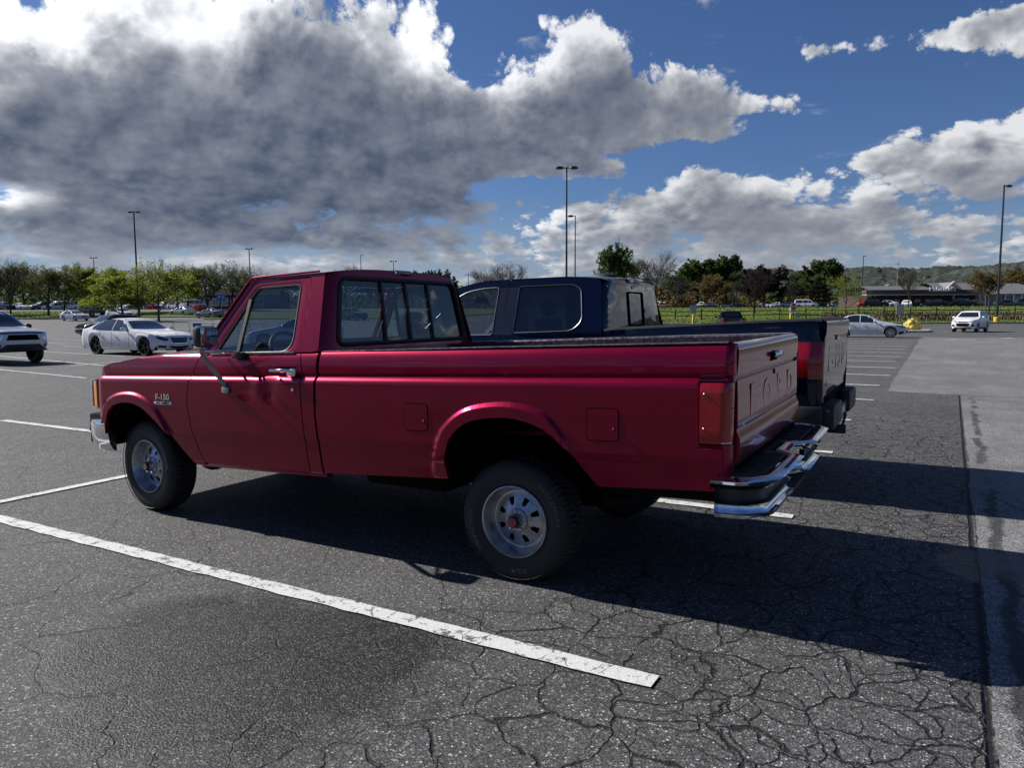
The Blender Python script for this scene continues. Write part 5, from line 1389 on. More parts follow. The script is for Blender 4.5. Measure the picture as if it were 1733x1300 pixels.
# ---- silver pickup at the left edge, nose towards the camera
SPEC['taco'] = dict(SPEC['pickup'], zb=.46, R=.39, belt=[(0, 1.0), (.2, 1.04), (1.0, 1.09), (1.4, 1.12), (3.6, 1.16), (3.72, 1.155), (5.3, 1.155)], plan=[(0, .66), (.05, .78), (.2, .88), (.5, .945), (1.2, .95), (5.2, .95), (5.3, .92)],
    top=[(0, 1.04), (.03, 1.08), (.15, 1.11), (.9, 1.19), (1.25, 1.21)] + SPEC['pickup']['top'][5:])
look = dict(mirror=M['black_plastic'], front=[('grille_surround', PAINTS['silver'], [(-.50, .985), (.50, .985)], [(-.62, .735), (.62, .735)]), ('grille', gp, [(-.43, .965), (.43, .965)], [(-.52, .79), (.52, .79)]),
    ('bumper_intake', M['black_plastic'], [(-.50, .66), (.50, .66)], [(-.80, .44), (.80, .44)]), ('hood_deflector', M['black_plastic'], [(-.66, 1.03), (0, 1.045), (.66, 1.03)], [(-.64, .995), (0, 1.01), (.64, .995)])],
    front2=[('headlight', hl, [(.52, .985), (.74, 1.0)], [(.66, .77), (.80, .82)]), ('fog_light', M['gap'], [(.66, .66), (.78, .67)], [(.68, .56), (.78, .58)]), ('fog_lens', hl, [(.70, .64), (.76, .645)], [(.71, .595), (.76, .60)])])
prt = make_car('taco', 'silver', look, wheel=dict(rim=.215, n=6, mat=M['rim']))
prt.append(('emblem', chrome_emblem('ovals').mesh('emblem', M['chrome']), (-.02, 0, .88), (0, 0, 0), []))
place_car(prt, 'pickup_truck', 'silver pickup at left edge facing the camera, black grille and dark bumper mouth', 'pickup truck', (-15.87, 24.25, 0), TA)
# ---- white limousine-sized sedan
look = dict(handle=M['chrome'], front=[('grille_frame', M['chrome'], [(-.40, .725), (0, .735), (.40, .725)], [(-.34, .485), (0, .48), (.34, .485)]), ('grille', gp, [(-.37, .705), (0, .712), (.37, .705)], [(-.31, .505), (0, .50), (.31, .505)])] +
    [('grille_bar', M['steel_b'], [(-.36 + .015 * k, .675 - .042 * k + .008), (.36 - .015 * k, .675 - .042 * k + .008)], [(-.36 + .015 * k, .675 - .042 * k - .006), (.36 - .015 * k, .675 - .042 * k - .006)]) for k in range(4)] +
    [('lower_intake', gp, [(-.46, .40), (0, .365), (.46, .40)], [(-.36, .315), (0, .29), (.36, .315)]), ('front_lip', gb, [(-.6, .255), (.6, .255)], [(-.6, .225), (.6, .225)])],
    front2=[('headlight', gb, [(.44, .70), (.62, .74), (.80, .765)], [(.50, .585), (.66, .60), (.80, .68)]), ('daytime_light', hl, [(.46, .705), (.66, .742)], [(.47, .68), (.66, .715)]), ('side_intake', gp, [(.56, .405), (.78, .43)], [(.54, .34), (.78, .345)]), ('intake_trim', M['chrome'], [(.56, .345), (.78, .35)], [(.56, .333), (.78, .338)])],
    sides=[('sill_trim', M['chrome'], [(1.5, .345), (3.5, .325)], [(1.5, .325), (3.5, .305)])])
prt = make_car('limo', 'white', look, wheel=dict(rim=.275, n=5, mat=M['rim_dark'], fancy=True))
st_ = chrome_emblem('star'); prt.append(('hood_star', st_.mesh('hood_star', M['chrome']), (.16, 0, .86), (0, 0, 0), []))
mw = Vector((-14.25, 28.84, 0)); nose_ = mw + Vector((math.cos(TA), math.sin(TA), 0)) * .92 + Vector((-math.sin(TA), math.cos(TA), 0)) * .92
place_car(prt, 'sedan', 'white luxury sedan with black wheels parked ahead of the maroon pickup', 'sedan', nose_, TA)
# ---- white compact sedan, right
SPEC['jetta'] = dict(SPEC['sedan'])
look = dict(glass=M['glass_dark'], front=[('grille', gp, [(-.40, .70), (.40, .70)], [(-.36, .62), (.36, .62)]), ('lower_intake', gp, [(-.45, .42), (.45, .42)], [(-.40, .30), (.40, .30)])],
    front2=[('headlight', gb, [(.42, .72), (.70, .75)], [(.44, .60), (.74, .65)])], sides=[('marker', M['amber'], [(.22, .58), (.36, .58)], [(.22, .54), (.36, .54)]), ('headlight_side', gb, [(.20, .73), (.52, .76)], [(.24, .64), (.50, .70)]),
    ('bumper_trim', gp, [(.15, .42), (.42, .36)], [(.16, .30), (.40, .28)])], back2=[('tail_light', M['redlens'], [(.40, .98), (.72, .98)], [(.42, .84), (.74, .84)])])
prt = make_car('jetta', 'icewhite', look, wheel=dict(rim=.255, n=10, mat=M['rim']))
jw = at(1508, 46.0); nose_ = Vector((jw.x, jw.y, 0)) + Vector((math.cos(TA), math.sin(TA), 0)) * .88 + Vector((-math.sin(TA), math.cos(TA), 0)) * .86
place_car(prt, 'sedan', 'pale white compact sedan beside the yellow wrapped bundle', 'sedan', nose_, TA)
# ---- white crossover coming up the drive
look = dict(front=[('upper_grille', gp, [(-.30, .80), (.30, .80)], [(-.30, .745), (.30, .745)]), ('grille_bar', M['chrome'], [(-.52, .835), (0, .82), (.52, .835)], [(-.52, .805), (0, .79), (.52, .805)]), ('lower_grille', gp, [(-.46, .70), (.46, .70)], [(-.38, .48), (.38, .48)]),
    ('license_plate', M['white_paint'], [(-.15, .60), (.15, .60)], [(-.15, .52), (.15, .52)]), ('skid_trim', M['black_plastic'], [(-.6, .38), (.6, .38)], [(-.6, .31), (.6, .31)])],
    front2=[('headlight', hl, [(.46, .90), (.76, .97)], [(.50, .79), (.77, .85)]), ('fog_surround', gp, [(.58, .60), (.76, .62)], [(.56, .46), (.74, .47)])], sides=[('sill_trim', M['black_plastic'], [(1.25, .38), (3.1, .38)], [(1.25, .28), (3.1, .28)])])
prt = make_car('suv', 'white', look, wheel=dict(rim=.23, n=5, mat=M['rim']))
place_car(prt, 'suv', 'white crossover driving towards the camera near the right edge', 'suv', at(1630, 57.5), math.radians(-135))
# ---- dark crossover nosing left behind the white sedan
look = dict(front=[('grille', gp, [(-.45, .95), (.45, .95)], [(-.40, .75), (.40, .75)]), ('bumper_trim', PAINTS['silver'], [(-.62, .66), (.62, .66)], [(-.60, .60), (.60, .60)]), ('lower_trim', M['steel'], [(-.55, .36), (.55, .36)], [(-.55, .32), (.55, .32)])],
    front2=[('headlight', hl, [(.50, .93), (.78, .97)], [(.52, .84), (.78, .87)])])
prt = make_car('suv', 'black', look, wheel=dict(rim=.23, n=5, mat=M['rim']))
place_car(prt, 'suv', 'dark crossover driving left behind the white luxury sedan', 'suv', at(133, 53.0), TA - PI / 2)
# ---- black pickup seen from behind on the road
SPEC['bigpickup'] = dict(SPEC['pickup'], H=1.88)
look = dict(back=[('tailgate_panel', gb, [(-.70, 1.12), (.70, 1.12)], [(-.70, .72), (.70, .72)]), ('rear_bumper', M['steel'], [(-.85, .66), (.85, .66)], [(-.85, .48), (.85, .48)])], back2=[('tail_light', M['redlens'], [(.76, 1.10), (.90, 1.10)], [(.76, .78), (.90, .78)])],
    sides=[('tail_light_side', M['redlens'], [(5.16, 1.10), (5.27, 1.10)], [(5.16, .80), (5.27, .80)])])
prt_blackpu = make_car('bigpickup', 'black', look, wheel=dict(rim=.24, n=6, mat=M['rim']))
q_ = at(1243, 62); hd_ = math.radians(81)
place_car(prt_blackpu, 'pickup_truck', 'black pickup with red tail light driving away in front of the split rail fence', 'pickup truck', q_ + Vector((math.cos(hd_), math.sin(hd_), 0)) * 5.3, hd_)
# ------------------------------------------------------------------ painted lines
def linemat():
    m, p = new_mat('road_paint'); g = X.nt.nodes.new('ShaderNodeNewGeometry'); P = X(g.outputs['Position'])
    w1 = noise(P, 7, 6, 0.75); w2, _ = voronoi(P, 60, 'F1'); w3 = noise(P, 38, 3, 0.6)
    wear = smooth(w1 * 0.75 + w3 * 0.45, 0.64, 0.72)
    wv = vmath('ADD', P, vmath('SCALE', vmath('SUBTRACT', noisec(P, 5.0, 3), (0.5, 0.5, 0.5)), 0.12))
    e2, _ = voronoi(wv, 6.5, 'DISTANCE_TO_EDGE', '3D'); wear = xmax(wear, smooth(e2, 0.020, 0.006) * smooth(w1, 0.42, 0.55))
    base = mixc(wear, mixc(w3, (0.52, 0.52, 0.51), (0.68, 0.68, 0.67)), (0.085, 0.085, 0.085))
    link(base, p.inputs['Base Color']); p.inputs['Roughness'].default_value = 0.75
    link(bump(w2 * 0.6 + w3 * 0.5 - wear, 0.5, 0.004), p.inputs['Normal']); return m
M['line'] = linemat()
M['yellow_line'] = pbr('yellow_road_paint', (0.55, 0.36, 0.04), 0.7, var=0.3)
random.seed(11)
def stripe(name, a, b, w=.10, mat=None, z=.0085, frame='uv', kind='structure', jagged=.008):
    A, B_ = np.array(a, float), np.array(b, float); d = B_ - A; L = np.linalg.norm(d); d /= L; n_ = np.array([-d[1], d[0]])
    k = max(2, int(L / .12)) if L < 12 else max(2, int(L / 1.0)); lo, hi = [], []
    for i in range(k + 1):
        c = A + d * L * i / k; e1_, e2_ = random.uniform(-jagged, jagged), random.uniform(-jagged, jagged)
        lo.append(c - n_ * (w / 2 + e1_)); hi.append(c + n_ * (w / 2 + e2_))
    pts = lo + hi[::-1]
    W_ = [tuple(uv(p[0], p[1])[:2]) for p in pts] if frame == 'uv' else [tuple(p) for p in pts]
    b_ = MB(); m_ = k + 1
    b_.add([(p[0], p[1], z + terrain(p[0], p[1])) for p in W_], [(i, i + 1, 2 * m_ - 2 - i, 2 * m_ - 1 - i) for i in range(k)])
    o = b_.build(name, mat or M['line'], fixn=False, smooth_=False)
    if o.data.polygons[0].normal.z < 0: o.data.flip_normals()
    o['kind'] = kind; return o
stripe('parking_line', (-6.64, -.60), (4.49, -.665), .118)
for k, v in enumerate((2.35, 5.36, 8.22, 11.15, 14.15, 17.1, 20.0, 23.0, 26.0, 29.0, 32.0, 35.2, 38.2, 41.5)):
    stripe('parking_line', (-6.7, v - .03), (4.52 + random.uniform(-.06, .06), v), .12 if v < 12 else .15)
stripe('parking_line', (-1.36, -.55), (-1.36, 44), .10, z=.0095)
stripe('parking_line', (-20.2, 8.25), (-13.1, 7.43), .10)
stripe('parking_line', (-27.5, 12.2), (-17.2, 10.48), .10)
stripe('parking_line', (-18.0, 9.9), (-19.6, 14.6), .10, z=.0095)
for v in (14.0, 17.2, 20.3, 23.4, 26.6): stripe('parking_line', (-34.0, v + 1.6), (-21.5, v), .10)
for k in range(7): stripe('parking_line', (-46, 22 + 3 * k), (-37, 20.5 + 3 * k), .10)
for px, y in ((1690, 50.5), (1697, 50.5)):
    c = at(px, y); stripe('lane_marking', (c.x, c.y), (c.x + 2.6, c.y - 3.4), .14, M['yellow_line'], z=.009, frame='xy')
def arrow(c, rz, s_, nm='arrow_marking'):
    pts = [(-1.1, -.12), (.2, -.12), (.2, -.42), (1.1, 0), (.2, .42), (.2, .12), (-1.1, .12)]
    q = [(c.x + s_ * (p[0] * math.cos(rz) - p[1] * math.sin(rz)), c.y + s_ * (p[0] * math.sin(rz) + p[1] * math.cos(rz))) for p in pts]
    o = flat_poly(nm, q, M['line'], .009)
arrow(at(1626, 42.5), PI - .3, .8); arrow(at(1722, 44.5), PI - .3, 1.0)
stripe('stop_line', (at(1560, 52.6).x, 52.6), (at(1740, 50.2).x, 50.2), .10, M['gap'], z=.0088, frame='xy')

# ------------------------------------------------------------------ grass, kerbs, upper road
def grass_mat(name, c1, c2, c3):
    m, p = new_mat(name); g = X.nt.nodes.new('ShaderNodeNewGeometry'); P = X(g.outputs['Position'])
    n1 = noise(P, 0.10, 5, 0.65); n2 = noise(P, 1.1, 5, 0.7); n3 = noise(P, 9.0, 3, 0.6)
    base = mixc(smooth(n1 * 0.6 + n2 * 0.4, 0.40, 0.60), c1, c2)
    base = mixc(smooth(n2 * 0.6 + n3 * 0.4, 0.52, 0.62), base, c3)
    link(base, p.inputs['Base Color']); p.inputs['Roughness'].default_value = 0.9; p.inputs['Specular IOR Level'].default_value = 0.15
    link(bump(n3 * 0.6 + n2, 1.0, 0.25), p.inputs['Normal']); return m
M['grass'] = grass_mat('grass', (0.095, 0.140, 0.018), (0.125, 0.175, 0.024), (0.15, 0.145, 0.06))
M['grass_far'] = grass_mat('rough_grass', (0.055, 0.075, 0.018), (0.085, 0.095, 0.03), (0.12, 0.105, 0.055))
def bank(name, px0, px1, Y0, Y1, mat, dz, nx=40, ny=24, edge=True):
    b = MB(); rows = []
    for j in range(ny + 1):
        Y = Y0 + (Y1 - Y0) * j / ny; rows.append([])
        for i in range(nx + 1):
            p = at(px0 + (px1 - px0) * i / nx, Y); rows[-1].append((p.x, p.y, terrain(p.x, p.y) + dz))
    b.grid(rows); b.grid([[(p[0], p[1], p[2] - dz - .05) for p in rows[0]], rows[0]])
    for k in (0, -1): b.grid([[(r[k][0], r[k][1], r[k][2] - dz - .05) for r in rows], [r[k] for r in rows]])
    o = b.build(name, mat, ang=60); o['kind'] = 'structure'; return o
bank('grass_bank', 905, 2300, 80.5, 132, M['grass'], .14, 90, 30)
bank('grass_field', 700, 2600, 215, 520, M['grass_far'], .10, 50, 30)
bank('grass_island', -250, 104, 107, 133, M['grass'], .14, 30, 14)
bank('grass_island', 231, 332, 112, 130, M['grass'], .14, 14, 10)
bank('grass_island', 345, 930, 104, 128, M['grass'], .14, 40, 14)
bank('grass_field', -1500, 720, 196, 520, M['grass_far'], .10, 60, 30)
def kerb(name, px0, px1, Y, n=60):
    b = MB(); rows = [[], [], [], []]
    for i in range(n + 1):
        p = at(px0 + (px1 - px0) * i / n, Y); z = terrain(p.x, p.y)
        for r, (dy, dz) in zip(rows, ((-.16, -.05), (-.15, .15), (.02, .16), (.02, -.05))): r.append((p.x, p.y + dy, z + dz))
    b.grid(rows); o = b.build(name, M['concrete'], ang=30); o['kind'] = 'structure'; return o
kerb('kerb', 905, 2300, 80.4); kerb('kerb', -250, 104, 106.9); kerb('kerb', 231, 332, 111.9); kerb('kerb', 345, 930, 103.9)
# blades and weeds on the bank: geometry nobody could count
rng = np.random.default_rng(4)
def tufts(name, n, fpos, h, mats, wid=.5):
    b = MB()
    vs, fs = [], []
    for i in range(n):
        p = fpos(); a = rng.uniform(0, PI); hh = rng.uniform(*h); w_ = hh * wid * rng.uniform(.5, 1.2)
        dx_, dy_ = math.cos(a) * w_, math.sin(a) * w_; o_ = len(vs); lx, ly = rng.uniform(-.3, .3, 2) * hh
        vs += [(p[0] - dx_, p[1] - dy_, p[2] - .02), (p[0] + dx_, p[1] + dy_, p[2] - .02), (p[0] + dx_ * .4 + lx, p[1] + dy_ * .4 + ly, p[2] + hh)]
        fs.append((o_, o_ + 1, o_ + 2))
    b.v, b.f, b.mi = vs, fs, [0] * len(fs)
    o = b.build(name, mats, fixn=False, smooth_=False); o['kind'] = 'stuff'; return o
def pb():
    Y = 81 + 50 * rng.random() ** 1.6; p = at(rng.uniform(1000, 1800), Y); return (p.x, p.y, terrain(p.x, p.y) + .14)
M['blade'] = pbr('grass_blades', (0.11, 0.16, 0.022), 0.8, var=0.4, vscale=0.4)
M['weed'] = pbr('dry_weeds', (0.13, 0.105, 0.05), 0.9, var=0.4, vscale=0.5)
tufts('grass', 16000, pb, (.06, .18), M['blade'])
def pw():
    Y = rng.uniform(83, 90); p = at(rng.uniform(1390, 1760), Y); return (p.x, p.y, terrain(p.x, p.y) + .14)
tufts('dry_weeds', 6000, pw, (.15, .55), M['weed'], .25)
def pi_():
    Y = rng.uniform(107, 133); p = at(rng.uniform(-20, 104), Y); return (p.x, p.y, terrain(p.x, p.y) + .14)
tufts('grass', 2500, pi_, (.06, .16), M['blade'])

# ------------------------------------------------------------------ split rail fences
M['wood'] = pbr('weathered_wood', (0.045, 0.035, 0.028), 0.9, var=0.4, vscale=6, bmp=0.4)
def rail_fence(px0, px1, Yf, spacing, label, hgt=1.25):
    a = at(px0, Yf(px0)); b_ = at(px1, Yf(px1)); n = max(2, int(abs(b_.x - a.x) / spacing)); xs_ = []
    for i in range(n + 1):
        t = i / n; px = px0 + (px1 - px0) * t; p = at(px, Yf(px)); p.z = terrain(p.x, p.y) + .12; xs_.append(p)
    root = empty('rail_fence', tuple(xs_[0]), 0, label, 'fence', 'rail fences on the grass bank'); o_ = xs_[0]
    for p in xs_:
        q = p - o_; m_ = MB(); ln = random.uniform(-.04, .04); m_.tube([(q.x, q.y, q.z - .15), (q.x + ln, q.y, q.z + hgt)], .075, 6); m_.build('post', M['wood'], root)
    for i in range(n):
        for hz in (.45, .95):
            if random.random() < .04: continue
            m_ = MB(); A = xs_[i] - o_; B_ = xs_[i + 1] - o_; j = [random.uniform(-.06, .06) for _ in range(2)]
            m_.tube([(A.x - .08, A.y, A.z + hz + j[0]), ((A.x + B_.x) / 2, (A.y + B_.y) / 2, (A.z + B_.z) / 2 + hz + sum(j) / 2 - .02), (B_.x + .08, B_.y, B_.z + hz + j[1])], [.04, .055, .04], 5); m_.build('rail', M['wood'], root)
    return root
rail_fence(1010, 1762, lambda px: 85.5 + .3 * math.sin(px * .02), 2.9, 'weathered split rail fence at the foot of the grass bank')
rail_fence(1105, 1480, lambda px: 168, 3.0, 'dark rail fence along the upper road beyond the grass', 1.3)

# ------------------------------------------------------------------ lamp posts
M['yellow'] = pbr('yellow_paint', (0.62, 0.40, 0.02), 0.6, var=0.25, vscale=3)
M['lampgrey'] = pbr('lamp_lens', (0.35, 0.36, 0.38), 0.3)
def lamp(px, Y, topy, heads, label, r0=.11, base=None, rot=0.0, hs=1.0):
    p = on(px, Y); hy = 534.9 - px * (7.4 / 1733)
    H_ = CH + (hy - topy) / CF * Y - p.z
    root = empty('lamp_post', tuple(p), rot, label, 'lamp post', 'lamp posts over the car park')
    m_ = MB(); m_.tube([(0, 0, 0), (0, 0, H_ * .5), (0, 0, H_)], [r0 * 1.15, r0 * .95, r0 * .7], 10); m_.build('pole', M['black_metal'], root)
    b_ = MB(); b_.lathe([(-.3, .32), (.62, .32), (.66, .28), (.66, 0)], 20, axis='z'); b_.build('base', M[base or 'concrete'], root)
    for s_ in heads:
        h_ = MB(); h_.tube([(0, 0, H_ - .12), (s_ * .35, 0, H_ - .06)], .05, 6); hb_ = h_.build('arm', M['black_metal'], root)
        q = MB(); pr = [(.28, .0), (.40, .13), (.75, .16), (1.05, .10), (1.12, .0)]
        rows = []
        for xx, zz in pr:
            w_ = .24 if .3 < xx < 1.1 else .14
            rows.append([(s_ * xx * hs, w_ * math.cos(t) * hs, H_ - .12 + max(.02, zz) * math.sin(t) * hs * (1.35 if math.sin(t) > 0 else .6)) for t in np.linspace(0, 2 * PI, 13)[:-1]])
        q.grid(rows, closed=True); q.add(rows[0], [tuple(range(12))]); q.add(rows[-1], [tuple(range(12))])
        ho = q.build('lamp_head', M['black_metal'], root)
        l_ = MB(); l_.box(min(s_ * .42, s_ * .95) * hs, max(s_ * .42, s_ * .95) * hs, -.16, .16, H_ - .235, H_ - .195, .02); l_.build('lens', M['lampgrey'], ho)
    return root
lamp(958.5, 75, 289, (-1, 1), 'tall black lamp post with twin heads behind the dark blue pickup', .105, hs=1.0)
lamp(973, 111, 368, (-1,), 'black lamp post with a single head just right of the tall twin one', .10, hs=1.0)
lamp(1687.5, 80.9, 318, (1,), 'tall black lamp post with a yellow base near the right edge', .115, 'yellow', rot=.15, hs=.8)
lamp(235, 100, 361, (-1, 1), 'black twin lamp post rising from the green trees on the left', .12, hs=.75)
lamp(425.5, 150, 422, (-1, 1), 'lamp post left of the maroon cab roof', .12, hs=.7)
lamp(163.5, 187, 437, (-1, 1), 'far lamp post with its twin head just above the trees on the left', .12, hs=.9)
lamp(612.5, 182, 433, (1,), 'thin lamp post above the maroon cab roof', .10, hs=.6)
lamp(667.5, 202, 443, (-1, 1), 'small twin lamp post above the cab roof light', .12, hs=.9)
lamp(1457.5, 190, 434, (1,), 'far single lamp post above the budding tree right of centre', .12, hs=.6)
def util_pole(px, Y, topy, label, cross=True):
    p = on(px, Y); hy = 534.9 - px * (7.4 / 1733); H_ = CH + (hy - topy) / CF * Y - p.z
    r = empty('utility_pole', tuple(p), .3, label, 'utility pole')
    m_ = MB(); m_.tube([(0, 0, 0), (0, 0, H_)], [.17, .11], 8); m_.build('pole', M['concrete'], r)
    if cross: MB().box(-1.1, 1.1, -.06, .06, H_ - .8, H_ - .68).build('crossarm', M['wood'], r)
util_pole(1516, 260, 444, 'bare utility pole in front of the wooded hill')
util_pole(793, 230, 462, 'utility pole between the two cabs')
util_pole(1367, 240, 480, 'pale pole of the traffic lights on the upper road', False)
tl_ = on(1367, 238); r = empty('traffic_signal', tuple(tl_), 0, 'traffic lights hanging from a mast arm beyond the dark green tree', 'traffic light')
m_ = MB(); m_.tube([(0, 0, 7.2), (-7.2, 0, 7.4)], .07, 6); m_.build('mast_arm', M['steel'], r)
for xx in (-2, -4.2, -6.6):
    MB().box(xx - .18, xx + .18, -.15, .15, 6.3, 7.4, .04).build('signal_head', M['yellow'], r)

# ------------------------------------------------------------------ signs, bollards, corral, bundle
M['signred'] = pbr('sign_red', (0.42, 0.01, 0.02), 0.5); M['signgrey'] = pbr('sign_back', (0.30, 0.31, 0.31), 0.5, metal=0.4)
M['signblue'] = pbr('sign_blue', (0.03, 0.12, 0.50), 0.5); M['white'] = pbr('white_enamel', (0.75, 0.75, 0.74), 0.5)
p = on(1343, 82.5, .14); r = empty('stop_sign', tuple(p), .25, 'red stop sign on a post at the grass edge', 'stop sign')
def octa(rr): return [(rr * math.cos(PI / 8 + k * PI / 4), rr * math.sin(PI / 8 + k * PI / 4)) for k in range(8)]
MB().tube([(0, .03, 0), (0, .03, 1.95)], .035, 6).build('post', M['black_metal'], r)
Z_ = 1.62
m_ = MB(); m_.prism([(a, b_ + Z_) for a, b_ in octa(.42)], 0, .015); so = m_.build('sign_face', M['white'], r, smooth_=False)
m_ = MB(); m_.prism([(a, b_ + Z_) for a, b_ in octa(.39)], -.006, -.001); m_.build('red_panel', M['signred'], so, smooth_=False)
text_obj('lettering', 'STOP', .30, .002, M['white'], so, lambda x, y, z: Vector((x, -.012 + z, y + Z_)), bold=.004)
def bollard(px, Y, label):
    p = on(px, Y, .05); m_ = MB(); m_.lathe([(-.1, .13), (1.0, .13), (1.08, .09), (1.1, 0)], 14, axis='z'); o = m_.build('bollard', M['yellow']); o.location = p
    tag(o, label, 'bollard', 'yellow bollards at the kerb')
bollard(1173.5, 80, 'yellow bollard below the grey sign, behind the truck beds'); bollard(1338.5, 81.5, 'yellow bollard beside the red stop sign')
def plate(px, Y, z0, z1, w, label, mat, pole_to=0, rz=.2, textb=None, cat='sign', tc_=None):
    p = on(px, Y, .1); r = empty('sign', tuple(p), rz, label, cat); MB().tube([(0, .03, 0), (0, .03, z1)], .03, 6).build('post', M['steel'], r)
    so = MB().box(-w / 2, w / 2, -.01, .01, z0, z1, .004).build('panel', mat, r)
    if textb: text_obj('lettering', textb, (z1 - z0) * .7, .002, M[tc_ or 'white'], so, lambda x, y, z: Vector((x, -.015 + z, y + (z0 + z1) / 2)))
    return r
plate(1173, 80.6, 1.15, 1.95, .72, 'grey sign back above the left yellow bollard', M['signgrey'])
plate(1349, 83.5, .35, .95, .5, 'small grey sign back right of the stop sign', M['signgrey'])
plate(1337, 82.8, .9, 1.55, .22, 'narrow white marker plate left of the stop sign', M['white'])
plate(1523, 66, .95 + .3, 1.9 + .3, .72, 'grey sign back on a post in front of the restaurant', M['signgrey'])
plate(375, 125, 2.0, 3.05, 1.35, 'blue parking sign among the trees left of the maroon cab', M['signblue'], textb='P 2')
plate(359, 58, 2.3, 2.6, .25, 'thin pole with a small plate over the cart corral', M['signgrey'])
# shopping cart corral
c0 = on(293, 58); r = empty('cart_corral', tuple(c0), -.12, 'white rail cart corral with a blue panel left of the maroon pickup', 'cart corral')
for yy in (0, 2.2):
    for zz in (.43, .96): MB().tube([(0, yy, zz), (6.2, yy, zz)], .032, 8).build('rail', M['white'], r)
    for xx in (0, 2.05, 4.15, 6.2): MB().tube([(xx, yy, 0), (xx, yy, .96)], .03, 8).build('post', M['steel'], r)
for zz in (.43, .96): MB().tube([(6.2, 0, zz), (6.2, 2.2, zz)], .032, 8).build('rail', M['white'], r)
MB().box(1.6, 2.3, -.05, -.035, .62, .93, .004).build('blue_panel', M['signblue'], r)
# yellow wrapped bundle on its kerb island
def lumpy(b, c, rad, sc, n, amp, seed):
    from mathutils import noise as mn
    bm = bmesh.new(); bmesh.ops.create_icosphere(bm, subdivisions=n, radius=1.0)
    for v in bm.verts:
        d = v.co.normalized(); q = mn.fractal(d * 2.2 + Vector((seed, 0, 0)), 1.0, 2.0, 4) + .6 * abs(mn.noise(d * 7 + Vector((0, seed, 0))))
        v.co = Vector((d.x * sc[0], d.y * sc[1], max(-.35, d.z) * sc[2])) * rad * (1 + amp * q)
    bm.verts.index_update(); b.add([tuple(v.co + Vector(c)) for v in bm.verts], [tuple(v.index for v in f.verts) for f in bm.faces]); bm.free(); return b
M['tarp'] = pbr('yellow_wrap', (0.58, 0.44, 0.08), 0.45, var=0.35, vscale=4, bmp=0.6, bscale=14)
p = on(1545, 60.5, .14); m_ = lumpy(MB(), (0, 0, .26), .62, (1.05, .8, 1.0), 4, .22, 3.3); o = m_.build('wrapped_bundle', M['tarp'], ang=30); o.location = p
tag(o, 'crumpled yellow plastic-wrapped bundle on the kerb island by the white sedan', 'bundle')
cp = [at(a, b_) for a, b_ in ((1500, 57.5), (1570, 57.5), (1578, 59), (1574, 63.5), (1512, 63.5))]
m_ = MB(); m_.prism([(q.x, q.y) for q in cp], -.05, .14, axis='z'); o = m_.build('kerb_island', M['asphalt_dark'] if 'asphalt_dark' in M else M['concrete'], smooth_=False); o['kind'] = 'structure'

# ------------------------------------------------------------------ trees
def bark(name, c): return pbr(name, c, 0.95, var=0.35, vscale=3, spec=0.1)
M['bark'] = bark('bark', (0.055, 0.048, 0.042)); M['bark_red'] = bark('bark_reddish', (0.045, 0.030, 0.030)); M['bark_pale'] = bark('bark_pale', (0.11, 0.095, 0.08))
def leafm(name, c1, c2):
    m, p = new_mat(name); oi = X.nt.nodes.new('ShaderNodeObjectInfo'); tc_ = X.nt.nodes.new('ShaderNodeTexCoord'); g = X.nt.nodes.new('ShaderNodeNewGeometry')
    f = noise(X(tc_.outputs['Object']), 0.9, 4, 0.7); f = f + X(g.outputs['Random Per Island']) * 0.35 + X(oi.outputs['Random']) * 0.15 - 0.25
    link(mixc(smooth(f, 0.3, 0.7), c1, c2), p.inputs['Base Color']); p.inputs['Roughness'].default_value = 0.7; p.inputs['Specular IOR Level'].default_value = 0.2
    nt = m.node_tree; tr = nt.nodes.new('ShaderNodeBsdfTranslucent'); link(mixc(0.5, c1, c2), tr.inputs[0]); mx = nt.nodes.new('ShaderNodeMixShader'); mx.inputs[0].default_value = .45
    nt.links.new(p.outputs[0], mx.inputs[1]); nt.links.new(tr.outputs[0], mx.inputs[2]); nt.links.new(mx.outputs[0], nt.nodes['Material Output'].inputs[0]); return m
M['leaf_lime'] = leafm('spring_leaves', (0.16, 0.21, 0.022), (0.30, 0.34, 0.05)); M['leaf_green'] = leafm('green_leaves', (0.038, 0.066, 0.018), (0.090, 0.125, 0.034))
M['leaf_dark'] = leafm('dark_needles', (0.010, 0.022, 0.010), (0.024, 0.042, 0.016)); M['leaf_olive'] = leafm('olive_buds', (0.10, 0.115, 0.032), (0.18, 0.185, 0.055))
M['leaf_plum'] = leafm('plum_leaves', (0.018, 0.010, 0.011), (0.036, 0.020, 0.019)); M['leaf_rust'] = leafm('rusty_buds', (0.11, 0.075, 0.028), (0.17, 0.12, 0.04))
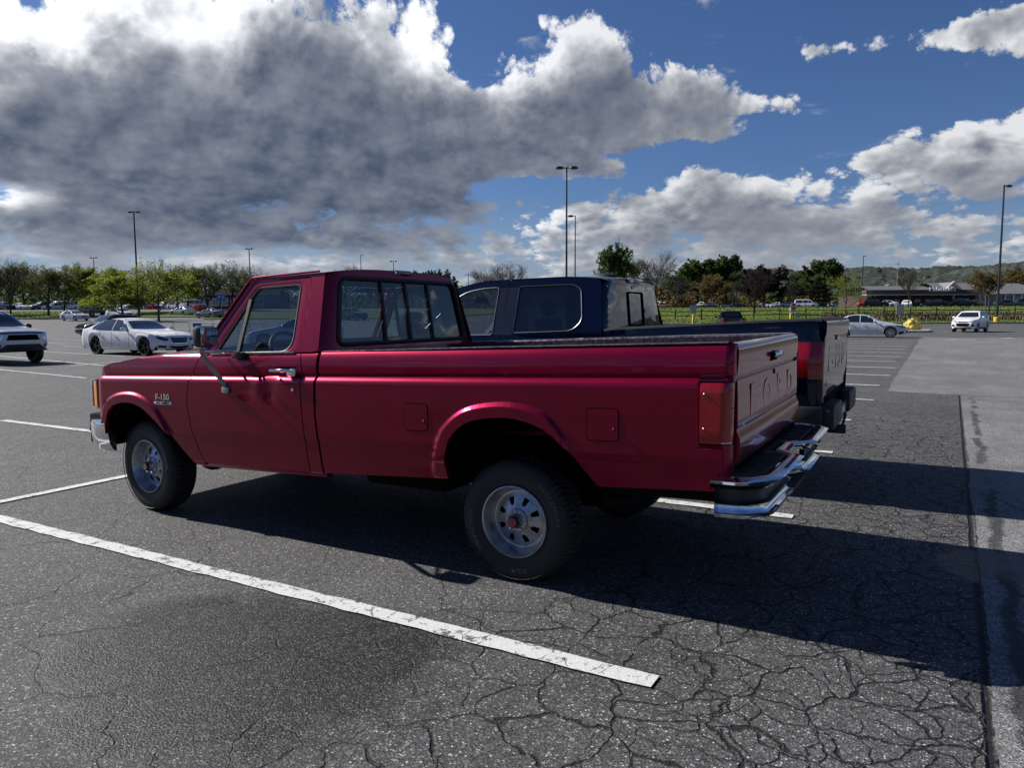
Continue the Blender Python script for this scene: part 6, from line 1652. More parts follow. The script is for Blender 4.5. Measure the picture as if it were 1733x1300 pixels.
def grow_tree(seed, H=8.0, trunk=.16, spread=.55, upness=.35, levels=5, kidsn=(5, 4, 4, 3, 3), lenf=.62, leaf=0.0, nleaf=3, lsize=.14, droop=0.0, first=.22, crown_top=1.0):
    rnd = random.Random(seed); wood = MB(); leaves = MB(); LV, LF = [], []
    def branch(p, d, L, r, lev):
        k = 3 if lev < 3 else 2; pts = [p]; rs = [r]; q = p.copy(); dd = d.copy()
        for i in range(k):
            j = Vector((rnd.gauss(0, 1), rnd.gauss(0, 1), rnd.gauss(0, .6))) * (.12 if lev else .04)
            dd = (dd + j + Vector((0, 0, upness * .22 * (lev > 0) - droop * .2 * (lev > 1)))).normalized(); q = q + dd * (L / k); pts.append(q.copy()); rs.append(r * (1 - .62 * (i + 1) / k))
        wood.tube(pts, [max(.008, a) for a in rs], 7 if lev == 0 else (4 if lev == 1 else 3), cap=False)
        if leaf > 0 and lev >= levels - 2:
            for _ in range(nleaf):
                if rnd.random() > leaf: continue
                t = rnd.random(); c = pts[0].lerp(pts[-1], t) + Vector((rnd.gauss(0, 1), rnd.gauss(0, 1), rnd.gauss(0, 1))) * .12
                s_ = lsize * rnd.uniform(.6, 1.4); a = Vector((rnd.gauss(0, 1), rnd.gauss(0, 1), rnd.gauss(0, 1))).normalized(); b_ = a.cross(Vector((rnd.gauss(0, 1), rnd.gauss(0, 1), rnd.gauss(0, 1)))).normalized()
                o_ = len(LV); LV.extend([tuple(c - a * s_), tuple(c + b_ * s_ * .6), tuple(c + a * s_), tuple(c - b_ * s_ * .6)]); LF.append((o_, o_ + 1, o_ + 2, o_ + 3))
        if lev >= levels: return
        n = kidsn[min(lev, len(kidsn) - 1)]
        for i in range(n):
            t = (first + (1 - first) * (i + rnd.random() * .8) / n) if lev == 0 else (.25 + .75 * (i + rnd.random()) / n)
            t = min(t, 1.0); seg = min(int(t * k), k - 1); c = pts[seg].lerp(pts[seg + 1], t * k - seg)
            az_ = rnd.random() * 2 * PI if lev else (i * 2.4 + rnd.random() * .6); perp = Vector((math.cos(az_), math.sin(az_), 0)); perp = (perp - dd * perp.dot(dd)).normalized()
            sp_ = spread * rnd.uniform(.7, 1.25) * (1.15 if lev == 0 else 1.0); nd = (dd * math.cos(sp_) + perp * math.sin(sp_)).normalized()
            branch(c, nd, L * lenf * rnd.uniform(.75, 1.15) * (1.25 - .45 * t if lev == 0 else 1.0), max(.010, rs[seg] * .55), lev + 1)
    branch(Vector((0, 0, -.1)), Vector((0, 0, 1)), H * .52, trunk, 0)
    leaves.v, leaves.f, leaves.mi = LV, LF, [0] * len(LF)
    zs = max(v[2] for v in wood.v)
    f = H / zs
    wood.v = [(v[0] * f, v[1] * f, v[2] * f) for v in wood.v]; leaves.v = [(v[0] * f, v[1] * f, v[2] * f) for v in leaves.v]
    return wood, leaves
def cone_tree(seed, H=9.0, R=2.0, n=2600, ls=.30):
    rnd = random.Random(seed); w = MB(); w.tube([(0, 0, -.1), (0, 0, H * .9)], [.18, .03], 6); l_ = MB(); V, F = [], []
    for i in range(n):
        t = rnd.random() ** .8; z = H * (.05 + .95 * t); rr = R * (1 - t) ** .75 * (1 + .22 * math.sin(z * 5 + rnd.random())) * rnd.uniform(.55, 1.05) + .05; a = rnd.random() * 2 * PI
        c = Vector((rr * math.cos(a), rr * math.sin(a), z - .12 * rr)); s_ = ls * rnd.uniform(.6, 1.3); u_ = Vector((math.cos(a), math.sin(a), -.5)).normalized(); v_ = u_.cross(Vector((rnd.gauss(0, 1), rnd.gauss(0, 1), 1))).normalized()
        o_ = len(V); V += [tuple(c - v_ * s_ * .4), tuple(c + u_ * s_), tuple(c + v_ * s_ * .4), tuple(c - u_ * s_ * .3)]; F.append((o_, o_ + 1, o_ + 2, o_ + 3))
    l_.v, l_.f, l_.mi = V, F, [0] * len(F); return w, l_
PROTO = {}
def proto(key, wood, leaves, wm, lm):
    PROTO[key] = (wood.mesh('trunk', M[wm], fixn=False, smooth_=True, ang=60), leaves.mesh('crown', M[lm], fixn=False, smooth_=False) if leaves.v else None)
proto('vase', *grow_tree(21, 8, .17, .50, .55, 5, (9, 5, 4, 3, 3), .66), 'bark_red', 'leaf_plum')
proto('vase2', *grow_tree(22, 8, .15, .52, .50, 5, (8, 5, 4, 3, 3), .66, leaf=.22, nleaf=2, lsize=.07), 'bark', 'leaf_olive')
proto('bud', *grow_tree(23, 8, .15, .60, .40, 5, (8, 5, 4, 3, 3), .64, leaf=.6, nleaf=2, lsize=.085), 'bark', 'leaf_olive')
proto('bud_dense', *grow_tree(33, 8, .17, .62, .40, 5, (10, 5, 4, 4, 3), .64, leaf=.7, nleaf=2, lsize=.09), 'bark', 'leaf_olive')
proto('lime', *grow_tree(24, 7, .14, .85, .18, 5, (9, 5, 4, 3, 3), .62, leaf=1.0, nleaf=5, lsize=.105, droop=.3), 'bark', 'leaf_lime')
proto('lime2', *grow_tree(25, 7, .14, .80, .25, 5, (9, 5, 4, 3, 3), .60, leaf=1.0, nleaf=5, lsize=.105), 'bark', 'leaf_lime')
proto('sparse', *grow_tree(26, 8, .14, .72, .45, 5, (7, 4, 4, 3, 2), .70, leaf=.55, nleaf=3, lsize=.10), 'bark_pale', 'leaf_lime')
proto('green', *grow_tree(27, 9, .20, .75, .30, 5, (9, 5, 4, 4, 3), .60, leaf=1.0, nleaf=6, lsize=.17), 'bark', 'leaf_green')
proto('green2', *grow_tree(28, 9, .18, .60, .45, 5, (9, 5, 4, 3, 3), .60, leaf=1.0, nleaf=4, lsize=.14), 'bark', 'leaf_green')
proto('plum', *grow_tree(29, 7, .16, .75, .35, 5, (9, 5, 4, 4, 3), .60, leaf=1.0, nleaf=6, lsize=.13), 'bark_red', 'leaf_plum')
proto('rust', *grow_tree(30, 8, .15, .65, .40, 5, (9, 5, 4, 3, 3), .62, leaf=.9, nleaf=4, lsize=.11), 'bark_pale', 'leaf_rust')
proto('bare', *grow_tree(31, 9, .18, .58, .50, 5, (9, 5, 4, 4, 3), .68), 'bark_pale', 'leaf_olive')
proto('bare2', *grow_tree(32, 9, .17, .50, .60, 5, (8, 5, 4, 3, 3), .70), 'bark', 'leaf_olive')
proto('cone', *cone_tree(5), 'bark', 'leaf_dark')
proto('pine', *grow_tree(41, 9, .20, .70, .35, 5, (9, 5, 4, 4, 3), .58, leaf=1.0, nleaf=5, lsize=.16), 'bark', 'leaf_dark')
HT = dict(vase=8, vase2=8, bud=8, bud_dense=8, lime=7, lime2=7, sparse=8, green=9, green2=9, plum=7, rust=8, bare=9, bare2=9, cone=9, pine=9)
def tree(kind, px, Y, topy, label, wide=1.0, group='trees round the car park'):
    p = on(px, Y, .08); hy = 534.9 - px * (7.4 / 1733); H_ = CH + (hy - topy) / CF * Y - p.z; s_ = H_ / HT[kind]
    r = empty('tree', tuple(p), random.uniform(0, 6.28), label, 'tree', group); r.scale = (s_ * wide, s_ * wide, s_)
    put(D.objects.new('trunk', PROTO[kind][0]), r)
    if PROTO[kind][1]: put(D.objects.new('crown', PROTO[kind][1]), r)
    return r
random.seed(77)
TREES = [('bare2', 18, 112, 432, 'bare dark-limbed tree on the grass at the far left edge', 1.0), ('bud_dense', 82, 116, 446, 'olive budding tree with forked dark trunk on the left grass strip', 1.0), ('bud', 108, 118, 443, 'twiggy budding tree right behind the silver sedan on the left', 1.1),
 ('bud_dense', 42, 150, 440, 'dull green tree behind the leftmost bare one', 1.3), ('bud', 140, 150, 452, 'dark twiggy tree between the left grass and the lime green trees', 1.2), ('lime2', 172, 122, 447, 'bushy lime green tree left of the twin lamp post', 1.15), ('lime', 207, 100, 452, 'spreading lime green tree directly behind the white luxury sedan', 1.25),
 ('lime', 236, 128, 456, 'lime green tree at the foot of the twin lamp post', 1.1), ('sparse', 268, 98, 434, 'thin-leaved tree with bare twigs spreading at its top', 1.15), ('lime2', 300, 126, 455, 'low lime tree right of the thin-leaved one', 1.0), ('bud_dense', 318, 140, 443, 'olive tree behind the cart corral', 1.1),
 ('bud_dense', 352, 138, 446, 'olive budding tree behind the blue parking sign', 1.1), ('bud', 392, 136, 441, 'budding tree right behind the maroon windshield pillar', 1.2), ('bud', 425, 170, 452, 'small budding tree below the lamp post left of the cab roof', 1.2), ('bare', 470, 200, 455, 'faint bare tree just over the front of the cab roof', 1.3),
 ('bare', 585, 220, 441, 'wispy bare tree over the middle of the maroon cab roof', 1.1), ('bare2', 640, 240, 455, 'low bare treetop beside the thin lamp post above the cab', 1.4),
 ('bare', 822, 190, 440, 'bare tree left of the pair above the dark blue cab', 1.3), ('bare2', 866, 190, 441, 'bare tree right of the pair above the dark blue cab', 1.3),
 ('green2', 1040, 150, 409, 'tall fresh green tree directly right of the dark blue cab antenna', .75), ('bud_dense', 1068, 165, 432, 'dull tree between the fresh green one and the big bare one', 1.0), ('bare', 1108, 150, 416, 'big bare vase-shaped tree right of the dark blue cab', 1.0),
 ('bare2', 1150, 215, 466, 'low bare tree left of the dark green crowns', 1.6), ('green', 1180, 250, 441, 'broad dark green tree crown on the horizon', 1.35), ('green', 1228, 250, 434, 'tall green tree crown right of the broad dark one', .9), ('rust', 1207, 205, 465, 'yellowish budding tree in front of the dark green crowns', 1.4), ('vase2', 1240, 210, 470, 'brownish twiggy tree behind the black pickup', 1.5),
 ('plum', 1292, 190, 447, 'dark plum-leaved tree behind the vase-shaped bare one', 1.3), ('vase', 1277, 93, 449, 'vase-shaped bare tree standing just behind the black pickup', 1.05), ('bare2', 1340, 180, 475, 'small pale bare tree above the stop sign', 1.1), ('green', 1392, 200, 441, 'large mid green tree right of the plum one', 1.1), ('green2', 1352, 215, 458, 'green tree filling in left of the large mid green one', 1.0),
 ('cone', 1385, 188, 470, 'dark evergreen in front of the large green tree', 2.2), ('sparse', 1431, 92, 457, 'leafing young tree on the bank behind the pale compact sedan', 1.0), ('vase2', 1537, 125, 452, 'twiggy tree in front of the restaurant sign', .95), ('rust', 1668, 140, 455, 'yellow-budding tree between the restaurant and the tall lamp post', 1.1),
 ('bare', 1600, 330, 462, 'hazy bare tree behind the restaurant roof', 1.6), ('rust', 1722, 330, 452, 'rust coloured tree at the right edge of the picture', 1.6), ('bud', 1500, 300, 480, 'olive bush tree left of the restaurant roof', 1.5), ('bud_dense', -25, 120, 440, 'olive tree cut by the left edge of the picture', 1.2)]
for k, (xx, tt) in enumerate(((700, 462), (712, 459), (724, 460), (737, 458), (750, 460), (761, 468))):
    pass
for kd, px, Y, ty, lb, wd in TREES: tree(kd, px, Y, ty, lb, wd)
for k, (xx, tt, w_) in enumerate(((698, 461, 'first'), (711, 458, 'second'), (724, 459, 'third'), (737, 457, 'fourth'), (750, 456, 'fifth'))):
    tree('pine', xx, 230 + 4 * (k % 2), tt + (k * 5 % 3) - 1, w_ + ' evergreen from the left in the dark row above the maroon cab', .9, 'dark evergreens above the maroon cab')
# woods that read as one mass
def woods(name, spots, mats, ls=1.0, per=260, wm=None):
    rnd = random.Random(9); V, F, mi = [], [], []
    for (px, Y, w_, h_, m_) in spots:
        p = on(px, Y)
        for _ in range(per):
            a = rnd.random() * 2 * PI; t = rnd.random(); rr = w_ * math.sqrt(rnd.random()) * (1 - .55 * t ** 2); c = Vector((p.x + rr * math.cos(a), p.y + rr * math.sin(a) * .6, p.z + h_ * t * (1 - .25 * (rr / w_) ** 2)))
            s_ = ls * rnd.uniform(.4, 1.1); u_ = Vector((rnd.gauss(0, 1), rnd.gauss(0, 1), rnd.gauss(0, 1))).normalized(); v_ = u_.cross(Vector((rnd.gauss(0, 1), rnd.gauss(0, 1), rnd.gauss(0, 1)))).normalized()
            o_ = len(V); V += [tuple(c - u_ * s_), tuple(c + v_ * s_ * .7), tuple(c + u_ * s_), tuple(c - v_ * s_ * .7)]; F.append((o_, o_ + 1, o_ + 2, o_ + 3)); mi.append(m_)
    b = MB(); b.v, b.f, b.mi = V, F, mi; o = b.build(name, mats, fixn=False, smooth_=False); o['kind'] = 'stuff'; return o
rw_ = random.Random(12); sp_ = []
for px in range(-60, 480, 13): sp_.append((px + rw_.uniform(-6, 6), rw_.uniform(215, 300), rw_.uniform(4, 7), rw_.uniform(7, 12), rw_.choice((0, 0, 1))))
for px in range(480, 1040, 20): sp_.append((px, rw_.uniform(300, 380), rw_.uniform(6, 9), rw_.uniform(8, 12.5), rw_.choice((0, 1, 2))))
for px in range(1040, 1400, 11): sp_.append((px + rw_.uniform(-5, 5), rw_.uniform(250, 330), rw_.uniform(4, 7), rw_.uniform(4, 8.5), rw_.choice((0, 1, 2, 2))))
for px in range(1400, 1800, 12): sp_.append((px + rw_.uniform(-5, 5), rw_.uniform(330, 420), rw_.uniform(5, 9), rw_.uniform(3, 9.0), rw_.choice((0, 1, 1, 2))))
woods('distant_trees', sp_, [M['leaf_green'], M['leaf_olive'], M['leaf_rust']], .8, 240)

# ------------------------------------------------------------------ wooded hills
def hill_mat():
    m, p = new_mat('hazed_wooded_hill'); g = X.nt.nodes.new('ShaderNodeNewGeometry'); P = X(g.outputs['Position'])
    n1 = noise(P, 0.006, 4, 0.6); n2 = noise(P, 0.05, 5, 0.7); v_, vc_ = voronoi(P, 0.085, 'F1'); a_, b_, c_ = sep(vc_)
    base = mixc(smooth(a_ * 0.5 + n2 * 0.6, 0.45, 0.75), (0.038, 0.050, 0.044), (0.070, 0.080, 0.066))  # distance haze put into the colour: greens greyed and shifted to blue
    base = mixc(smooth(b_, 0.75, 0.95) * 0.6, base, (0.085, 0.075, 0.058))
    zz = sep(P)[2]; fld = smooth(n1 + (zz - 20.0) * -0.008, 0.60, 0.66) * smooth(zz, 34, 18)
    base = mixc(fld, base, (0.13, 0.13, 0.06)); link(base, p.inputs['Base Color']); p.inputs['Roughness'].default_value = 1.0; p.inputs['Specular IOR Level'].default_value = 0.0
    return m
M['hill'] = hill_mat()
from mathutils import noise as mnoise
def hills(name, Y0, Y1, prof, ny, step, canopy):
    b = MB(); rows = []; pxs = np.arange(-900, 2700, step)
    for j in range(ny + 1):
        t = j / ny; Y = Y0 + (Y1 - Y0) * t; row = []
        for px in pxs:
            q = at(px, Y); hy = 534.9 - px * (7.4 / 1733); top = CH + (hy - float(np.interp(px, [a for a, _ in prof], [c for _, c in prof]))) / CF * Y1
            base = terrain(q.x, min(Y0, 500)) - 1; hgt = base + (top - base) * (sstep(0, 1, t) ** 1.2)
            k = canopy * sstep(.02, .2, t) * (abs(mnoise.noise(Vector((q.x * .045, Y * .045, 0)))) * 1.4 + .5 * mnoise.noise(Vector((q.x * .011, Y * .011, 5))) + random.uniform(-.25, .25))
            row.append((q.x, q.y, hgt + k))
        rows.append(row)
    rows.append([(p[0], p[1] + 400, p[2] - 60) for p in rows[-1]])
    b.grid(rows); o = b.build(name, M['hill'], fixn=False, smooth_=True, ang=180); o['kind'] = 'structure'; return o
random.seed(8)
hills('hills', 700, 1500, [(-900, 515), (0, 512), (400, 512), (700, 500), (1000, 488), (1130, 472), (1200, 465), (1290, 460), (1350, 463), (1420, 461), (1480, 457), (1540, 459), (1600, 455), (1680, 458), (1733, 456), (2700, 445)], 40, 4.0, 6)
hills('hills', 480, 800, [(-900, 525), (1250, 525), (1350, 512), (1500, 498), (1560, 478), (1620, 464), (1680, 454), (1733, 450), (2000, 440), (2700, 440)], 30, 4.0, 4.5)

# ------------------------------------------------------------------ buildings
M['brick'] = pbr('brown_brick', (0.060, 0.035, 0.028), 0.9, var=0.2, vscale=2); M['roofgrey'] = pbr('grey_metal_roof', (0.16, 0.16, 0.165), 0.6, var=0.15, vscale=1.5); M['cream'] = pbr('cream_gable', (0.55, 0.46, 0.28), 0.7)
M['fascia'] = pbr('brown_fascia', (0.075, 0.055, 0.045), 0.8, var=0.2); M['window'] = pbr('shop_glass', (0.02, 0.025, 0.03), 0.05, coat=0.8); M['stucco'] = pbr('pale_wall', (0.42, 0.42, 0.41), 0.8, var=0.1)
Yb = 150; pL = on(1467, Yb, 0); s_ = 1 / (CF / Yb)      # metres per pixel there
rb = empty('restaurant', (pL.x, Yb, pL.z), 0, 'low brown fast-food restaurant with grey roof and cream gable', 'building')
def bx(name, px0, px1, y0, y1, d0, d1, mat, parent=rb, bev=0):
    """px range and picture rows turned into metres on the facade"""
    hy = 528.3; z1_ = CH + (hy - y0) * s_ - pL.z; z0_ = CH + (hy - y1) * s_ - pL.z
    return MB().box((px0 - 1467) * s_, (px1 - 1467) * s_, d0, d1, z0_, z1_, bev).build(name, mat, parent)
bx('wall', 1470, 1655, 500, 524, 1.2, 14, M['brick'])
rfm = MB(); hyf = lambda y: CH + (528.3 - y) * s_ - pL.z
rows = []
for px0, px1, ze, zr in ((1464, 1580, 491, 483), (1580, 1655, 491, 478)):
    a, b_ = (px0 - 1467) * s_, (px1 - 1467) * s_
    rfm.add([(a, -.6, hyf(ze)), (b_, -.6, hyf(ze)), (b_, 5, hyf(zr)), (a + 1, 5, hyf(zr)), (b_, 14, hyf(ze)), (a, 14, hyf(ze))], [(0, 1, 2, 3), (3, 2, 4, 5)])
rfo = rfm.build('roof', M['roofgrey'], rb, smooth_=False)
for k in range(60):
    xx = (1468 + k * 3.1 - 1467) * s_; hi_ = 483 if xx < (1580 - 1467) * s_ else 478
    MB().add([(xx, -.62, hyf(491) + .03), (xx + .06, -.62, hyf(491) + .03), (xx + .06, 5, hyf(hi_) + .03), (xx, 5, hyf(hi_) + .03)], [(0, 1, 2, 3)]).build('roof_rib', M['signgrey'], rfo, smooth_=False)
bx('fascia', 1462, 1655, 491, 498.5, -.7, 1.2, M['fascia'])
bx('trim', 1462, 1655, 498.5, 500, -.85, 1.2, M['stucco'])
for k in range(9): bx('soffit_light', 1480 + k * 19, 1482 + k * 19, 500.2, 500.8, .2, .5, M['white'])
gbm = MB(); gbm.prism([((1597 - 1467) * s_, hyf(489.5)), ((1619 - 1467) * s_, hyf(489.5)), ((1608 - 1467) * s_, hyf(478.5))], -.5, -.42); gbo = gbm.build('gable', M['cream'], rb, smooth_=False)
gw = MB(); gw.prism([((1596.6 - 1467) * s_, hyf(489.6)), ((1619.4 - 1467) * s_, hyf(489.6)), ((1608 - 1467) * s_, hyf(478.2))], -.41, 5.0); gw.build('gable_roof', M['roofgrey'], rb, smooth_=False)
for a, b_ in (((1595, 489.8), (1608, 477.4)), ((1608, 477.4), (1621, 489.8))):
    MB().tube([((a[0] - 1467) * s_, -.6, hyf(a[1])), ((b_[0] - 1467) * s_, -.6, hyf(b_[1]))], .14, 4).build('gable_trim', M['white'], gbo)
text_obj('sign_lettering', "McDonald's", 1.10, .06, M['white'], rb, lambda x, y, z: Vector(((1588 - 1467) * s_ + x * .93, -1.0 - z, hyf(490.5) + y)), bold=.03, space=1.08)
bx('pillar', 1650, 1654, 484, 523, -.9, .2, M['stucco']); bx('pillar', 1609, 1610.5, 500, 522, -.5, -.2, M['stucco'])
for a, b_ in ((1627, 1634), (1637, 1644)):
    f_ = bx('door_frame', a, b_, 506, 521, 1.0, 1.15, M['white']); bx('pane', a + 1, b_ - 1, 507.5, 520, .95, 1.02, M['window'], f_)
for k in range(7):
    a = 1478 + k * 18; f_ = bx('window', a, a + 12, 506, 515, 1.05, 1.18, M['fascia']); bx('pane', a + .8, a + 11.2, 507, 514.3, 1.0, 1.08, M['window'], f_)
pR = on(1662, 150); 
r2 = empty('building', tuple(pR), 0, 'building with a grey hip roof and small cupola at the right edge', 'building'); q0 = 1662
def hx(px): return (px - q0) * s_
def hz(y): return CH + (528.3 - y) * s_ - pR.z
MB().box(hx(1668), hx(1790), 3, 16, 0, hz(500)).build('wall', M['stucco'], r2)
hr = MB(); A_ = [(hx(1660), 1, hz(498)), (hx(1798), 1, hz(498)), (hx(1798), 17, hz(498)), (hx(1660), 17, hz(498)), (hx(1698), 9, hz(478)), (hx(1770), 9, hz(478))]
hr.add(A_, [(0, 1, 5, 4), (1, 2, 5), (2, 3, 4, 5), (3, 0, 4)]); hr.build('roof', M['roofgrey'], r2, smooth_=False)
MB().box(hx(1712) + .0, hx(1726), 8.2, 9.8, hz(480), hz(473)).build('cupola', M['stucco'], r2)
MB().add([(hx(1710), 8, hz(473)), (hx(1728), 8, hz(473)), (hx(1728), 10, hz(473)), (hx(1710), 10, hz(473)), (hx(1719), 9, hz(466))], [(0, 1, 4), (1, 2, 4), (2, 3, 4), (3, 0, 4)]).build('cupola_roof', M['roofgrey'], r2, smooth_=False)
for k in range(9):
    MB().box(hx(1664 + k * 14), hx(1664 + k * 14) + .22, 1.3, 1.52, 0, hz(499)).build('porch_post', M['white'], r2)
for k in range(6):
    f_ = MB().box(hx(1674 + k * 17), hx(1682 + k * 17), 2.9, 3.0, .9, 2.6).build('window', M['white'], r2); MB().box(hx(1675 + k * 17), hx(1681 + k * 17), 2.85, 2.92, 1.0, 2.5).build('pane', M['window'], f_)
# pavilion with white window frames, left of the cab
p3 = on(346, 160, 0); r3 = empty('building', tuple(p3), 0, 'dark low building with white window frames behind the trees left of the cab', 'building')
MB().box(-1.5, 16, 0, 8, 0, 3.0).build('wall', M['brick'], r3); MB().add([(-2, -.5, 3.0), (16.5, -.5, 3.0), (15, 4, 4.6), (-.5, 4, 4.6), (16.5, 8.5, 3.0), (-2, 8.5, 3.0)], [(0, 1, 2, 3), (3, 2, 4, 5), (0, 3, 5), (1, 4, 2)]).build('roof', M['dark'], r3, smooth_=False)
for k in range(7):
    f_ = MB().box(k * 1.9, k * 1.9 + 1.35, -.08, .02, .7, 2.4).build('window', M['white'], r3)
    MB().box(k * 1.9 + .12, k * 1.9 + .62, -.11, -.05, .82, 2.28).build('pane', M['window'], f_); MB().box(k * 1.9 + .73, k * 1.9 + 1.23, -.11, -.05, .82, 2.28).build('pane', M['window'], f_)
# long shed far beyond
p4 = on(1128, 300, 0); o = MB().box(0, 7, 0, 20, 0, 4.2).build('wall', M['stucco']); r4 = empty('shed', tuple(p4), .1, 'pale grey box shed behind the gold car', 'shed'); o.parent = r4; MB().box(-.3, 7.3, -.3, 20, 4.2, 4.6).build('roof', M['roofgrey'], r4)
p5 = on(1500, 640, 0); o = MB().box(0, 5, 0, 4, 0, 2).build('wall', M['white']); p5.z = 22; r5 = empty('farmhouse', tuple(p5), .2, 'tiny white farmhouse on the hillside above the restaurant', 'house'); o.parent = r5
MB().prism([(-.3, 2), (5.3, 2), (2.5, 3.6)], -.3, 4.3).build('roof', M['roofgrey'], r5, smooth_=False)

# ------------------------------------------------------------------ far vehicles
CARS = {}
def far_car(kind, col, px, Y, hd, label, name=None, cat=None, dz=0.0):
    key = (kind, col)
    if key not in CARS:
        lk_ = dict(front2=[('headlight', hl, [(.50, .74 if kind == 'sedan' else .93), (.72, .76 if kind == 'sedan' else .95)], [(.50, .64 if kind == 'sedan' else .82), (.74, .66 if kind == 'sedan' else .84)])], back2=[('tail_light', M['redlens'], [(.55, .98), (.72, .98)], [(.55, .85), (.72, .85)])],
                   front=[('grille', gp, [(-.35, .66 if kind == 'sedan' else .86), (.35, .66 if kind == 'sedan' else .86)], [(-.35, .54 if kind == 'sedan' else .70), (.35, .54 if kind == 'sedan' else .70)])])
        CARS[key] = make_car(kind, col, lk_, detail=1, wheel=dict(rim=.22, n=5, mat=M['rim']))
    p = on(px, Y, dz); d_ = Vector((math.cos(hd), math.sin(hd), 0)); L = SPEC[kind]['L']
    nm = name or {'sedan': 'sedan', 'suv': 'suv', 'pickup': 'pickup_truck', 'van': 'van', 'bigpickup': 'pickup_truck'}[kind]
    ct = cat or {'sedan': 'sedan', 'suv': 'suv', 'pickup': 'pickup truck', 'van': 'van', 'bigpickup': 'pickup truck'}[kind]
    q = p + d_ * (L / 2); q.z = p.z
    return place_car(CARS[key], nm, label, ct, q, hd, 'cars parked far off' if Y > 90 else None)
E_ = TA; Wd = TA + PI; Nn = TA + PI / 2; Ss = TA - PI / 2
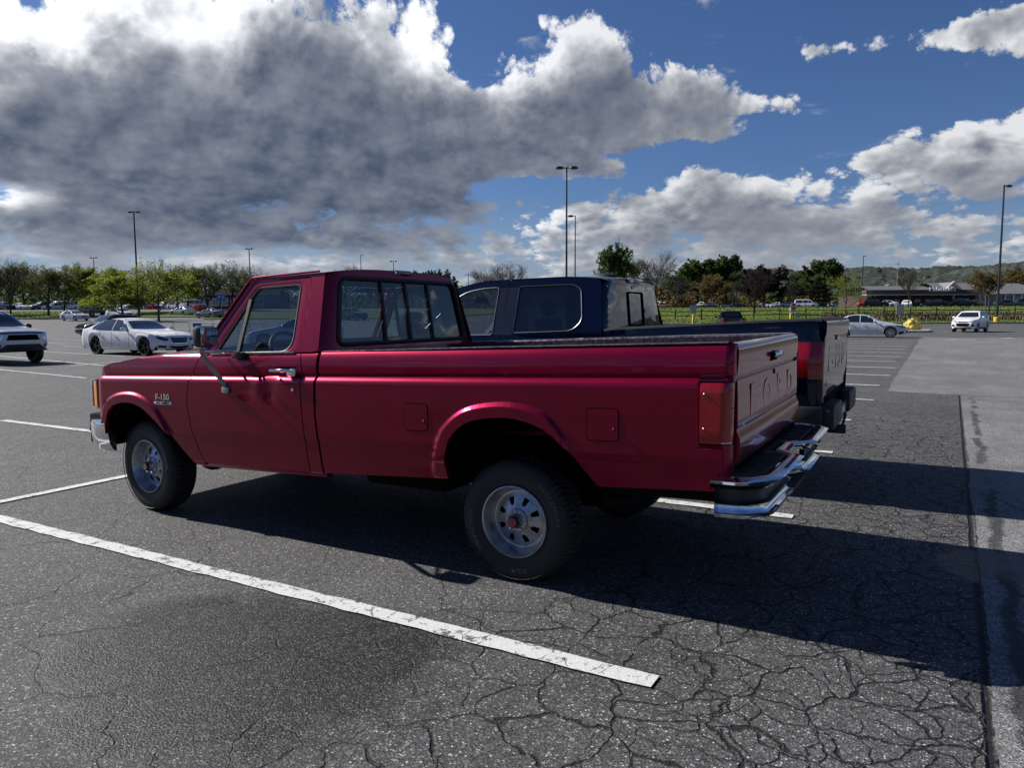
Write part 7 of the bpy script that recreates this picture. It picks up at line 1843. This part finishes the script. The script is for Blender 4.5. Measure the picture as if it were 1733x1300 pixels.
for kd, c, px, Y, hd, lb in [
    ('sedan', 'silver', 126, 102, E_, 'silver sedan by the kerb at the right end of the left grass strip'), ('pickup', 'slate', 156, 118, Wd, 'grey pickup behind the silver sedan on the left'), ('suv', 'white', 203, 106, E_, 'white wagon under the lime green trees behind the luxury sedan'),
    ('sedan', 'silver', 309, 118, Wd, 'silver sedan on the grass edge above the cart corral'), ('sedan', 'grey', 355, 108, Wd, 'grey older sedan facing left behind the mirror of the maroon pickup'),
    ('suv', 'black', 12, 150, E_, 'black car behind the bare tree at the left edge'), ('sedan', 'white', 36, 150, E_, 'white sedan second from the left edge behind the grass strip'), ('suv', 'grey', 70, 155, Ss, 'grey hatchback between the first two trees on the left'), ('sedan', 'white', 93, 150, Ss, 'white car nosed out between the two left trees'),
    ('van', 'white', 112, 165, Nn, 'white van behind the silver sedan on the left'), ('suv', 'slate', 145, 170, E_, 'dark car far behind the grey pickup'), ('van', 'white', 190, 172, E_, 'white van behind the white wagon'), ('van', 'white', 212, 178, Nn, 'white van left of the twin lamp post'), ('suv', 'white', 226, 168, Ss, 'white suv touching the twin lamp post'),
    ('van', 'white', 247, 180, Nn, 'white van just right of the twin lamp post'), ('suv', 'red', 258, 172, E_, 'red car among the white vans on the left'), ('van', 'white', 282, 178, Ss, 'white van right of the thin-leaved tree trunk'), ('suv', 'white', 298, 170, E_, 'white suv above the silver sedan near the corral'), ('sedan', 'red', 343, 128, E_, 'dark red car behind the grey older sedan'),
    ('van', 'white', 330, 150, Nn, 'small white van beside the dark building'),
    ('sedan', 'gold', 1122, 205, Wd, 'gold sedan on the upper road right of the dark blue cab'), ('pickup', 'white', 1188, 222, Nn, 'white pickup left of the grey one on the upper road'), ('pickup', 'grey', 1204, 215, Ss, 'dark grey pickup coming along the upper road'), ('sedan', 'white', 1231, 250, Wd, 'white car half hidden by a dark one on the upper road'), ('suv', 'black', 1250, 235, E_, 'black suv on the upper road behind the bare tree'),
    ('sedan', 'white', 1294, 235, E_, 'white sedan parked left of the pale green one beyond the grass'), ('sedan', 'lightblue', 1309, 228, Ss, 'pale blue sedan beyond the grass left of the stop sign'), ('pickup', 'white', 1315, 250, Wd, 'white pickup behind the pale blue sedan'), ('pickup', 'white', 1334, 245, E_, 'white pickup right above the stop sign'),
    ('van', 'white', 1364, 175, E_, 'white van low behind the fence right of the stop sign'), ('suv', 'slate', 1374, 235, E_, 'dark suv above the white van'), ('sedan', 'black', 1392, 238, Wd, 'black sedan right of the dark suv'), ('suv', 'white', 1406, 232, Ss, 'white suv left of the leafing young tree'), ('sedan', 'white', 1416, 250, E_, 'white sedan tucked behind the leafing young tree'),
    ('suv', 'red', 1459, 150, Ss, 'red car at the left end of the restaurant'), ('suv', 'black', 1482, 142, E_, 'black suv parked at the restaurant wall'), ('sedan', 'white', 1498, 146, Wd, 'white-roofed car beside the black one at the restaurant'), ('sedan', 'white', 1534, 140, Ss, 'white car right of the grey sign back'),
    ('sedan', 'black', 1580, 138, Wd, 'black sedan in the middle of the restaurant front'), ('suv', 'black', 1630, 138, E_, 'black suv at the restaurant doors'), ('sedan', 'slate', 1706, 136, E_, 'dark sedan right of the tall lamp post'), ('suv', 'grey', 1728, 138, Wd, 'grey suv cut by the right edge'), ('sedan', 'grey', 1645, 142, Wd, 'grey car behind the black suv at the restaurant doors')]:
    far_car(kd, c, px, Y, hd, lb)


far_car('suv', 'grey', 596, 100, E_, 'grey suv on the grass edge seen through the maroon rear window')
prt = make_car('sedan', 'lightblue', dict(front2=[('headlight', hl, [(.42, .72), (.70, .75)], [(.44, .60), (.74, .65)])], front=[('grille', gp, [(-.35, .68), (.35, .68)], [(-.35, .52), (.35, .52)])]), wheel=dict(rim=.22, n=5, mat=M['rim']))
place_car(prt, 'sedan', 'pale blue sedan seen through the maroon driver door window', 'sedan', at(414, 36.5), math.radians(196))
for k in range(1):
    sp_ = []
    for j in range(60):
        a_ = math.radians(185 + 170 * j / 59); q_ = Vector((math.cos(a_) * 75, math.sin(a_) * 75, 0)); sp_.append((q_, 5.5, rw_.uniform(7, 11), rw_.choice((0, 1))))
rnd_ = random.Random(10); V_, F_, mi_ = [], [], []
for (p, w_, h_, m_) in sp_:      # tree belt added unseen behind the camera, hides low bright sky from reflections
    for _ in range(150):
        a = rnd_.random() * 2 * PI; t = rnd_.random(); rr = w_ * math.sqrt(rnd_.random()) * (1 - .5 * t * t); c = Vector((p.x + rr * math.cos(a), p.y + rr * math.sin(a), h_ * t))
        s__ = .9 * rnd_.uniform(.5, 1.3); u_ = Vector((rnd_.gauss(0, 1), rnd_.gauss(0, 1), rnd_.gauss(0, 1))).normalized(); v_ = u_.cross(Vector((rnd_.gauss(0, 1), rnd_.gauss(0, 1), rnd_.gauss(0, 1)))).normalized()
        o_ = len(V_); V_ += [tuple(c - u_ * s__), tuple(c + v_ * s__ * .7), tuple(c + u_ * s__), tuple(c - v_ * s__ * .7)]; F_.append((o_, o_ + 1, o_ + 2, o_ + 3)); mi_.append(m_)
b = MB(); b.v, b.f, b.mi = V_, F_, mi_; o = b.build('distant_trees', [M['leaf_green'], M['leaf_olive']], fixn=False, smooth_=False); o['kind'] = 'stuff'
